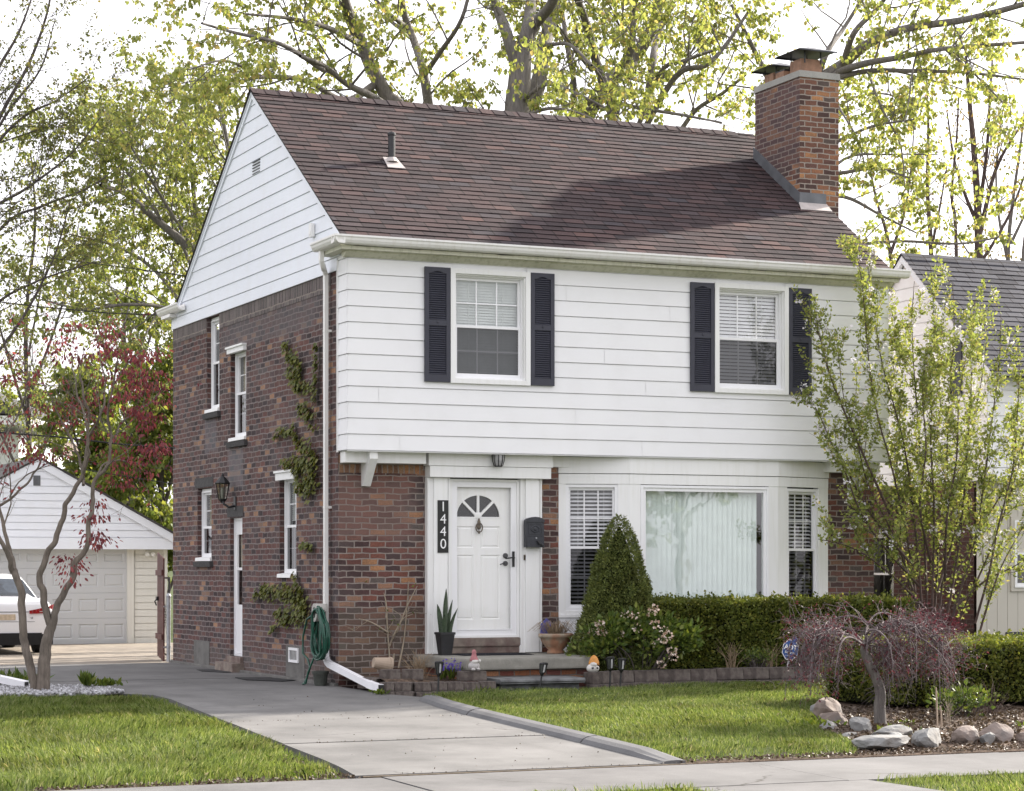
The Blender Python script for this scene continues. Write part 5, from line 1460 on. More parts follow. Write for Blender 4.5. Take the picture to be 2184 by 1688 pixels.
mb.face([(GX0-.05,2.1,-.014),(GX1+.05,2.1,-.014),(GR,gzr-.02,-.014)])
mb.build('gable_front', M['gable'], gar, recalc=False)
mb = MB(); mb.quad((GX0-.1,GY-.28,1.92),(GX1+.12,GY-.28,1.92),(GX1+.12,GY+.02,1.92),(GX0-.1,GY+.02,1.92)); mb.build('soffit', M['soffit'], gar)
mb = MB()
for s in (-1, 1):
    xe = GX1+.14 if s > 0 else GX0-.30
    ze = gzr - gsl*abs(xe-GR)
    mb.hexa([(xe,GY-.34,ze-.18),(xe,GY-.30,ze-.18),(GR,GY-.30,gzr-.18),(GR,GY-.34,gzr-.18),(xe,GY-.34,ze-.01),(xe,GY-.30,ze-.01),(GR,GY-.30,gzr-.01),(GR,GY-.34,gzr-.01)])
mb.build('rake_board', M['gable'], gar)
mb = MB()
for s in (-1, 1):
    xe = GX1+.20 if s > 0 else GX0-.38
    ze = gzr - gsl*abs(xe-GR)
    mb.hexa([(xe,GY-.37,ze),(xe,GY+6.2,ze),(GR,GY+6.2,gzr),(GR,GY-.37,gzr),(xe,GY-.37,ze+.035),(xe,GY+6.2,ze+.035),(GR,GY+6.2,gzr+.035),(GR,GY-.37,gzr+.035)])
mb.build('roof', M['shingle_dark'], gar)
mb = MB(FRONT(GY-.28)); mb.box(-.32, -.18, 3.16, 3.36, 0, .02); mb.build('vent', M['lead'], gar)
gd = MB(FRONT(GY)); D0, D1 = -2.55, 1.64
for k, (v0, v1) in enumerate(((-.03,.50),(.51,1.01),(1.02,1.51),(1.52,1.93))):
    x = D0
    rows_ = (v0+.12, v1-.11)
    nP = 8; wP = (D1-D0)/nP
    us = sorted({D0, D1, *[D0+wP*i+.06 for i in range(nP)], *[D0+wP*(i+1)-.06 for i in range(nP)]}); vs = [v0, rows_[0], rows_[1], v1]
    for ia, (a, b) in enumerate(zip(us[:-1], us[1:])):
        for c, d in zip(vs[:-1], vs[1:]):
            ins = abs((b-a)-(wP-.12)) < .01 and (c, d) == (rows_[0], rows_[1])
            if not ins: gd.face([(a,c,0),(b,c,0),(b,d,0),(a,d,0)])
            else:
                e = .05; P0 = [(a,c),(b,c),(b,d),(a,d)]; P1 = [(a+.025,c+.025),(b-.025,c+.025),(b-.025,d-.025),(a+.025,d-.025)]; P2 = [(a+e,c+e),(b-e,c+e),(b-e,d-e),(a+e,d-e)]
                for P, Q, wp, wq in ((P0,P1,0,-.018),(P1,P2,-.018,-.004)):
                    for q in range(4): l = (q+1)%4; gd.face([(*P[q],wp),(*P[l],wp),(*Q[l],wq),(*Q[q],wq)])
                gd.face([(*q,-.004) for q in P2])
    gd.face([(D0,v1,0),(D1,v1,0),(D1,v1+.012,-.012),(D0,v1+.012,-.012)])
gdo = gd.build('overhead_door', paintmat('garage_door_paint', (.50,.51,.52), .5, amt=.2), gar, recalc=False)
mb = MB(FRONT(GY)); mb.box(-1.62, -1.59, 1.62, 1.72, 0, .03); mb.build('handle', M['black'], gdo)
mb = MB(FRONT(GY)); mb.box(1.64, 1.78, -.03, 1.93, -.02, .05); mb.box(1.66, 1.70, -.03, 1.93, .05, .06); mb.build('door_jamb', M['cream'], gar)
mb = MB(FRONT(GY)); mb.box(2.02, 2.14, 1.84, 1.88, .0, .06)
for s in (-1, 1): mb.lathe([(.02,-.03),(.05,.09),(.045,.095)], (2.08+s*.06, 1.80, .09), 10)
mb.build('floodlight', M['cream'], gar)

# ------------------------------------------------------------------ house behind on the left and the white house beyond the garage
bh = thing('distant_house', 'white house with dark roof showing at the left edge above the garage', 'house', tuple(at(0, 1211, 70)))
def px_slab(mb, pts, d, thick):
    A = [mb.pt(at(x, y, d)) for x, y in pts]; B = [mb.pt(at(x, y, d) + Vector((FWD[0], FWD[1], 0))*thick) for x, y in pts]; n = len(pts)
    for f in ([A, B[::-1]] + [[A[i], A[(i+1)%n], B[(i+1)%n], B[i]] for i in range(n)]): mb.f.append(f); mb.uv.append(None); mb.mi.append(0)
mb = MB(); px_slab(mb, [(-160,925),(40,928),(40,1240),(-160,1240)], 72, 6); mb.build('wall', M['siding'], bh)
mb = MB(); px_slab(mb, [(-160,780),(-20,840),(50,882),(-160,882)], 71, 7); mb.build('roof', M['shingle_dark'], bh)
mb = MB(); px_slab(mb, [(-160,884),(60,888),(58,906),(-160,906)], 70.5, 7); mb.build('gutter', M['gutter'], bh)
b2 = thing('distant_house', 'white clapboard house end with brown roof right behind the garage ridge', 'house', tuple(at(70, 1211, 78)))
mb = MB(); px_slab(mb, [(22,962),(122,965),(122,1230),(22,1230)], 78, 6); mb.build('wall', M['siding'], b2)
mb = MB(); px_slab(mb, [(18,962),(50,936),(100,930),(128,966)], 77.8, 6.4); mb.build('roof', plain('brown_roof', (.14,.10,.08), .9, .3, 3), b2)

# ------------------------------------------------------------------ gate, post
gt = thing('wooden_gate', 'dark red brown wooden gate standing open beside the brick wall', 'gate', (-.05, 8.7, 0))
mb = MB()
G0, G1 = Vector((.085, 9.25, 0)), Vector((-.035, 8.42, 0))
n = 7
dn = Vector(((G1-G0).y, -(G1-G0).x, 0)).normalized()*.012
for k in range(n):
    a, b = G0 + (G1-G0)*(k/n), G0 + (G1-G0)*((k+1)/n-.012)
    zt = lambda t: 1.78 - .10*t; zb = .06 - .07*k/n
    mb.hexa([a-dn+Vector((0,0,zb)), b-dn+Vector((0,0,zb)), b+dn+Vector((0,0,zb)), a+dn+Vector((0,0,zb)), a-dn+Vector((0,0,zt(k/n))), b-dn+Vector((0,0,zt((k+1)/n))), b+dn+Vector((0,0,zt((k+1)/n))), a+dn+Vector((0,0,zt(k/n)))])
mb.build('board_panel', M['gate_wood'], gt)
for z in (.35, 1.4):
    mb = MB(); a, b = G0+dn*2.6+Vector((0,0,z)), G1+dn*2.6+Vector((0,0,z)); mb.hexa([a-dn,b-dn,b+dn,a+dn,a-dn+Vector((0,0,.09)),b-dn+Vector((0,0,.09)),b+dn+Vector((0,0,.09)),a+dn+Vector((0,0,.09))]); mb.build('rail', M['gate_wood'], gt)
mb = MB(); mb.box(.01, .05, 9.05, 9.12, .98, 1.05); mb.tube([(.015,9.08,1.0),(-.015,9.08,.97),(.015,9.08,.9)], .012, 6); mb.build('latch', M['black'], gt)
fp = thing('fence_post', 'galvanised steel fence post at the rear brick corner', 'fence post', (-.02, 8.2, 0))
mb = MB(); mb.tube([(-.02,8.2,-.05),(-.02,8.2,1.06)], .034, 12); mb.build('post', M['galv'], fp)
mb = MB(); mb.lathe([(.04,1.04),(.042,1.07),(.03,1.10),(.004,1.115)], (-.02,8.2,0), 12); mb.build('cap', M['galv'], fp)
for z in (.22, .88):
    mb = MB(); mb.lathe([(.042,0),(.042,.04)], (-.02,8.2,z), 12); mb.box(-.10, -.02, 8.19, 8.21, z+.005, z+.03); mb.build('hinge', M['galv'], fp)
FGX, FNX = .16, .035
cl = thing('chain_link_gate', 'dark narrow chain link gate leaf between wooden gate and steel post', 'gate', (-.05, 8.4, 0))
mb = MB(); mb.tube([(FNX,8.36,.1),(FNX,8.36,1.36)], .016, 8); mb.tube([(FGX,9.3,.1),(FGX,9.3,1.36)], .016, 8); mb.tube([(FNX,8.36,.1),(FGX,9.3,.1)], .014, 8); mb.tube([(FNX,8.36,1.36),(FGX,9.3,1.36)], .014, 8); mb.build('gate_frame', M['black'], cl)
mb = MB()
for k in range(15):
    for s in (-1, 1):
        a, b = (0, k/14*1.26+.1), (1, k/14*1.26+.1+s*.94)
        if .09 < b[1] < 1.37: mb.tube([(FNX,8.36,a[1]),(FGX,9.3,b[1])], .003, 3, cap=False)
mb.build('mesh', M['wire'], cl)

# ------------------------------------------------------------------ parked car, seen from behind
car = thing('parked_car', 'white saloon car parked facing the garage, seen from behind', 'car', (-1.85, 14.4, 0))
CXc, CYb = -1.86, 12.15
W2 = .90
def ring_car(y, zb, zt, wb, wm, wt, zm, n=9):
    """half outline from sill to roof centre, mirrored; rounded shoulders"""
    pts = [(wb, zb), (wb+.03, zb+.06), (wm, zm-.12), (wm, zm), (wm-.03, zm+.07), (wt+.03, zt-.06), (wt, zt-.025), (wt-.10, zt-.004), (0, zt)]
    full = [(x, z) for x, z in pts] + [(-x, z) for x, z in pts[-2::-1]]
    return [(CXc + x, CYb + y, z) for x, z in full]
def loft(mb, rings, cap=True):
    idx = [[mb.pt(p) for p in r] for r in rings]
    for A, B in zip(idx[:-1], idx[1:]):
        for k in range(len(A)-1): mb.f.append([A[k], A[k+1], B[k+1], B[k]]); mb.uv.append(None); mb.mi.append(mb.cur)
    if cap:
        for A in (idx[0][::-1], idx[-1]): mb.f.append(A); mb.uv.append(None); mb.mi.append(mb.cur)
mb = MB()
R_ = [ring_car(0.00,.36,.86,.72,.80,.70,.70), ring_car(.05,.34,.93,.78,.865,.74,.72), ring_car(.16,.30,.965,.82,.895,.76,.73), ring_car(.45,.25,.985,.84,.905,.78,.74), ring_car(.9,.22,1.0,.85,.91,.78,.75),
      ring_car(2.2,.20,1.0,.86,.915,.78,.75), ring_car(3.4,.20,.98,.86,.91,.78,.74), ring_car(4.2,.24,.90,.83,.89,.74,.70), ring_car(4.6,.34,.80,.72,.80,.62,.62), ring_car(4.72,.40,.70,.6,.68,.5,.58)]
loft(mb, R_)
body = mb.build('body', M['car'], car, smooth=True)
mb = MB()
def ring_top(y, zt, wt, zb=.96, wb=.77):
    pts = [(wb, zb), (wb-.02, zb+.05), (wt+.02, zt-.08), (wt-.03, zt-.025), (wt-.16, zt-.003), (0, zt+.006)]
    return [(CXc+x, CYb+y, z) for x, z in pts] + [(CXc-x, CYb+y, z) for x, z in pts[-2::-1]]
loft(mb, [ring_top(.62,1.0,.70,.95,.74), ring_top(1.25,1.30,.61,.96,.77), ring_top(1.55,1.385,.60,.97,.78), ring_top(2.2,1.42,.60,.97,.78), ring_top(2.75,1.385,.59,.97,.78), ring_top(3.55,1.0,.66,.95,.74)])
mb.build('cabin', M['car'], car, smooth=True)
mb = MB()   # rear screen laid 5 mm proud of the sloping tail
P = lambda u, t: Vector((CXc+u, CYb + .66+(1.27-.66)*t - .012, 1.02+(1.325-1.02)*t + .012 - .035*(u/.62)**2))
for k in range(10):
    u0, u1 = -1+2*k/10, -1+2*(k+1)/10
    for j in range(4):
        t0, t1 = j/4, (j+1)/4; wd = lambda t: .66 - .12*t
        mb.face([P(u0*wd(t0),t0), P(u1*wd(t0),t0), P(u1*wd(t1),t1), P(u0*wd(t1),t1)])
mb.build('rear_window', M['car_glass'], car, smooth=True, recalc=True)
mb = MB()
for k in range(12):
    u0, u1 = -.84+1.68*k/12, -.84+1.68*(k+1)/12
    yb = lambda u: CYb + .0 + .09*(abs(u)/.84)**4 - .02
    mb.hexa([(CXc+u0,yb(u0)+.02,.17),(CXc+u1,yb(u1)+.02,.17),(CXc+u1,yb(u1)+.4,.17),(CXc+u0,yb(u0)+.4,.17),(CXc+u0,yb(u0)-.012,.38),(CXc+u1,yb(u1)-.012,.38),(CXc+u1,yb(u1)+.4,.38),(CXc+u0,yb(u0)+.4,.38)])
mb.build('bumper_valance', M['rubber'], car)
for s in (-1, 1):
    mb = MB()
    n = 8
    for k in range(n):
        t0, t1 = k/n, (k+1)/n
        u = lambda t: s*(.40 + .475*t)
        yb = lambda t: CYb - .035 + .10*t**3.2
        lo = lambda t: .715 + .02*t; hi = lambda t: .775 + .115*t**1.3
        mb.face([(CXc+u(t0),yb(t0),lo(t0)),(CXc+u(t1),yb(t1),lo(t1)),(CXc+u(t1),yb(t1)+.02,hi(t1)),(CXc+u(t0),yb(t0)+.01,hi(t0))])
        if t0 > .3 and t0 < .9:
            mb.cur = 1; mb.face([(CXc+u(t0),yb(t0)-.004,lo(t0)+.022),(CXc+u(t1),yb(t1)-.004,lo(t1)+.022),(CXc+u(t1),yb(t1)-.002,lo(t1)+.04),(CXc+u(t0),yb(t0)-.002,lo(t0)+.04)]); mb.cur = 0
    mb.build('tail_light', [M['red_lens'], plain('clear_lens', (.45,.35,.34), .15, .1, 9)], car, recalc=False)
mb = MB(); mb.box(CXc-.42, CXc+.42, CYb-.008, CYb+.0, .745, .757); mb.box(CXc-.5, CXc+.5, CYb-.006, CYb, .576, .582); mb.box(CXc-.70, CXc+.70, CYb+.045, CYb+.052, .915, .922); mb.build('trunk_seam', M['lead'], car)
mb = MB(); mb.box(CXc-.16, CXc+.16, CYb-.014, CYb-.004, .61, .71); mb.build('number_plate', M['plate'], car)
text_mesh('badge', 'LS', .042, FRONT(CYb-.008), M['lead'], body, CXc+.45, .645, bold=.001)
for sx_ in (-.78, .78):
    for yy in (.95, 3.75):
        mb = MB(lambda p, sx_=sx_, yy=yy: Vector((CXc+sx_+p.z, CYb+yy+p.x, .325+p.y))); mb.lathe([(.325,-.10),(.335,-.06),(.335,.08),(.32,.11),(.2,.11)], (0,0,0), 24); wl = mb.build('wheel', M['rubber'], car)
        mb = MB(lambda p, sx_=sx_, yy=yy: Vector((CXc+sx_+p.z*(1 if sx_ > 0 else -1), CYb+yy+p.x, .325+p.y))); mb.lathe([(.21,.09),(.2,.112),(.05,.10)], (0,0,0), 20); mb.build('rim', M['galv'], wl)
for s in (-1, 1):
    mb = MB(); mb.box(CXc+s*.93-.05, CXc+s*.93+.05, CYb+3.2, CYb+3.3, .98, 1.10); mb.build('mirror', M['car'], car, bevel=.02)

# ------------------------------------------------------------------ neighbour on the right
NX, NY, NRY, NRZ, NSL = 11.5, 2.2, 4.13, 6.74, .86
nb = thing('neighbour_house', 'white sided neighbouring house with dark grey shingle roof behind the flowering shrub', 'house', (16, 6, 0))
NHD = 6.6
mb = MB(lambda p: Vector((NX-p.z, p.x, p.y)))
nf0 = lambda v: max(1.9, NRY-(NRZ-.1-v)/NSL); nf1 = lambda v: min(NRY+2.4, NRY+(NRZ-.1-v)/NSL)
lap(mb, nf0, nf1, 2.90, 18, .205)
mb.face([(1.9,2.9,-.014),(NRY+2.4,2.9,-.014),(NRY+2.4,4.6,-.014),(NRY,NRZ-.03,-.014),(1.9,4.75,-.014)])
mb.build('side_siding', M['siding'], nb, recalc=False)
mb = MB(lambda p: Vector((NX+.0-p.z, p.x, p.y))); wall_holes(mb, NY, NRY+2.4, -.1, 2.9, [(4.55, 5.35, .75, 2.1)], .1); mb.build('side_brick_wall', M['brick_neighbour'], nb, recalc=False)
double_hung(nb, lambda p: Vector((NX-p.z, p.x, p.y)), 4.55, 5.35, .75, 2.1, 1.42, 2, 1, None, depth=-.06)
mb = MB(lambda p: Vector((NX-p.z, p.x, p.y))); frame_rect(mb, 2.55, 2.85, 4.2, 5.25, .02, .02, .05); mb.box(2.57, 2.83, 4.22, 5.23, .02, .035); mb.build('shutter', M['shutter'], nb)
mb = MB(FRONT(1.9)); lap(mb, lambda v: NX-.01, lambda v: NX+9, 2.9, 9, .205); mb.face([(NX,2.9,-.014),(NX+9,2.9,-.014),(NX+9,4.8,-.014),(NX,4.8,-.014)]); mb.face([(NX,2.905,0),(NX+9,2.905,0),(NX+9,2.905,-.4),(NX,2.905,-.4)]); mb.build('front_siding', M['siding'], nb, recalc=False)
mb = MB(FRONT(NY))
x = NX
while x < NX+9: mb.box(x+.004, x+.196, .12, 2.9, -.05, .0); x += .2
mb.box(NX, NX+9, .12, 2.9, -.06, -.012)
mb.build('board_wall', M['beige'], nb)
mb = MB(FRONT(NY)); mb.box(NX, NX+9, -.1, .12, -.05, -.005); mb.build('foundation', M['foundation'], nb)
for (a, b, c, d) in ((12.15, 13.2, 1.15, 2.35),):
    mb = MB(FRONT(NY)); frame_rect(mb, a, b, c, d, .07, -.02, .03); mb.build('window_casing', M['beige'], nb)
    double_hung(nb, FRONT(NY), a+.06, b-.06, c+.06, d-.06, 1.75, 1, 1, None, depth=.02)
mb = MB(FRONT(NY)); mb.box(12.1, 12.95, .16, .46, .0, .01); frame_rect(mb, 12.06, 12.99, .14, .50, .04, 0, .025); mb.build('basement_window', M['mailbox'], nb)
mb = MB(); shingles(mb, NX-.14, NX+9, 1.55, NRZ-NSL*(NRY-1.55), NRY, NRZ, nx=40, seed=5); shingles(mb, NX-.14, NX+9, NRY+2.6, NRZ-NSL*2.6, NRY, NRZ, nx=8, seed=6); mb.build('roof', M['shingle_grey'], nb, recalc=False)
mb = MB()
for s in (-1, 1):
    ye = 1.6 if s < 0 else NRY+2.55; z = lambda y: NRZ-NSL*abs(y-NRY)
    mb.hexa([(NX-.12,ye,z(ye)-.14),(NX-.06,ye,z(ye)-.14),(NX-.06,NRY,NRZ-.14),(NX-.12,NRY,NRZ-.14),(NX-.12,ye,z(ye)-.01),(NX-.06,ye,z(ye)-.01),(NX-.06,NRY,NRZ-.01),(NX-.12,NRY,NRZ-.01)])
mb.build('rake_board', M['gable'], nb)
mb = MB(); mb.quad((NX,NRY+2.4,-.1),(NX+9,NRY+2.4,-.1),(NX+9,NRY+2.4,4.6),(NX,NRY+2.4,4.6)); mb.quad((NX+9,1.9,-.1),(NX+9,NRY+2.4,-.1),(NX+9,NRY+2.4,4.6),(NX+9,1.9,4.6)); mb.face([(NX+9,1.9,4.6),(NX+9,NRY+2.4,4.6),(NX+9,NRY,NRZ-.03)]); mb.build('rear_wall', M['siding'], nb)
mb = MB(); mb.prism([(NRY, NRZ+.03),(NRY-.14,NRZ-.09),(NRY-.14,NRZ-.12),(NRY,NRZ-.0),(NRY+.14,NRZ-.12),(NRY+.14,NRZ-.09)], NX-.14, NX+9, 'x'); mb.build('ridge_cap', M['shingle_grey'], nb)
# ------------------------------------------------------------------ plants
def leaves_np(name, P, T, size, mat, parent=None, width=.45, fold=.35, wr=.25, sr=.3, S=None):
    """six-point folded leaves: P base points, T unit tip directions"""
    P = np.asarray(P, float); T = np.asarray(T, float); n = len(P)
    if n == 0: P = np.zeros((1,3)); T = np.array([[0,0,1.]]); n = 1
    T = T/np.maximum(1e-6, np.linalg.norm(T, axis=1, keepdims=True))
    if S is None:
        S = rng.normal(size=(n, 3))
    S = S - T*(S*T).sum(1, keepdims=True); S /= np.maximum(1e-6, np.linalg.norm(S, axis=1, keepdims=True))
    Nn = np.cross(T, S)
    s = (size*(1 + sr*rng.uniform(-1, 1, n)))[:, None]; w_ = width*(1 + wr*rng.uniform(-1, 1, n))[:, None]
    pts = [(0,0,0), (1,.28,1), (.75,.66,.8), (0,1,0), (-.75,.66,.8), (-1,.28,1)]
    V = np.stack([P + s*(a*w_*S + b*T - fold*w_*c*Nn) for a, b, c in pts], 1).reshape(-1, 3)
    b = (np.arange(n)*6)[:, None]
    F = np.concatenate([b + np.array([[0,1,2,3]]), b + np.array([[0,3,4,5]])], 0)
    return mesh_np(name, V, F, mat, parent)

class Wood:
    def __init__(self): self.V, self.F = [], []; self.n = 0
    def tube(self, pts, r0, r1, sides, taper=1.0):
        m = len(pts); P = np.array(pts, float)
        T = np.gradient(P, axis=0); T /= np.maximum(1e-9, np.linalg.norm(T, axis=1, keepdims=True))
        u = np.cross(T[0], [0.31, .17, .93]);
        if np.linalg.norm(u) < .05: u = np.cross(T[0], [1, 0, 0])
        u /= np.linalg.norm(u)
        a = np.arange(sides)*2*np.pi/sides; ca, sa = np.cos(a)[:, None], np.sin(a)[:, None]
        b0 = self.n
        for i in range(m):
            u = u - T[i]*np.dot(u, T[i]); u /= max(1e-9, np.linalg.norm(u)); v = np.cross(T[i], u)
            t = (i/(m-1))**taper if m > 1 else 0
            r = r0 + (r1-r0)*t
            self.V.append(P[i] + r*(ca*u + sa*v))
        k = np.arange(sides); k2 = (k+1) % sides
        for i in range(m-1):
            o = b0 + i*sides
            self.F.append(np.stack([o+k, o+k2, o+sides+k2, o+sides+k], 1))
        self.n += m*sides
    def build(self, name, mat, parent=None):
        return mesh_np(name, np.concatenate(self.V), np.concatenate(self.F), mat, parent, smooth=True)

def smooth_path(ctrl, per=5):
    C = [np.array(c, float) for c in ctrl]; out_ = []
    C = [2*C[0]-C[1]] + C + [2*C[-1]-C[-2]]
    for i in range(1, len(C)-2):
        for k in range(per):
            t = k/per
            out_.append(.5*((2*C[i]) + (-C[i-1]+C[i+1])*t + (2*C[i-1]-5*C[i]+4*C[i+1]-C[i+2])*t*t + (-C[i-1]+3*C[i]-3*C[i+1]+C[i+2])*t**3))
    out_.append(C[-2]); return out_

class Grower:
    """branches off given limbs, collecting twigs that carry leaves"""
    def __init__(self, seed, lens, dens, angle=(35, 65), up=.10, wander=.16, rr=.45, tip=.004, zmax=99, start=.2, droop=0.0, keep=None):
        self.r = random.Random(seed); self.w = Wood(); self.lens, self.dens = lens, dens
        self.angle, self.up, self.wander, self.rr, self.tip, self.zmax, self.start, self.droop = angle, up, wander, rr, tip, zmax, start, droop
        self.tw = []; self.keep = keep
    def rnd(self): return np.array([self.r.gauss(0,1), self.r.gauss(0,1), self.r.gauss(0,1)])
    def limb(self, ctrl, r0, r1, level=0, per=5, start=None, sprout=True, gnarl=0):
        pts = smooth_path(ctrl, per)
        if gnarl: pts = [p + gnarl*np.array([mnoise.noise(Vector(p*5.0 + k*9.1)) for k in range(3)]) + .5*gnarl*np.array([mnoise.noise(Vector(p*11.0 + k*3.1)) for k in range(3)]) for p in pts]
        self.w.tube(pts, r0, r1, 9 if r0 > .05 else 6)
        if sprout: self.sprout(pts, r0, r1, level, start if start is not None else self.start)
    def sprout(self, pts, r0, r1, level, start):
        if level >= len(self.lens):
            return
        P = np.array(pts); seg = np.linalg.norm(np.diff(P, axis=0), axis=1); L = seg.sum(); cum = np.concatenate([[0], np.cumsum(seg)])
        n = L*self.dens[level]*(1-start); n = int(n) + (self.r.random() < n % 1)
        for _ in range(n):
            t = start + (1-start)*self.r.random(); s = t*L; i = min(len(seg)-1, int(np.searchsorted(cum, s)-1)); i = max(i, 0)
            p = P[i] + (P[i+1]-P[i])*((s-cum[i])/max(1e-6, seg[i])); d = (P[i+1]-P[i])/max(1e-6, seg[i])
            if p[2] > self.zmax: continue
            q = self.rnd(); q -= d*np.dot(q, d); q /= max(1e-6, np.linalg.norm(q))
            a = math.radians(self.r.uniform(*self.angle)); nd = d*math.cos(a) + q*math.sin(a)
            ln = self.lens[level]*self.r.uniform(.55, 1.2)*(1-.45*t)
            rad = max(self.tip, min((r0 + (r1-r0)*t)*self.rr, .012*ln + self.tip))
            self.grow(p, nd, ln, rad, level+1)
    def grow(self, p, d, ln, rad, level):
        last = level >= len(self.lens)
        n = max(3, int(ln/(.35 if not last else .16))); n = min(n, 9)
        pts = [p]; st = ln/n
        for k in range(n):
            d = d + self.rnd()*self.wander + np.array([0, 0, self.up - self.droop*(k/n)])
            d /= np.linalg.norm(d); p = p + d*st; pts.append(p)
        if self.keep is not None and not self.keep(pts[-1]): return
        self.w.tube(pts, rad, max(self.tip*.5, rad*.35), 5 if rad > .02 else (4 if rad > .009 else 3))
        if last: self.tw.append(np.array(pts))
        else:
            self.sprout(pts, rad, rad*.35, level, .12)
            self.tw.append(np.array(pts[-3:]))
    def leaf_points(self, per_m, cluster, spread, droop, frac=1.0, from_t=.15):
        P, T = [], []
        for tw in self.tw:
            if self.r.random() > frac: continue
            L = np.linalg.norm(np.diff(tw, axis=0), axis=1).sum(); n = max(1, int(L*per_m + self.r.random()))
            for _ in range(n):
                t = from_t + (1-from_t)*self.r.random(); i = min(len(tw)-2, int(t*(len(tw)-1))); f = t*(len(tw)-1)-i
                c = tw[i]*(1-f) + tw[i+1]*f
                for _k in range(self.r.randint(*cluster)):
                    q = self.rnd(); q /= np.linalg.norm(q)
                    P.append(c + q*spread*self.r.random()); T.append(q*1.0 + np.array([0, 0, -droop]))
        return np.array(P), np.array(T)

def A(px, py, d): return np.array(at(px, py, d))

# ---- big maples behind the house
def maple(label, limbs, d, seed, lens=(3.0, 1.5, .8), dens=(1.7, 2.7, 3.3), leaf='leaf_maple', size=.086, per_m=2.6, cluster=(5, 11), bark='bark_maple', zmax=15.2, frac=1.0, up=.06, name='maple_tree', droop=1.2, start=.25, group=None, spread=.105, width=.36, wander=.16):
    base = A(limbs[0][0][0][0], 1211, d); base[2] = 0
    t = thing(name, label, 'tree', tuple(base), group)
    g = Grower(seed, lens, dens, zmax=zmax, up=up, start=start, wander=wander)
    for ctrl, r0, r1, *opt in limbs:
        dd = opt[0] if opt else 0
        stt = opt[1] if len(opt) > 1 else start
        C = [A(c[0], c[1], d + dd + (c[2] if len(c) > 2 else 0)) for c in ctrl]
        for c in C:
            if c[2] < -.1: c[2] = -.1
        g.limb(C, r0, r1, 0, start=stt)
    g.w.build('trunk', M[bark], t)
    P, T = g.leaf_points(per_m, cluster, spread, droop, frac)
    leaves_np('crown', P, T, size, M[leaf], t, width=width)
    print(label[:30], 'wood faces', sum(len(f) for f in g.w.F), 'leaves', len(P))
    return t

maple('tall maple with thick forked grey trunk rising behind the middle of the roof ridge', [
    ([(1104,1420),(1103,800),(1102,300),(1108,180),(1114,105)], .32, .19, 0, .55),
    ([(1114,110),(1126,60),(1132,10,1),(1140,-120,2)], .14, .09), ([(1116,110),(1143,50),(1178,5,-1),(1215,-110,-2)], .12, .08),
    ([(1106,150),(1085,85),(1062,20,1),(1030,-90,2)], .13, .08), ([(1128,240),(1150,170),(1163,90,2),(1183,15,3),(1200,-90,3)], .17, .11, 1),
    ([(1118,94),(1170,96),(1215,96,-1),(1262,140,-2)], .045, .025), ([(1110,220),(1165,180,-1),(1230,200,-2),(1290,230,-2)], .05, .02),
    ([(1112,250),(1170,232,-2),(1230,240,-2.5),(1280,262,-3)], .04, .015)], 42.5, 3, dens=(1.3, 2.6, 3.3))
maple('broad maple with several spreading stems right of the tall forked trunk', [
    ([(1262,1420),(1258,700),(1240,300),(1252,245),(1290,185),(1340,135,1),(1372,95,1),(1398,40,1),(1420,-80,1)], .22, .11, 0, .45),
    ([(1308,1420),(1308,500),(1307,250),(1300,210),(1285,170),(1268,120),(1252,55,-1),(1225,-20,-2)], .14, .07, -.5, .4),
    ([(1222,300),(1224,180),(1212,110),(1200,30,1),(1190,-60)], .07, .04), ([(1305,240),(1312,170,-1),(1345,110,-2),(1352,20,-2),(1360,-60,-2)], .09, .05),
    ([(1380,250,2),(1385,190,2),(1392,130,2),(1405,70,3),(1440,-10,3),(1460,-70,3)], .10, .06), ([(1340,330),(1405,160),(1460,130,-1),(1520,108,-2)], .06, .03), ([(1350,320),(1440,165,-1),(1505,140,-2),(1545,100,-2),(1600,20,-2)], .07, .03),
    ([(1262,150),(1225,105,-2),(1195,60,-3)], .05, .02), ([(1300,215),(1360,230,-2),(1450,245,-3),(1540,262,-3)], .05, .02), ([(1420,330,2),(1480,240,2),(1540,200,1),(1590,160)], .06, .03)], 46, 5, dens=(1.7, 2.7, 3.3))
maple('maple with grey limbs leaning left behind the left half of the roof', [
    ([(905,1420),(900,800),(862,290),(825,205),(795,150),(768,85),(740,20,-1),(715,-80,-2)], .19, .10, 0, .5),
    ([(960,1420),(945,600),(920,280),(902,150),(884,90,1),(862,30,1),(850,-60)], .13, .06, 1, .45),
    ([(842,240),(790,205,-1),(740,180,-2),(690,140,-3),(640,120,-4)], .09, .03), ([(800,180),(735,215,-1),(650,172,-2),(560,165,-3),(490,180,-4)], .08, .025), ([(770,95),(700,60,-2),(620,40,-3),(520,30,-4)], .07, .02),
    ([(905,160),(940,110,-1),(985,40,-2),(1010,-60,-2)], .06, .03), ([(868,60),(820,20,-1),(770,-40,-1)], .05, .025), ([(860,260),(800,240,-2),(720,225,-3),(640,215,-4)], .05, .02), ([(690,150,-3),(600,95,-4),(500,70,-5),(430,50,-6)], .05, .02), ([(560,165,-3),(480,130,-4),(400,150,-5)], .035, .012)], 45, 8, dens=(1.7, 2.7, 3.3))
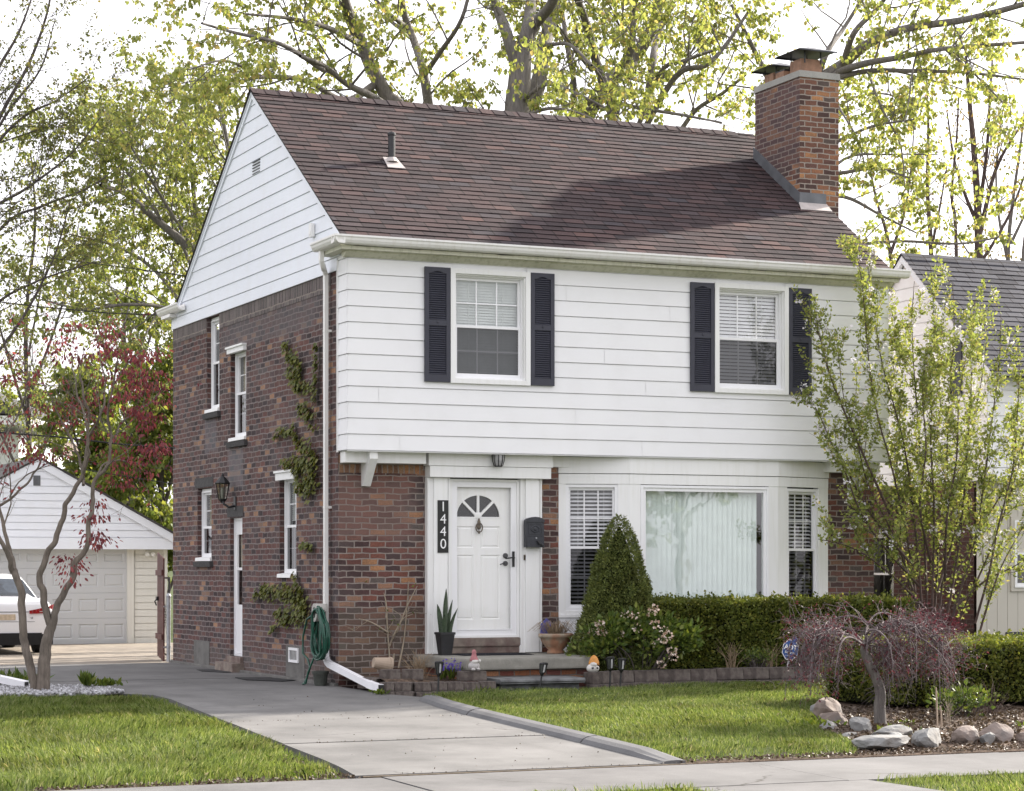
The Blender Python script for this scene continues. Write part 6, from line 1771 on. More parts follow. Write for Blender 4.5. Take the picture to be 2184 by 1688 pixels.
maple('many branched maple left of the white gable behind the garage', [
    ([(560,1420),(520,900),(470,590),(425,545),(370,500),(325,462),(270,415),(215,395,-1)], .17, .05, 0, .3),
    ([(470,1420),(450,900),(430,600),(415,430),(400,300),(385,200)], .11, .03, 2, .3), ([(520,900),(505,640),(500,480,-1),(490,340,-1),(470,230,-1),(450,150)], .10, .03, 1, .3),
    ([(450,800),(380,640,1),(310,560,2),(230,520,2),(150,500,1)], .07, .02), ([(440,720),(360,660,-1),(270,650,-2),(180,660,-2),(90,640,-2)], .06, .02), ([(430,560),(350,430,-1),(290,330,-2),(240,250,-2)], .05, .015),
    ([(500,620),(550,480,-1),(580,350,-2),(600,250,-3)], .06, .02), ([(430,620),(330,380,2),(300,280,3),(310,180,3)], .05, .015), ([(380,520),(250,340,1),(180,290,1),(130,270)], .05, .015)], 56, 12, leaf='leaf_olive', lens=(2.8, 1.4, .7), dens=(2.9, 3.2, 3.6), size=.088, per_m=2.8)
maple('leafy maple with low dark limbs reaching above and right of the chimney', [
    ([(1660,1420),(1668,700),(1690,250),(1724,192),(1775,152),(1805,132),(1855,92,-1),(1940,60,-2),(2060,42,-3),(2200,5,-4)], .17, .05, 0, .5),
    ([(1735,185),(1765,110),(1800,60,1),(1850,-20,1)], .07, .03), ([(1798,138),(1822,70,-1),(1870,20,-1),(1915,-40,-2)], .07, .03), ([(1690,260),(1770,170),(1830,140,-1),(1925,122,-2),(2010,105,-3),(2200,90,-4)], .09, .03, 0, .3),
    ([(1765,172),(1850,152,-1),(1950,152,-2),(2060,155,-2),(2200,172,-3)], .06, .02), ([(1700,330),(1790,300,-1),(1860,270,-2),(1950,255,-2)], .05, .015), ([(1710,420),(1800,420,-1),(1880,460,-1),(1960,500,-1)], .05, .015), ([(1705,380),(1790,370,-1),(1870,360,-1),(1940,380,-2)], .05, .015),
    ([(1715,520),(1830,520,-1),(1930,515,-1),(2050,520,-2),(2160,500,-2)], .04, .015), ([(1680,260),(1640,170,1),(1600,90,1),(1560,10,1)], .08, .03), ([(2010,100,-3),(2080,160,-3),(2150,230,-3)], .03, .012), ([(1700,470),(1760,560),(1850,600),(1950,560)], .04, .012), ([(1760,165),(1790,230,-1),(1830,300,-2),(1850,380,-2)], .03, .01), ([(1850,150,-1),(1880,230,-2),(1920,310,-2),(1930,400,-2)], .03, .01), ([(1700,300),(1800,220,1),(1880,200,1),(1980,230,1)], .04, .012), ([(1705,440),(1800,340,1.5),(1900,330,1.5),(2000,330,1)], .04, .012)], 44, 21, dens=(1.8, 2.5, 3.2), lens=(2.3, 1.2, .65), per_m=2.9)
maple('slender grey multi stemmed tree with sparse rusty leaves rising over the neighbour roof', [
    ([(2088,1420),(2088,700),(2086,470),(2078,330),(2068,220),(2060,120)], .15, .04, 0, .5), ([(2090,500),(2118,380),(2150,310),(2200,240)], .07, .02), ([(2087,460),(2104,330),(2112,200),(2118,100)], .06, .02), ([(2086,480),(2060,420),(2035,340),(2020,240)], .06, .02), ([(2092,560),(2130,500),(2165,430),(2200,330)], .05, .02)],
    60, 31, leaf='leaf_rust', size=.085, lens=(2.2, 1.3, .7), dens=(1.5, 2.0, 2.6), per_m=3.2, bark='bark_red', cluster=(1, 3), name='slender_tree', up=.16)
maple('thin reddish stemmed tree between chimney and neighbour gable', [
    ([(1985,1420),(1988,700),(1985,520),(1978,400),(1980,260),(1975,160)], .09, .02, 0, .4), ([(1910,1420),(1908,700),(1895,520),(1870,430),(1850,330)], .08, .02, 0, .4), ([(1985,540),(2005,440),(2020,350)], .04, .015), ([(1900,540),(1930,450),(1945,340),(1950,230)], .05, .015), ([(2040,1420),(2040,560),(2030,420),(2040,300),(2045,200)], .06, .02, 1, .4)],
    58, 33, leaf='leaf_rust', size=.085, lens=(1.8, 1.1, .6), dens=(1.5, 2.0, 2.6), per_m=3.0, bark='bark_red', cluster=(1, 3), name='slender_tree', up=.16)
maple('far thin grey tree at the right edge behind the neighbour roof', [
    ([(2150,1420),(2152,700),(2150,540),(2160,430),(2178,300),(2190,180)], .09, .02, 0, .4), ([(2150,560),(2130,460),(2125,350),(2140,230)], .05, .015), ([(2178,1420),(2180,600),(2196,480),(2210,380)], .06, .02), ([(2156,520),(2190,450),(2230,380)], .05, .02)],
    62, 37, leaf='leaf_rust', size=.085, lens=(1.8, 1.1, .6), dens=(1.6, 2.0, 2.6), per_m=3.0, bark='bark_maple', cluster=(1, 3), name='slender_tree', up=.16)
maple('fine twigged tree just breaking into leaf at the upper left edge', [
    ([(-160,1420),(-130,800),(-70,420),(0,250),(60,140),(100,30),(115,-60)], .05, .015, 0, .35), ([(-100,520),(-20,330),(50,250),(120,215),(190,165)], .035, .01), ([(-80,420),(10,250),(85,150),(118,40)], .035, .01), ([(-130,650),(-40,470),(60,400),(150,330),(215,250)], .04, .01), ([(-130,700),(0,490),(90,440),(190,400),(260,350)], .035, .01),
    ([(-100,400),(-20,180),(40,70),(80,-40)], .04, .012), ([(-140,820),(-20,660),(80,600),(200,560)], .035, .01), ([(-140,900),(20,720),(110,560),(150,430)], .035, .01)],
    38, 41, leaf='leaf_bud', size=.055, lens=(1.8, 1.0, .55), dens=(4.0, 4.0, 4.0), per_m=9.0, bark='bark_dark', cluster=(1, 2), name='budding_tree', up=.08, droop=.3, spread=.05, wander=.10, width=.32)
for lab, x, d, sd in (('far sparse olive leaved tree at the left edge', 60, 66, 141), ('far sparse olive leaved tree behind the red maple', 270, 70, 143)):
    maple(lab, [([(x,1420),(x+3,1000),(x-5,700),(x+15,480),(x+5,320)], .10, .02, 0, .3), ([(x,900),(x-60,700),(x-100,520)], .05, .015), ([(x+2,850),(x+70,660),(x+110,470)], .05, .015), ([(x,760),(x+30,600),(x+60,420)], .04, .012), ([(x,1050),(x-70,900),(x-120,800)], .05, .015), ([(x,1000),(x+80,880),(x+130,780)], .05, .015)],
        d, sd, leaf='leaf_olive', size=.095, lens=(2.4, 1.3, .7), dens=(2.6, 2.8, 3.2), per_m=2.0, cluster=(3,7), bark='bark_dark', name='sparse_tree', spread=.14)
# dense green trees low behind the garage
for lab, limbs, d, sd in (
    ('dense green tree behind the garage next to the brick wall', [([(345,1420),(345,1100),(340,900),(335,760),(330,650)], .10, .03), ([(345,1150),(300,980),(260,880)], .06, .02), ([(345,1100),(385,950),(400,820)], .06, .02), ([(342,1250),(300,1130),(270,1050)], .05, .02), ([(345,1300),(390,1180),(410,1060)], .05, .02)], 60, 51),
    ('green tree behind the garage roof ridge', [([(215,1420),(215,1100),(210,950),(205,820)], .09, .03), ([(215,1100),(170,960),(140,870)], .06, .02), ([(214,1080),(260,960),(290,850)], .06, .02), ([(214,1180),(280,1060),(310,980)], .05, .02)], 64, 53),
    ('low green tree at the left edge beyond the garage', [([(20,1420),(25,1150),(30,950),(40,860)], .09, .03), ([(22,1150),(-20,1000),(-30,900)], .06, .02), ([(24,1100),(80,960),(110,880)], .06, .02)], 82, 57)):
    maple(lab, limbs, d, sd, leaf='leaf_green', size=.14, lens=(2.0, 1.1, .6), dens=(4.6, 4.2, 3.8), per_m=5, cluster=(3, 7), bark='bark_dark', name='leafy_tree', spread=.15, start=.15)
for k, (px_, d_) in enumerate(((330, 72), (250, 75), (420, 70))):
    pass

# ---- red Japanese maple at the front left
jm = thing('japanese_maple', 'red leaved maple with pale twisted trunk in the white gravel at the left', 'tree', (-3.885, -.24, 0))
DJ = 27.3
g = Grower(61, (1.0, .6, .34), (4.2, 4.6, 5.0), angle=(30, 60), up=.10, wander=.20, rr=.5, tip=.0028, start=.35)
J = lambda *pts: [A(x, y, DJ + (z[0] if z else 0)) for x, y, *z in pts]
g.limb(J((88,1492),(91,1440),(95,1400),(103,1355),(112,1320)), .088, .055, sprout=False, gnarl=.024, per=8)
g.limb(J((76,1490),(70,1445),(56,1390),(50,1340),(46,1290),(40,1245),(30,1215)), .055, .042, sprout=False, gnarl=.024, per=8)
g.limb(J((30,1222),(18,1185,-.1),(6,1160,-.15),(-12,1120,-.2),(-40,1050,-.3)), .036, .018, start=.5, gnarl=.026, per=8)
g.limb(J((38,1235),(25,1190,.2),(12,1140,.25),(-2,1085,.3),(-10,1040,.3)), .030, .016, start=.5, gnarl=.026, per=8)
g.limb(J((107,1335),(96,1290),(92,1262),(86,1235),(95,1195),(120,1150),(132,1110),(142,1070),(160,1045),(176,1010),(182,975),(188,935),(190,890),(180,850),(172,800)), .046, .012, start=.62, gnarl=.026, per=8)
g.limb(J((112,1325),(124,1290),(142,1258),(155,1228),(158,1198),(176,1180),(188,1160),(190,1120),(194,1080),(197,1050),(205,1020),(226,1000),(234,975),(236,930),(232,880),(240,820),(252,770)), .044, .010, start=.60, gnarl=.026, per=8)
g.limb(J((180,1035),(172,990,.2),(160,960,.2),(148,930,.3),(135,905,.3),(118,870,.3),(100,830,.2)), .020, .007, start=.25, gnarl=.026, per=8)
g.limb(J((176,1010),(190,960,-.2),(184,900,-.3),(168,850,-.3),(160,800,-.3),(150,760,-.2)), .018, .006, start=.3, gnarl=.026, per=8)
g.limb(J((205,1020),(222,990,.3),(250,985,.4),(285,985,.5),(310,995,.5)), .016, .005, start=.2, gnarl=.026, per=8)
g.limb(J((232,950),(262,905,.3),(290,880,.4),(330,850,.5),(345,835,.5)), .016, .005, start=.2, gnarl=.026, per=8)
g.limb(J((188,935),(215,880,-.3),(225,830,-.3),(215,770,-.3),(205,720,-.2)), .016, .005, start=.3, gnarl=.026, per=8)
g.limb(J((240,820),(270,780,.2),(300,750,.2),(335,740,.2)), .012, .004, start=.2, gnarl=.026, per=8)
g.limb(J((-12,1085,.3),(40,1050,.4),(78,1000,.5),(95,960,.5),(110,905,.5)), .018, .006, start=.3, gnarl=.026, per=8)
g.limb(J((20,1060,.3),(60,1010,.2),(110,985,.1),(150,960)), .010, .004, start=.2, gnarl=.026, per=8)
g.limb(J((-30,1000),(30,900,.2),(60,820,.2),(70,740,.2)), .014, .005, start=.2, gnarl=.026, per=8)
g.limb(J((100,830,.2),(70,780,.3),(60,730,.3)), .010, .004, start=.2, gnarl=.026, per=8)
g.limb(J((148,1225),(150,1205,-.05),(152,1190,-.08)), .010, .004, start=.2, gnarl=.026, per=8)
for k in range(7):                                             # short spurs and knobs on the stems
    pass
g.w.build('trunk', M['bark_smooth'], jm)
# leaves gathered in drooping tufts towards the upper right
P, T = [], []
tufts = [(218,735,9),(250,745,8),(275,760,9),(300,768,10),(320,760,9),(240,720,7),(262,790,7),(205,760,6),(285,815,7),(335,815,8),(300,830,8),(345,850,7),(262,835,6),(230,800,5),(290,880,9),(310,890,9),(318,905,8),(275,870,6),(255,850,6),(232,870,5),(205,850,4),(180,860,4),(330,955,10),(318,965,7),(345,960,9),(300,985,5),(290,975,4),(312,1000,5),(118,722,5),(135,745,6),(165,760,4),(150,775,5),(55,800,4),(30,820,3),(95,870,4),(60,955,5),(75,965,4),(100,975,5),(200,930,5),(178,905,4),(160,880,4),(120,905,4),(250,990,5),(262,1015,6),(270,1030,5),(250,1040,4),(205,1080,6),(212,1098,7),(200,1110,6),(208,1145,9),(203,1160,8),(196,1170,6),(150,1195,6),(158,1205,5),(145,1240,4),(152,1215,5),(20,935,4),(5,960,5),(-5,900,4),(35,990,4),(115,965,4),(225,960,4),(265,935,4),(140,700,4),(225,695,5),(320,790,6),(300,800,5),(8,800,5),(18,765,4)]
rl = random.Random(77)
for (x, y, n) in tufts:
    c = A(x + rl.uniform(-8,8), y + rl.uniform(-8,8), DJ + rl.uniform(-.5, .5))
    for _ in range(int(n*7)):
        q = np.array([rl.gauss(0,1), rl.gauss(0,1), rl.gauss(0,.6)]); P.append(c + q*np.array([.095,.095,.06])); T.append(q*.5 + np.array([0,0,-1.1]))
P2, T2 = g.leaf_points(2.4, (1, 4), .05, .8, .4)
leaves_np('crown', np.concatenate([np.array(P), P2]), np.concatenate([np.array(T), T2]), .052, M['leaf_red'], jm, width=.24)

# ---- white flowering upright shrub at the right
sh_ = thing('flowering_shrub', 'tall multi stemmed shrub with white blossom before the right end of the house', 'shrub', (8.75, -1.0, .1))
DS = 31.6
g = Grower(71, (.85, .40), (5.0, 5.2), angle=(20, 48), up=.20, wander=.10, rr=.5, tip=.0032, start=.22)
Sx = lambda *pts: [A(x, y, DS + (z[0] if z else 0)) for x, y, *z in pts]
stems = [
    ((1965,1385),(1945,1280),(1925,1190,-.2),(1890,1110,-.4),(1850,1030,-.5),(1825,930,-.6),(1800,850,-.7),(1788,760,-.7)),
    ((1968,1385),(1950,1250),(1930,1120,-.2),(1900,990,-.3),(1870,880,-.4),(1852,760,-.5),(1840,620,-.5),(1828,540,-.5)),
    ((1972,1385),(1962,1240),(1948,1090),(1930,960),(1905,860,-.1),(1880,770,-.2),(1862,650,-.2),(1850,560,-.2)),
    ((1940,1200,-.3),(1860,1100,-.5),(1810,1010,-.6),(1775,950,-.7),(1750,890,-.7),(1722,840,-.7)),
    ((1900,1100,-.4),(1850,990,-.6),(1810,900,-.7),(1770,800,-.8),(1745,710,-.8),(1712,640,-.8)),
    ((1980,1385),(1975,1230,.2),(1968,1080,.3),(1960,930,.3),(1950,800,.3),(1945,690,.3),(1950,600,.3)),
    ((1985,1385),(1990,1230),(1992,1080),(1985,940),(1990,800),(1992,690),(1985,570)),
    ((1995,1385),(2010,1240,.2),(2022,1090,.3),(2020,950,.3),(2028,820,.3),(2035,700,.3),(2032,610,.3)),
    ((2005,1390),(2030,1260),(2050,1120),(2062,980),(2070,850),(2075,740),(2078,640)),
    ((2010,1390),(2045,1270,-.2),(2080,1150,-.3),(2100,1020,-.4),(2115,900,-.4),(2130,790,-.4),(2135,680,-.4)),
    ((2020,1390),(2060,1290,.2),(2110,1180,.3),(2150,1070,.4),(2180,960,.4),(2200,850,.4)),
    ((2080,1330,-.2),(2110,1220,-.3),(2130,1120,-.3),(2160,1000,-.3),(2170,880,-.3),(2175,780,-.3)),
    ((2085,1365,-.4),(2110,1280,-.5),(2140,1200,-.5),(2190,1110,-.6)),
    ((1990,1350),(2000,1180,.5),(1985,1030,.6),(2005,880,.6),(1998,760,.6)), ((1975,1340),(1930,1200,.5),(1910,1050,.6),(1920,900,.6),(1905,780,.6),(1895,680,.6)),
    ((1975,1300),(1905,1230,-.5),(1840,1180,-.7),(1790,1160,-.8),(1745,1150,-.9)), ((1960,1250),(1880,1160,-.6),(1830,1080,-.7),(1800,1000,-.8),(1770,960,-.8)),
    ((2030,1300),(2100,1240,.3),(2160,1210,.4),(2210,1180,.4)), ((2020,1260),(2090,1130,.4),(2150,1030,.5),(2200,930,.5)), ((2000,1260),(2045,1100,.6),(2060,960,.7),(2090,830,.7),(2105,720,.7)),
    ((1985,1200),(1962,1080,-.6),(1975,960,-.7),(1968,850,-.7),(1975,740,-.7)), ((2015,1240),(2020,1100,-.6),(2040,980,-.7),(2045,860,-.7),(2060,760,-.7))]
for k, s in enumerate(stems):
    g.limb(Sx(*s), .020 if k in (3, 4, 13, 14, 15, 16, 17, 18, 19, 20, 21) else .019, .004, start=.25)
for s in stems: g.tw += [np.array(q) for q in (lambda p: [p[i:i+6] for i in range(len(p)//7, len(p)-5, 4)])(smooth_path(Sx(*s), 6))]
g.w.build('stem', M['bark_red'], sh_)
P, T = g.leaf_points(27, (2, 4), .05, -.25, 1.0, .0)
leaves_np('leaves', P, T, .052, M['leaf_pear'], sh_, width=.27)
rl = random.Random(5); P, T = [], []
for tw in g.tw:
    if rl.random() < .24 and tw[-1][2] > 1.7:
        c = tw[rl.randrange(len(tw))]
        for _ in range(rl.randint(6, 18)):
            q = np.array([rl.gauss(0,1) for _ in range(3)]); q /= np.linalg.norm(q); P.append(c + q*.055*rl.random()); T.append(q)
leaves_np('blossom', P, T, .034, M['petal'], sh_, width=.5)

# ---- weeping lace maple in the front bed
wm = thing('weeping_maple', 'low weeping maple with bare silvery twigs and maroon leaves in the mulched bed', 'tree', (3.25, -7.67, -.15))
DW_ = 23.4
Wx = lambda *pts: [A(x, y, DW_ + (z[0] if z else 0)) for x, y, *z in pts]
g = Grower(81, (.42, .27), (9.0, 8.5), angle=(15, 85), up=.0, wander=.34, rr=.5, tip=.0026, start=.08, droop=.30)
wt = Wood(); wt.tube(smooth_path(Wx((1880,1568),(1877,1535),(1876,1505),(1878,1478),(1868,1445),(1852,1412),(1843,1388),(1848,1366)), 5), .070, .036, 10); wt.build('trunk', M['bark_maple'], wm)
for s in (((1848,1385),(1825,1362),(1800,1352,-.1),(1770,1360,-.2),(1745,1375,-.3),(1720,1405,-.4)), ((1846,1378),(1815,1345,.2),(1775,1335,.3),(1740,1340,.4),(1715,1360,.5)), ((1848,1372),(1870,1340,.1),(1905,1325,.2),(1945,1330,.3),(1985,1355,.4),(2010,1400,.5)),
          ((1848,1375),(1880,1350,-.2),(1925,1345,-.3),(1970,1365,-.4),(2010,1400,-.5),(2040,1450,-.5)), ((1846,1375),(1850,1335,.4),(1870,1310,.6),(1900,1310,.7),(1940,1330,.8)), ((1848,1380),(1850,1350,-.4),(1870,1345,-.6),(1895,1370,-.8),(1905,1420,-.9)),
          ((1846,1380),(1815,1360,-.4),(1795,1370,-.6),(1785,1410,-.7),(1780,1450,-.75)), ((1860,1335,.3),(1820,1315,.5),(1780,1320,.6),(1750,1340,.6)), ((1900,1330,.2),(1960,1340,-.1),(2000,1375,-.1),(2030,1420,-.2)), ((1870,1340,.5),(1930,1325,.6),(1975,1340,.6),(2020,1380,.7),(2035,1410,.7))):
    g.limb(Wx(*s), .014, .004)
rlw = random.Random(19)
for k in range(84):
    x0, y0 = rlw.choice(((1848,1375),(1800,1350),(1775,1340),(1900,1328),(1950,1340),(1870,1335),(1985,1360),(1760,1350)))
    sgn = -1 if x0 < 1830 else 1
    dx = sgn*rlw.uniform(8, 75) + rlw.uniform(-25, 25); z0, z1 = rlw.uniform(-.5,.6), rlw.uniform(-.8,.9)
    g.limb(Wx((x0,y0,z0*.5),(x0+dx*.4,y0+rlw.uniform(-14,20),z0),(x0+dx*.8,y0+rlw.uniform(0,45),(z0+z1)/2),(x0+dx,y0+rlw.uniform(40,145),z1)), .0075, .0026)
g.w.build('twigs', M['bark_grey'], wm)
P, T = g.leaf_points(7, (1, 3), .03, .7, .8)
sel = np.array([(proj_x < 1790) or (p[2] > .38) for p, proj_x in ((p, CXP + FPX*((p[0]-CAMP[0])*RGT[0]+(p[1]-CAMP[1])*RGT[1])/((p[0]-CAMP[0])*FWD[0]+(p[1]-CAMP[1])*FWD[1])) for p in P)])
keep = sel | (rng.random(len(P)) < .06)
leaves_np('leaves', P[keep], T[keep], .032, M['weep_leaf'], wm, width=.20)

# ---- clipped plants
def clipped(name, label, cat, n, sampler, size, mat, width=.4, core=None, fold=.25, jit=.8, shoots=700):
    t = thing(name, label, cat, sampler['loc'])
    P, Nn = sampler['fn'](n)
    T = Nn*.7 + rng.normal(size=P.shape)*jit + np.array([0, 0, .35])
    if shoots:
        k = rng.choice(len(P), shoots); L = np.linspace(.01, .075, 7)
        up_ = Nn[k] + rng.normal(size=(shoots,3))*.45 + np.array([0,0,.4]); up_ /= np.linalg.norm(up_, axis=1, keepdims=True)
        P = np.concatenate([P] + [P[k] + up_*l*rng.uniform(.5,1.5,(shoots,1)) for l in L]); T = np.concatenate([T] + [up_ + rng.normal(size=up_.shape)*.6 for l in L])
    leaves_np('foliage', P, T, size, M[mat], t, width=width, fold=fold, sr=.5)
    if core: core(t)
    return t
def box_sampler(x0, x1, y0, y1, z0, z1, lump=.03, under=0):
    areas = {'f': (x1-x0)*(z1-z0), 't': (x1-x0)*(y1-y0), 'l': (y1-y0)*(z1-z0), 'r': (y1-y0)*(z1-z0)}
    tot = sum(areas.values())
    def fn(n):
        Ps, Ns = [], []
        for k, a in areas.items():
            m = int(n*a/tot); u, v = rng.random(m), rng.random(m)
            if k == 'f': p = np.stack([x0+(x1-x0)*u, np.full(m, y0), z0+(z1-z0)*v], 1); q = np.tile([0,-1.,0], (m,1))
            elif k == 't': p = np.stack([x0+(x1-x0)*u, y0+(y1-y0)*v, np.full(m, z1)], 1); q = np.tile([0,0,1.], (m,1))
            elif k == 'l': p = np.stack([np.full(m, x0), y0+(y1-y0)*u, z0+(z1-z0)*v], 1); q = np.tile([-1.,0,0], (m,1))
            else: p = np.stack([np.full(m, x1), y0+(y1-y0)*u, z0+(z1-z0)*v], 1); q = np.tile([1.,0,0], (m,1))
            d = np.array([mnoise.noise(Vector(a_*4.5)) for a_ in p])*lump + rng.normal(size=m)*.016 - .012
            if under: # thins out near the ground
                kk = np.clip((z0+under-p[:,2])/under, 0, 1); d -= kk*.10
            Ps.append(p + q*d[:, None]); Ns.append(q)
        return np.concatenate(Ps), np.concatenate(Ns)
    return {'loc': ((x0+x1)/2, (y0+y1)/2, z0), 'fn': fn}
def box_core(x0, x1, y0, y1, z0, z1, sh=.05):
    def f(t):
        mb = MB(); mb.box(x0+sh, x1-sh, y0+sh, y1-sh, z0, z1-sh); mb.build('shade_core', plain('hedge_inner_shade', (.012,.014,.006), 1, .4, 30, spec=.05), t)  # solid near-black core paints the shade between the leaves
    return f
H1 = (3.95, 7.90, -1.38, -.55, .2, 1.075)
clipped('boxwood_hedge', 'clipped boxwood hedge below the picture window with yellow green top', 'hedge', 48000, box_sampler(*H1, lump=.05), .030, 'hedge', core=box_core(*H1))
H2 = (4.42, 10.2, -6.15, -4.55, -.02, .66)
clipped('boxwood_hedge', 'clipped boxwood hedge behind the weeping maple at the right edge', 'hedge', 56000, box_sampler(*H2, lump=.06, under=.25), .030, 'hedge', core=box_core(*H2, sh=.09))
def cone_fn(n):
    cx_, cy_, z0, z1 = 3.56, -.98, .12, 2.26
    u = rng.random(n*2); z = 1-np.sqrt(1-u*.9995); z = z[:n]; ph = rng.random(n)*2*np.pi
    prof = lambda t: .66*np.clip(1.0-.10*(t<.12)*(.12-t)/.12, 0, 1)*(1-t)**.70*(1+.05*np.sin(t*9))
    r = prof(z)
    d = np.array([mnoise.noise(Vector((math.cos(a)*2.6, math.sin(a)*2.6, zz*9.0))) + .7*mnoise.noise(Vector((math.cos(a)*6, math.sin(a)*6, zz*20.0))) for a, zz in zip(ph, z)])*.065
    r = np.maximum(.005, r + d*np.clip((1-z)*2.5, .3, 1) + rng.normal(size=n)*.018 - .01)
    P = np.stack([cx_+r*np.cos(ph), cy_+r*np.sin(ph), z0+(z1-z0)*z], 1); Nn = np.stack([np.cos(ph), np.sin(ph), np.full(n, .35)], 1)
    return P, Nn
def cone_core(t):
    mb = MB(); mb.lathe([(.55,0),(.52,.2),(.38,.8),(.22,1.4),(.08,1.8),(.01,1.95)], (3.56,-.98,.12), 18); mb.build('shade_core', plain('conifer_inner_shade', (.010,.013,.005), 1, .4, 30, spec=.05), t)  # near-black core paints the shade deep among the needles
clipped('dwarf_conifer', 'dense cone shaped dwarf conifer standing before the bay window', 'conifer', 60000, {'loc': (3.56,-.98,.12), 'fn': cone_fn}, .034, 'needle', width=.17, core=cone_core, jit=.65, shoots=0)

def bush(name, label, cx, cy, z0, rx, ry, h, nleaf, size, mat, seed, stemmat='bark_dark', nst=26, width=.26, cat='shrub', spread=.06, hollow=.3, stems=True):
    t = thing(name, label, cat, (cx, cy, z0))
    rl = random.Random(seed); W = Wood(); tips = []
    for k in range(nst):
        a = rl.uniform(0, 2*math.pi); r = math.sqrt(rl.random()); zt = h*(.55+.45*rl.random())*math.sqrt(max(.05, 1-.55*r*r))
        e = np.array([cx+rx*r*math.cos(a), cy+ry*r*math.sin(a), z0+zt]); b = np.array([cx+.18*rx*r*math.cos(a), cy+.18*ry*r*math.sin(a), z0-.05])
        m = (b+e)/2 + np.array([rl.gauss(0,.05), rl.gauss(0,.05), .08*h]); W.tube(smooth_path([b, m, e], 4), .010, .004, 5); tips.append(e)
    W.build('stem', M[stemmat], t)
    P, T = [], []
    for _ in range(nleaf):
        e = tips[rl.randrange(nst)]; q = np.array([rl.gauss(0,1), rl.gauss(0,1), rl.gauss(0,.8)])
        P.append(e + q*spread*np.array([1,1,.8])); T.append(q*.6 + np.array([0,0,.5]))
    P = np.array(P); P[:, 2] = np.maximum(P[:, 2], z0+.02)
    leaves_np('leaves', P, np.array(T), size, M[mat], t, width=width)
    return t, tips
rh, tips = bush('rhododendron', 'rhododendron with faded pinkish flower heads in front of the cone conifer', 3.62, -1.50, .12, .82, .26, .78, 3400, .075, 'rhodo', 91, nst=70, spread=.075)
rl = random.Random(3)
hp = [(1283,1338),(1268,1345),(1300,1325),(1352,1305),(1340,1310),(1362,1302),(1395,1310),(1400,1325),(1412,1330),(1365,1345),(1322,1352),(1345,1350),(1418,1345),(1432,1352),(1440,1365),(1410,1362),(1402,1378),(1425,1385),(1436,1395),(1290,1350),(1255,1350),(1275,1330),(1388,1296),(1448,1372),(1412,1418),(1428,1400)]
for x, y in hp[::3] + hp[1::3]:
    P, T = [], []
    c = A(x + rl.uniform(-9,9), y + rl.uniform(-7,7), 28.85 + rl.uniform(-.15,.12))
    for _ in range(rl.randint(10,30)):
        q = np.array([rl.gauss(0,1) for _ in range(3)]); q /= np.linalg.norm(q); P.append(c + q*.045*np.array([1,1,.8])); T.append(q + np.array([0,0,.2]))
    leaves_np('flower_head', P, T, .030, M['petal_pink'], rh, width=.45)
bush('azalea', 'small reddish brown leaved shrub beside the yard sign', 6.25, -1.35, .15, .48, .3, .62, 1500, .032, 'leaf_rust', 93, nst=40, stemmat='bark_grey', spread=.07)
bush('azalea', 'dark shrub with two pale flowers at the foot of the flowering shrub', 8.15, -1.25, .15, .55, .35, .78, 1900, .04, 'weep_leaf', 94, nst=40, stemmat='bark_dark', spread=.08)
bush('low_shrub', 'low dark green shrub in the bed below the hedge', 5.35, -1.5, .16, .3, .14, .28, 520, .035, 'rhodo', 95, nst=24)
bush('low_shrub', 'grey green leafy plant at the foot of the front hedge, right edge', 4.75, -7.0, -.12, .35, .25, .34, 520, .06, 'rhodo', 96, nst=24)

# ---- bare stemmed shrub against the brick, left of the door
bs = thing('bare_shrub', 'nearly bare twiggy shrub against the brick wall left of the door', 'shrub', (.62, -.55, .14))
g = Grower(101, (.50, .26), (3.2, 3.6), angle=(35, 75), up=.03, wander=.2, rr=.5, tip=.0022, start=.2)
Bx = lambda *pts: [A(x, y, 29.35 + (z[0] if z else 0)) for x, y, *z in pts]
for s in (((832,1425),(830,1390),(826,1340),(824,1290),(815,1250),(808,1200)), ((830,1380),(845,1345,-.1),(860,1320,-.15),(880,1310,-.2)), ((828,1350),(805,1335,-.1),(785,1325,-.15),(765,1320,-.2)), ((838,1425),(842,1370,.1),(850,1300,.15),(848,1240,.2),(855,1195,.2)), ((850,1425),(862,1360,.1),(868,1290,.1),(872,1240,.1)), ((826,1320),(800,1275,.1),(780,1240,.1)), ((845,1350),(870,1290,-.1),(890,1250,-.1))):
    g.limb(Bx(*s), .013, .005)
g.w.build('stem', M['twig_dry'], bs)
P, T = g.leaf_points(2.2, (1, 2), .015, .1, .5); leaves_np('leaves', P, T, .030, M['weed'], bs, width=.3)
def dry_clump(name, label, cx, cy, z0, n, h, sprd, mat, seed, r=.004, cat='plant'):
    W = Wood(); rl = random.Random(seed)
    for k in range(n):
        a = rl.uniform(0, 2*math.pi); e = rl.uniform(.1, 1)*sprd; hh_ = h*rl.uniform(.5, 1.05)
        b = np.array([cx+rl.gauss(0,.03), cy+rl.gauss(0,.03), z0-.03]); m = b + np.array([e*.35*math.cos(a), e*.35*math.sin(a), hh_*.6]); t_ = b + np.array([e*math.cos(a), e*math.sin(a), hh_])
        W.tube(smooth_path([b, m, t_], 3), r, r*.4, 4)
        if rl.random() < .6:
            q = t_ + np.array([rl.gauss(0,.05), rl.gauss(0,.05), rl.uniform(.0,.08)]); W.tube([m, (m+q)/2+np.array([0,0,.02]), q], r*.6, r*.3, 3)
    o = W.build(name, M[mat]); tag(o, label, cat); return o
dry_clump('twiggy_plant', 'clump of dry straw coloured stems left of the porch', .72, -1.05, .15, 60, .34, .26, 'twig_pale', 1)
dry_clump('twiggy_plant', 'tall clump of dry twigs below the left part of the hedge', 4.95, -1.52, .17, 34, .40, .22, 'twig_pale', 2)
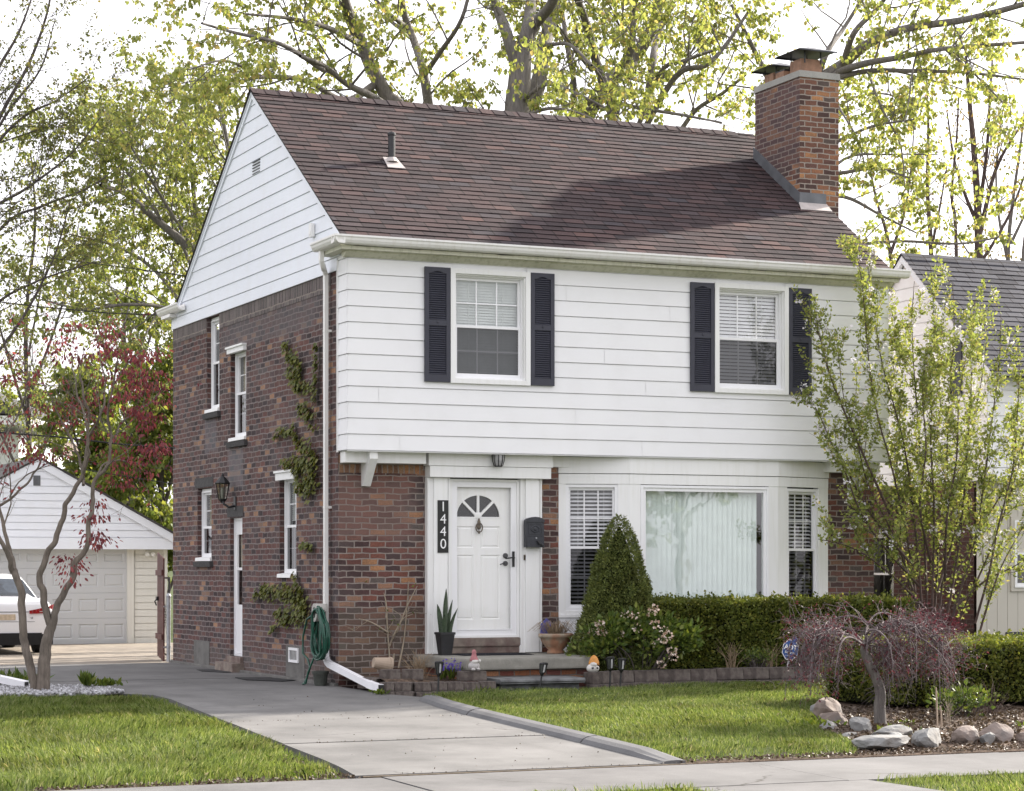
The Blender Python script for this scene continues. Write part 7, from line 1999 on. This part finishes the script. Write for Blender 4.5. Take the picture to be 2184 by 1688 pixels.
dry_clump('twiggy_plant', 'dry twig clump close to the left of the yard sign', 5.55, -1.5, .17, 26, .36, .18, 'twig_pale', 3)
dry_clump('twiggy_plant', 'dry reddish twigs standing before the front hedge at the right edge', 4.95, -7.2, -.12, 24, .45, .3, 'bark_red', 4)
dry_clump('twiggy_plant', 'thin dry twigs in the bed right of the weeping maple', 4.1, -7.6, -.13, 12, .3, .2, 'twig_dry', 5)
for x, y, h, lab in ((3.62, -8.15, .40, 'taller thin bamboo cane stuck in the mulch right of the weeping maple'), (3.74, -8.05, .2, 'shorter bamboo cane beside the taller one')):
    mb = MB(); mb.tube([(x,y,-.2),(x-.005,y,.0),(x-.02,y,h-.1)], .009, 6); tag(mb.build('bamboo_cane', M['pot_tan']), lab, 'stake')
hy = thing('hyacinth', 'purple hyacinth clump on the edging blocks left of the porch', 'flower', (.92, -1.5, .15))
P2, T2 = [], []
rl = random.Random(6)
for (x, y, h) in ((.83,-1.5,.20),(.89,-1.45,.24),(.95,-1.52,.20),(1.0,-1.47,.25),(.92,-1.55,.17),(.80,-1.56,.15),(1.04,-1.54,.2)):
    P, T = [], []
    for _ in range(44):
        a = rl.uniform(0, 6.28); z = rl.uniform(.10, h); q = np.array([math.cos(a), math.sin(a), rl.uniform(-.3,.5)]); P.append(np.array([x, y, .14+z])+q*.016); T.append(q)
    for _ in range(12):
        a = rl.uniform(0, 6.28); P2.append(np.array([x, y, .13])); T2.append(np.array([.35*math.cos(a), .35*math.sin(a), 1]))
    leaves_np('flower_spike', P, T, .022, M['petal_purple'], hy, width=.4)
leaves_np('leaves', P2, T2, .16, M['weed'], hy, width=.06)
def weed(x, y, z, n, size, mat, lab, sd, spread=.1, up=.6, name='weed', width=.2):
    rl = random.Random(sd); P, T = [], []
    for _ in range(n):
        P.append((x+rl.gauss(0,spread), y+rl.gauss(0,spread), z+rl.uniform(0,.03))); T.append((rl.gauss(0,1), rl.gauss(0,1), up+rl.random()))
    tag(leaves_np(name, P, T, size, M[mat], width=width), lab, 'plant')
weed(2.75, -8.75, -.12, 60, .09, 'weed', 'green weed between the rocks where the border turns', 1, .08)
weed(4.5, -8.6, -.13, 60, .07, 'weed', 'yellow green weed in the mulch behind the round boulder', 2, .07)
weed(2.55, -7.45, -.1, 70, .07, 'weed', 'weedy greens between rocks and lawn', 3, .16)
weed(3.6, -7.6, -.12, 40, .05, 'weed', 'small green sprout beside the weeping maple trunk', 4, .05)
weed(1.15, -2.13, -.03, 60, .10, 'weed', 'tuft of yellow green grass below the edging blocks', 5, .07, 1.2, width=.07)
weed(-.1, -1.78, -.02, 40, .06, 'weed', 'small weed at the foot of the downspout', 6, .05)
weed(-2.98, .25, .05, 90, .09, 'weed', 'green weed at the right end of the white gravel', 7, .09, .8)
weed(-3.25, .15, .05, 90, .16, 'rhodo', 'dark upright sprig in the white gravel right of the maple trunk', 8, .02, 2.4, width=.12)
weed(-4.0, 1.5, .05, 160, .14, 'rhodo', 'dark low evergreen behind the downspout extension', 9, .22, 1.2, width=.14)
weed(.36, -.98, .14, 30, .06, 'weed', 'small yellow green plant beside the tipped flower pot', 10, .04)
weed(1.32, -2.0, -.03, 30, .07, 'weed', 'little grass tuft at the left foot of the stone step', 11, .04, 1.2, width=.07)

# ---- ivy on the side wall
def ivy(lines, lab, seed, dens=800):
    rl = random.Random(seed); t = thing('ivy', lab, 'climber', (0, lines[0][0][0], lines[0][0][1])); W = Wood(); P, T, S = [], [], []
    for ln in lines:
        pts = smooth_path([(-.012, y, z) for y, z, w_ in ln], 5); W.tube(pts, .006, .003, 4)
        ws = np.interp(np.linspace(0, 1, len(pts)), np.linspace(0, 1, len(ln)), [w_ for _, _, w_ in ln])
        for i in range(len(pts)-1):
            L = np.linalg.norm(pts[i+1]-pts[i]); n = int(dens*L*(ws[i]+.05)*2)
            for _ in range(n):
                f = rl.random(); c = pts[i]*(1-f) + pts[i+1]*f
                off = np.array([0, rl.gauss(0,.55)*ws[i], rl.gauss(0,.55)*ws[i]])
                k = mnoise.noise(Vector((c+off)*7.0))
                if k < -.22: continue
                P.append(c + off + np.array([-.015-.05*rl.random(), 0, 0])); T.append((-.35-.3*rl.random(), rl.gauss(0,.5), -.8)); S.append((rl.gauss(0,.25), 1, rl.gauss(0,.3)))
    W.build('stem', M['bark_dark'], t)
    leaves_np('leaves', P, T, .062, M['ivy'], t, width=.45, fold=.2, S=np.array(S))
ivy([[(2.1,4.6,.08),(1.88,4.46,.13),(1.6,4.35,.12),(1.4,4.2,.08)], [(1.95,4.2,.10),(1.6,4.12,.14),(1.32,4.0,.10)], [(1.65,4.0,.06),(1.3,3.95,.08),(1.0,3.95,.06),(.76,4.0,.05),(.72,4.5,.05)],
     [(.78,3.95,.05),(.8,3.72,.07)], [(1.45,3.70,.08),(1.0,3.58,.14),(.75,3.45,.10)], [(1.7,3.4,.05),(1.45,3.2,.10),(1.2,3.08,.18),(.9,3.04,.18),(.72,3.0,.1)], [(2.15,3.0,.05),(1.7,2.96,.13),(1.25,2.86,.18),(.85,2.9,.2)],
     [(1.55,2.66,.08),(1.1,2.62,.16),(.75,2.7,.14)], [(2.58,3.32,.03),(2.3,3.42,.06),(1.95,3.4,.05),(1.7,3.38,.04)], [(1.68,3.35,.04),(1.72,3.5,.04)]], 'ivy climbing the brick side wall beside the upper downspout', 1)
ivy([[(3.5,1.13,.08),(3.05,1.22,.09),(2.5,1.17,.11),(1.95,1.2,.13),(1.55,1.12,.17),(1.25,1.0,.14),(1.02,.93,.1)], [(1.66,1.44,.05),(1.5,1.28,.10),(1.3,1.12,.12)], [(2.5,.90,.05),(2.0,.90,.09),(1.4,.86,.11),(1.1,.85,.1)], [(2.68,.63,.03),(2.35,.78,.05),(1.9,.84,.07)], [(1.4,1.82,.04),(1.15,1.85,.06),(.9,1.8,.05)]], 'ivy patch low on the brick side wall below the side window', 2)

# ---- grass
def grass(poly, zfun, dens, hmin, hmax, wid, name='grass', bounds=None, thin=None):
    x0, x1 = min(p[0] for p in poly), max(p[0] for p in poly); y0, y1 = min(p[1] for p in poly), max(p[1] for p in poly)
    if bounds: x0, x1, y0, y1 = max(x0, bounds[0]), min(x1, bounds[1]), max(y0, bounds[2]), min(y1, bounds[3])
    n = int(dens*(x1-x0)*(y1-y0)); x = rng.uniform(x0, x1, n); y = rng.uniform(y0, y1, n)
    k = inside(poly, x, y); x, y = x[k], y[k]; n = len(x)
    # cheap value noise for patchiness
    def vn(s, o):
        gx, gy = (x*s+o), (y*s+o*1.7); ix, iy = np.floor(gx).astype(int), np.floor(gy).astype(int); fx, fy = gx-ix, gy-iy
        h = lambda a, b: np.modf(np.abs(np.sin(a*127.1+b*311.7)*43758.5453))[0]
        fx, fy = fx*fx*(3-2*fx), fy*fy*(3-2*fy)
        return (h(ix,iy)*(1-fx)+h(ix+1,iy)*fx)*(1-fy)+(h(ix,iy+1)*(1-fx)+h(ix+1,iy+1)*fx)*fy
    p = .55*vn(1.3, 3.1)+.45*vn(4.2, 8.3)
    keep = rng.random(n) < (.12+1.35*p)
    if thin is not None: keep &= rng.random(n) < thin(x, y)
    x, y, p = x[keep], y[keep], p[keep]; n = len(x)
    z = np.array([zfun(a, b) for a, b in zip(x, y)])
    h = (hmin+(hmax-hmin)*rng.random(n)**1.4)*(.65+.7*p)
    a = rng.uniform(0, 2*np.pi, n); l = h*rng.uniform(.1, .75, n); la = 2.2*np.sin(x*.7)+1.6*np.cos(y*.9)+rng.normal(size=n)*1.1
    b = np.stack([x, y, z], 1); u = np.stack([np.cos(a), np.sin(a), np.zeros(n)], 1)*(wid*rng.uniform(.7, 1.3, n))[:, None]
    lean = np.stack([np.cos(la), np.sin(la), np.zeros(n)], 1)*l[:, None]
    m = b + lean*.35 + np.array([0,0,1])*(h*.6)[:, None]; tp = b + lean + np.array([0,0,1])*(h*(.95-.25*(l/h)))[:, None]
    V = np.stack([b-u, b+u, m+u*.7, tp, m-u*.7], 1).reshape(-1, 3)
    i = (np.arange(n)*5)[:, None]
    me = mesh_np(name, V, i + np.array([[0,1,2,3,4]]), M['grass'])
    tag(me, kind='stuff'); print('grass', n)
edge_l = lambda x, y: np.clip((y+9.9)/.5, .15, 1)*np.clip((-2.72-.06*(-1-y)-x)/.4+.3, .2, 1)
grass(LAWN_L, zl, 4200, .045, .115, .0030, bounds=(-7.2, 0, -9.9, -.9), thin=edge_l)
grass(LAWN_R, zr, 3800, .030, .075, .0028, bounds=(-.4, 8.5, -9.9, -1.9), thin=lambda x, y: np.clip((y+9.9)/.45, .2, 1))
grass(LAWN_F, zf_, 2600, .04, .11, .0028, bounds=(-4.6, -1.2, -12.9, -11.66), thin=lambda x, y: np.clip((-y-11.62)/.18, .3, 1))
grass(LAWN_G, zf_, 3600, .035, .09, .0028, bounds=(.4, 4.0, -12.9, -11.62), thin=lambda x, y: np.clip((x-.55)/.35, .1, 1))

# white gravel round the red maple, mulch litter in the bed
rl = random.Random(12); V, F = [], []; base = [(1,0,0),(-1,0,0),(0,1,0),(0,-1,0),(0,0,1),(0,0,-1)]; tri = [(0,2,4),(2,1,4),(1,3,4),(3,0,4),(2,0,5),(1,2,5),(3,1,5),(0,3,5)]
GRV = [(-7.5,-1.15),(-5.0,-1.02),(-4.2,-1.02),(-3.35,-1.0),(-3.0,-.75),(-3.0,.1),(-3.15,.55),(-3.6,.9),(-4.0,1.6),(-5.2,2.4),(-7.5,2.6)]
xs_ = rng.uniform(-6.2, -2.9, 16000); ys2 = rng.uniform(-1.2, 2.6, 16000); kk = inside(GRV, xs_, ys2)
for x, y in zip(xs_[kk], ys2[kk]):
    if rl.random() < .25: continue
    s = rl.uniform(.014, .034); o = len(V); rot = Matrix.Rotation(rl.uniform(0,6.28), 3, (rl.gauss(0,1), rl.gauss(0,1), 1.0))
    z = .03 + rl.uniform(-.01,.02)
    for b in base:
        p = rot @ Vector((b[0]*s*rl.uniform(.8,1.25), b[1]*s*rl.uniform(.7,1), b[2]*s*rl.uniform(.5,.75))); V.append((x+p.x, y+p.y, z+p.z))
    F += [(a+o, b_+o, c_+o) for a, b_, c_ in tri]
tag(mesh_np('gravel', V, F, M['gravel']), kind='stuff')
polysheet('gravel_bed', GRV, lambda x, y: .012, plain('gravel_base', (.22,.21,.20), 1, .5, 30))
n = 9000; x = rng.uniform(1.7, 6.0, n); y = rng.uniform(-9.8, -5.5, n); k = inside(BED_R, x, y); x, y = x[k], y[k]
P = np.stack([x, y, np.array([zbed(a, b) for a, b in zip(x, y)])+.008], 1); T = rng.normal(size=P.shape)*np.array([1,1,.25])
tag(leaves_np('leaf_litter', P, T, .045, M['mulch_leaf'], width=.35), kind='stuff')
n = 2600; x = rng.uniform(-6, 6, n); y = -9.93 + np.abs(rng.normal(size=n))*.16; P = np.stack([x, y, np.array([gz(b) for b in y])+.0], 1); k = (x < -3.3) | (x > -.3)
P = P[k]; P[:, 2] += np.where(P[:, 0] > -1, .012, -.015); T = rng.normal(size=P.shape)*np.array([1,1,.3])
tag(leaves_np('leaf_litter', P, T, .030, M['mulch_leaf'], width=.35), kind='stuff')

# ---- trees across the street, mirrored in the front windows
for lab, bx, by, hgt, sd in (('street tree across the road, mirrored in the picture window', 25.5, -39.0, 9, 201), ('street tree across the road, mirrored in the left bay window', 15.0, -43.0, 10, 203)):
    t = thing('street_tree', lab, 'tree', (bx, by, -.3))
    g = Grower(sd, (2.6, 1.4), (1.6, 2.4), up=.08, start=.25)
    g.limb([np.array((bx, by, -.4)), np.array((bx+.1, by, 3)), np.array((bx-.1, by+.1, 6)), np.array((bx, by, hgt))], .25, .05)
    for k in range(5):
        a = k*1.26; g.limb([np.array((bx, by, 2.6+k*.5)), np.array((bx+1.4*math.cos(a), by+1.4*math.sin(a), 4+k*.6)), np.array((bx+2.8*math.cos(a), by+2.8*math.sin(a), 5.4+k*.7))], .10, .03)
    g.w.build('trunk', M['bark_maple'], t)
    P, T = g.leaf_points(5, (3, 6), .25, 1.0)
    leaves_np('crown', P, T, .22, M['leaf_olive'], t, width=.4)
# fallen bits on the drive and along its joints
n = 260; x = rng.uniform(-3.0, -.2, n); y = rng.uniform(-9.7, -1.5, n); y[:150] = rng.choice([-7.2, -4.85, -9.92], 150) + rng.normal(size=150)*.02
P = np.stack([x, y, np.array([gz(b) for b in y])+.006], 1); T = rng.normal(size=P.shape)*np.array([1,1,.1])
tag(leaves_np('leaf_litter', P, T, .015, M['mulch_leaf'], width=.4), kind='stuff')
n = 700; t_ = rng.random(n)**.7; x = -3.42 + .35*(1-t_)*0 - np.abs(rng.normal(size=n))*.22; y = -9.75 + rng.random(n)*1.5
P = np.stack([x, y, np.array([zl(a, b) for a, b in zip(x, y)])+.02], 1); T = rng.normal(size=P.shape)*np.array([1,1,.4])
tag(leaves_np('leaf_litter', P, T, .028, M['mulch_leaf'], width=.4), kind='stuff')
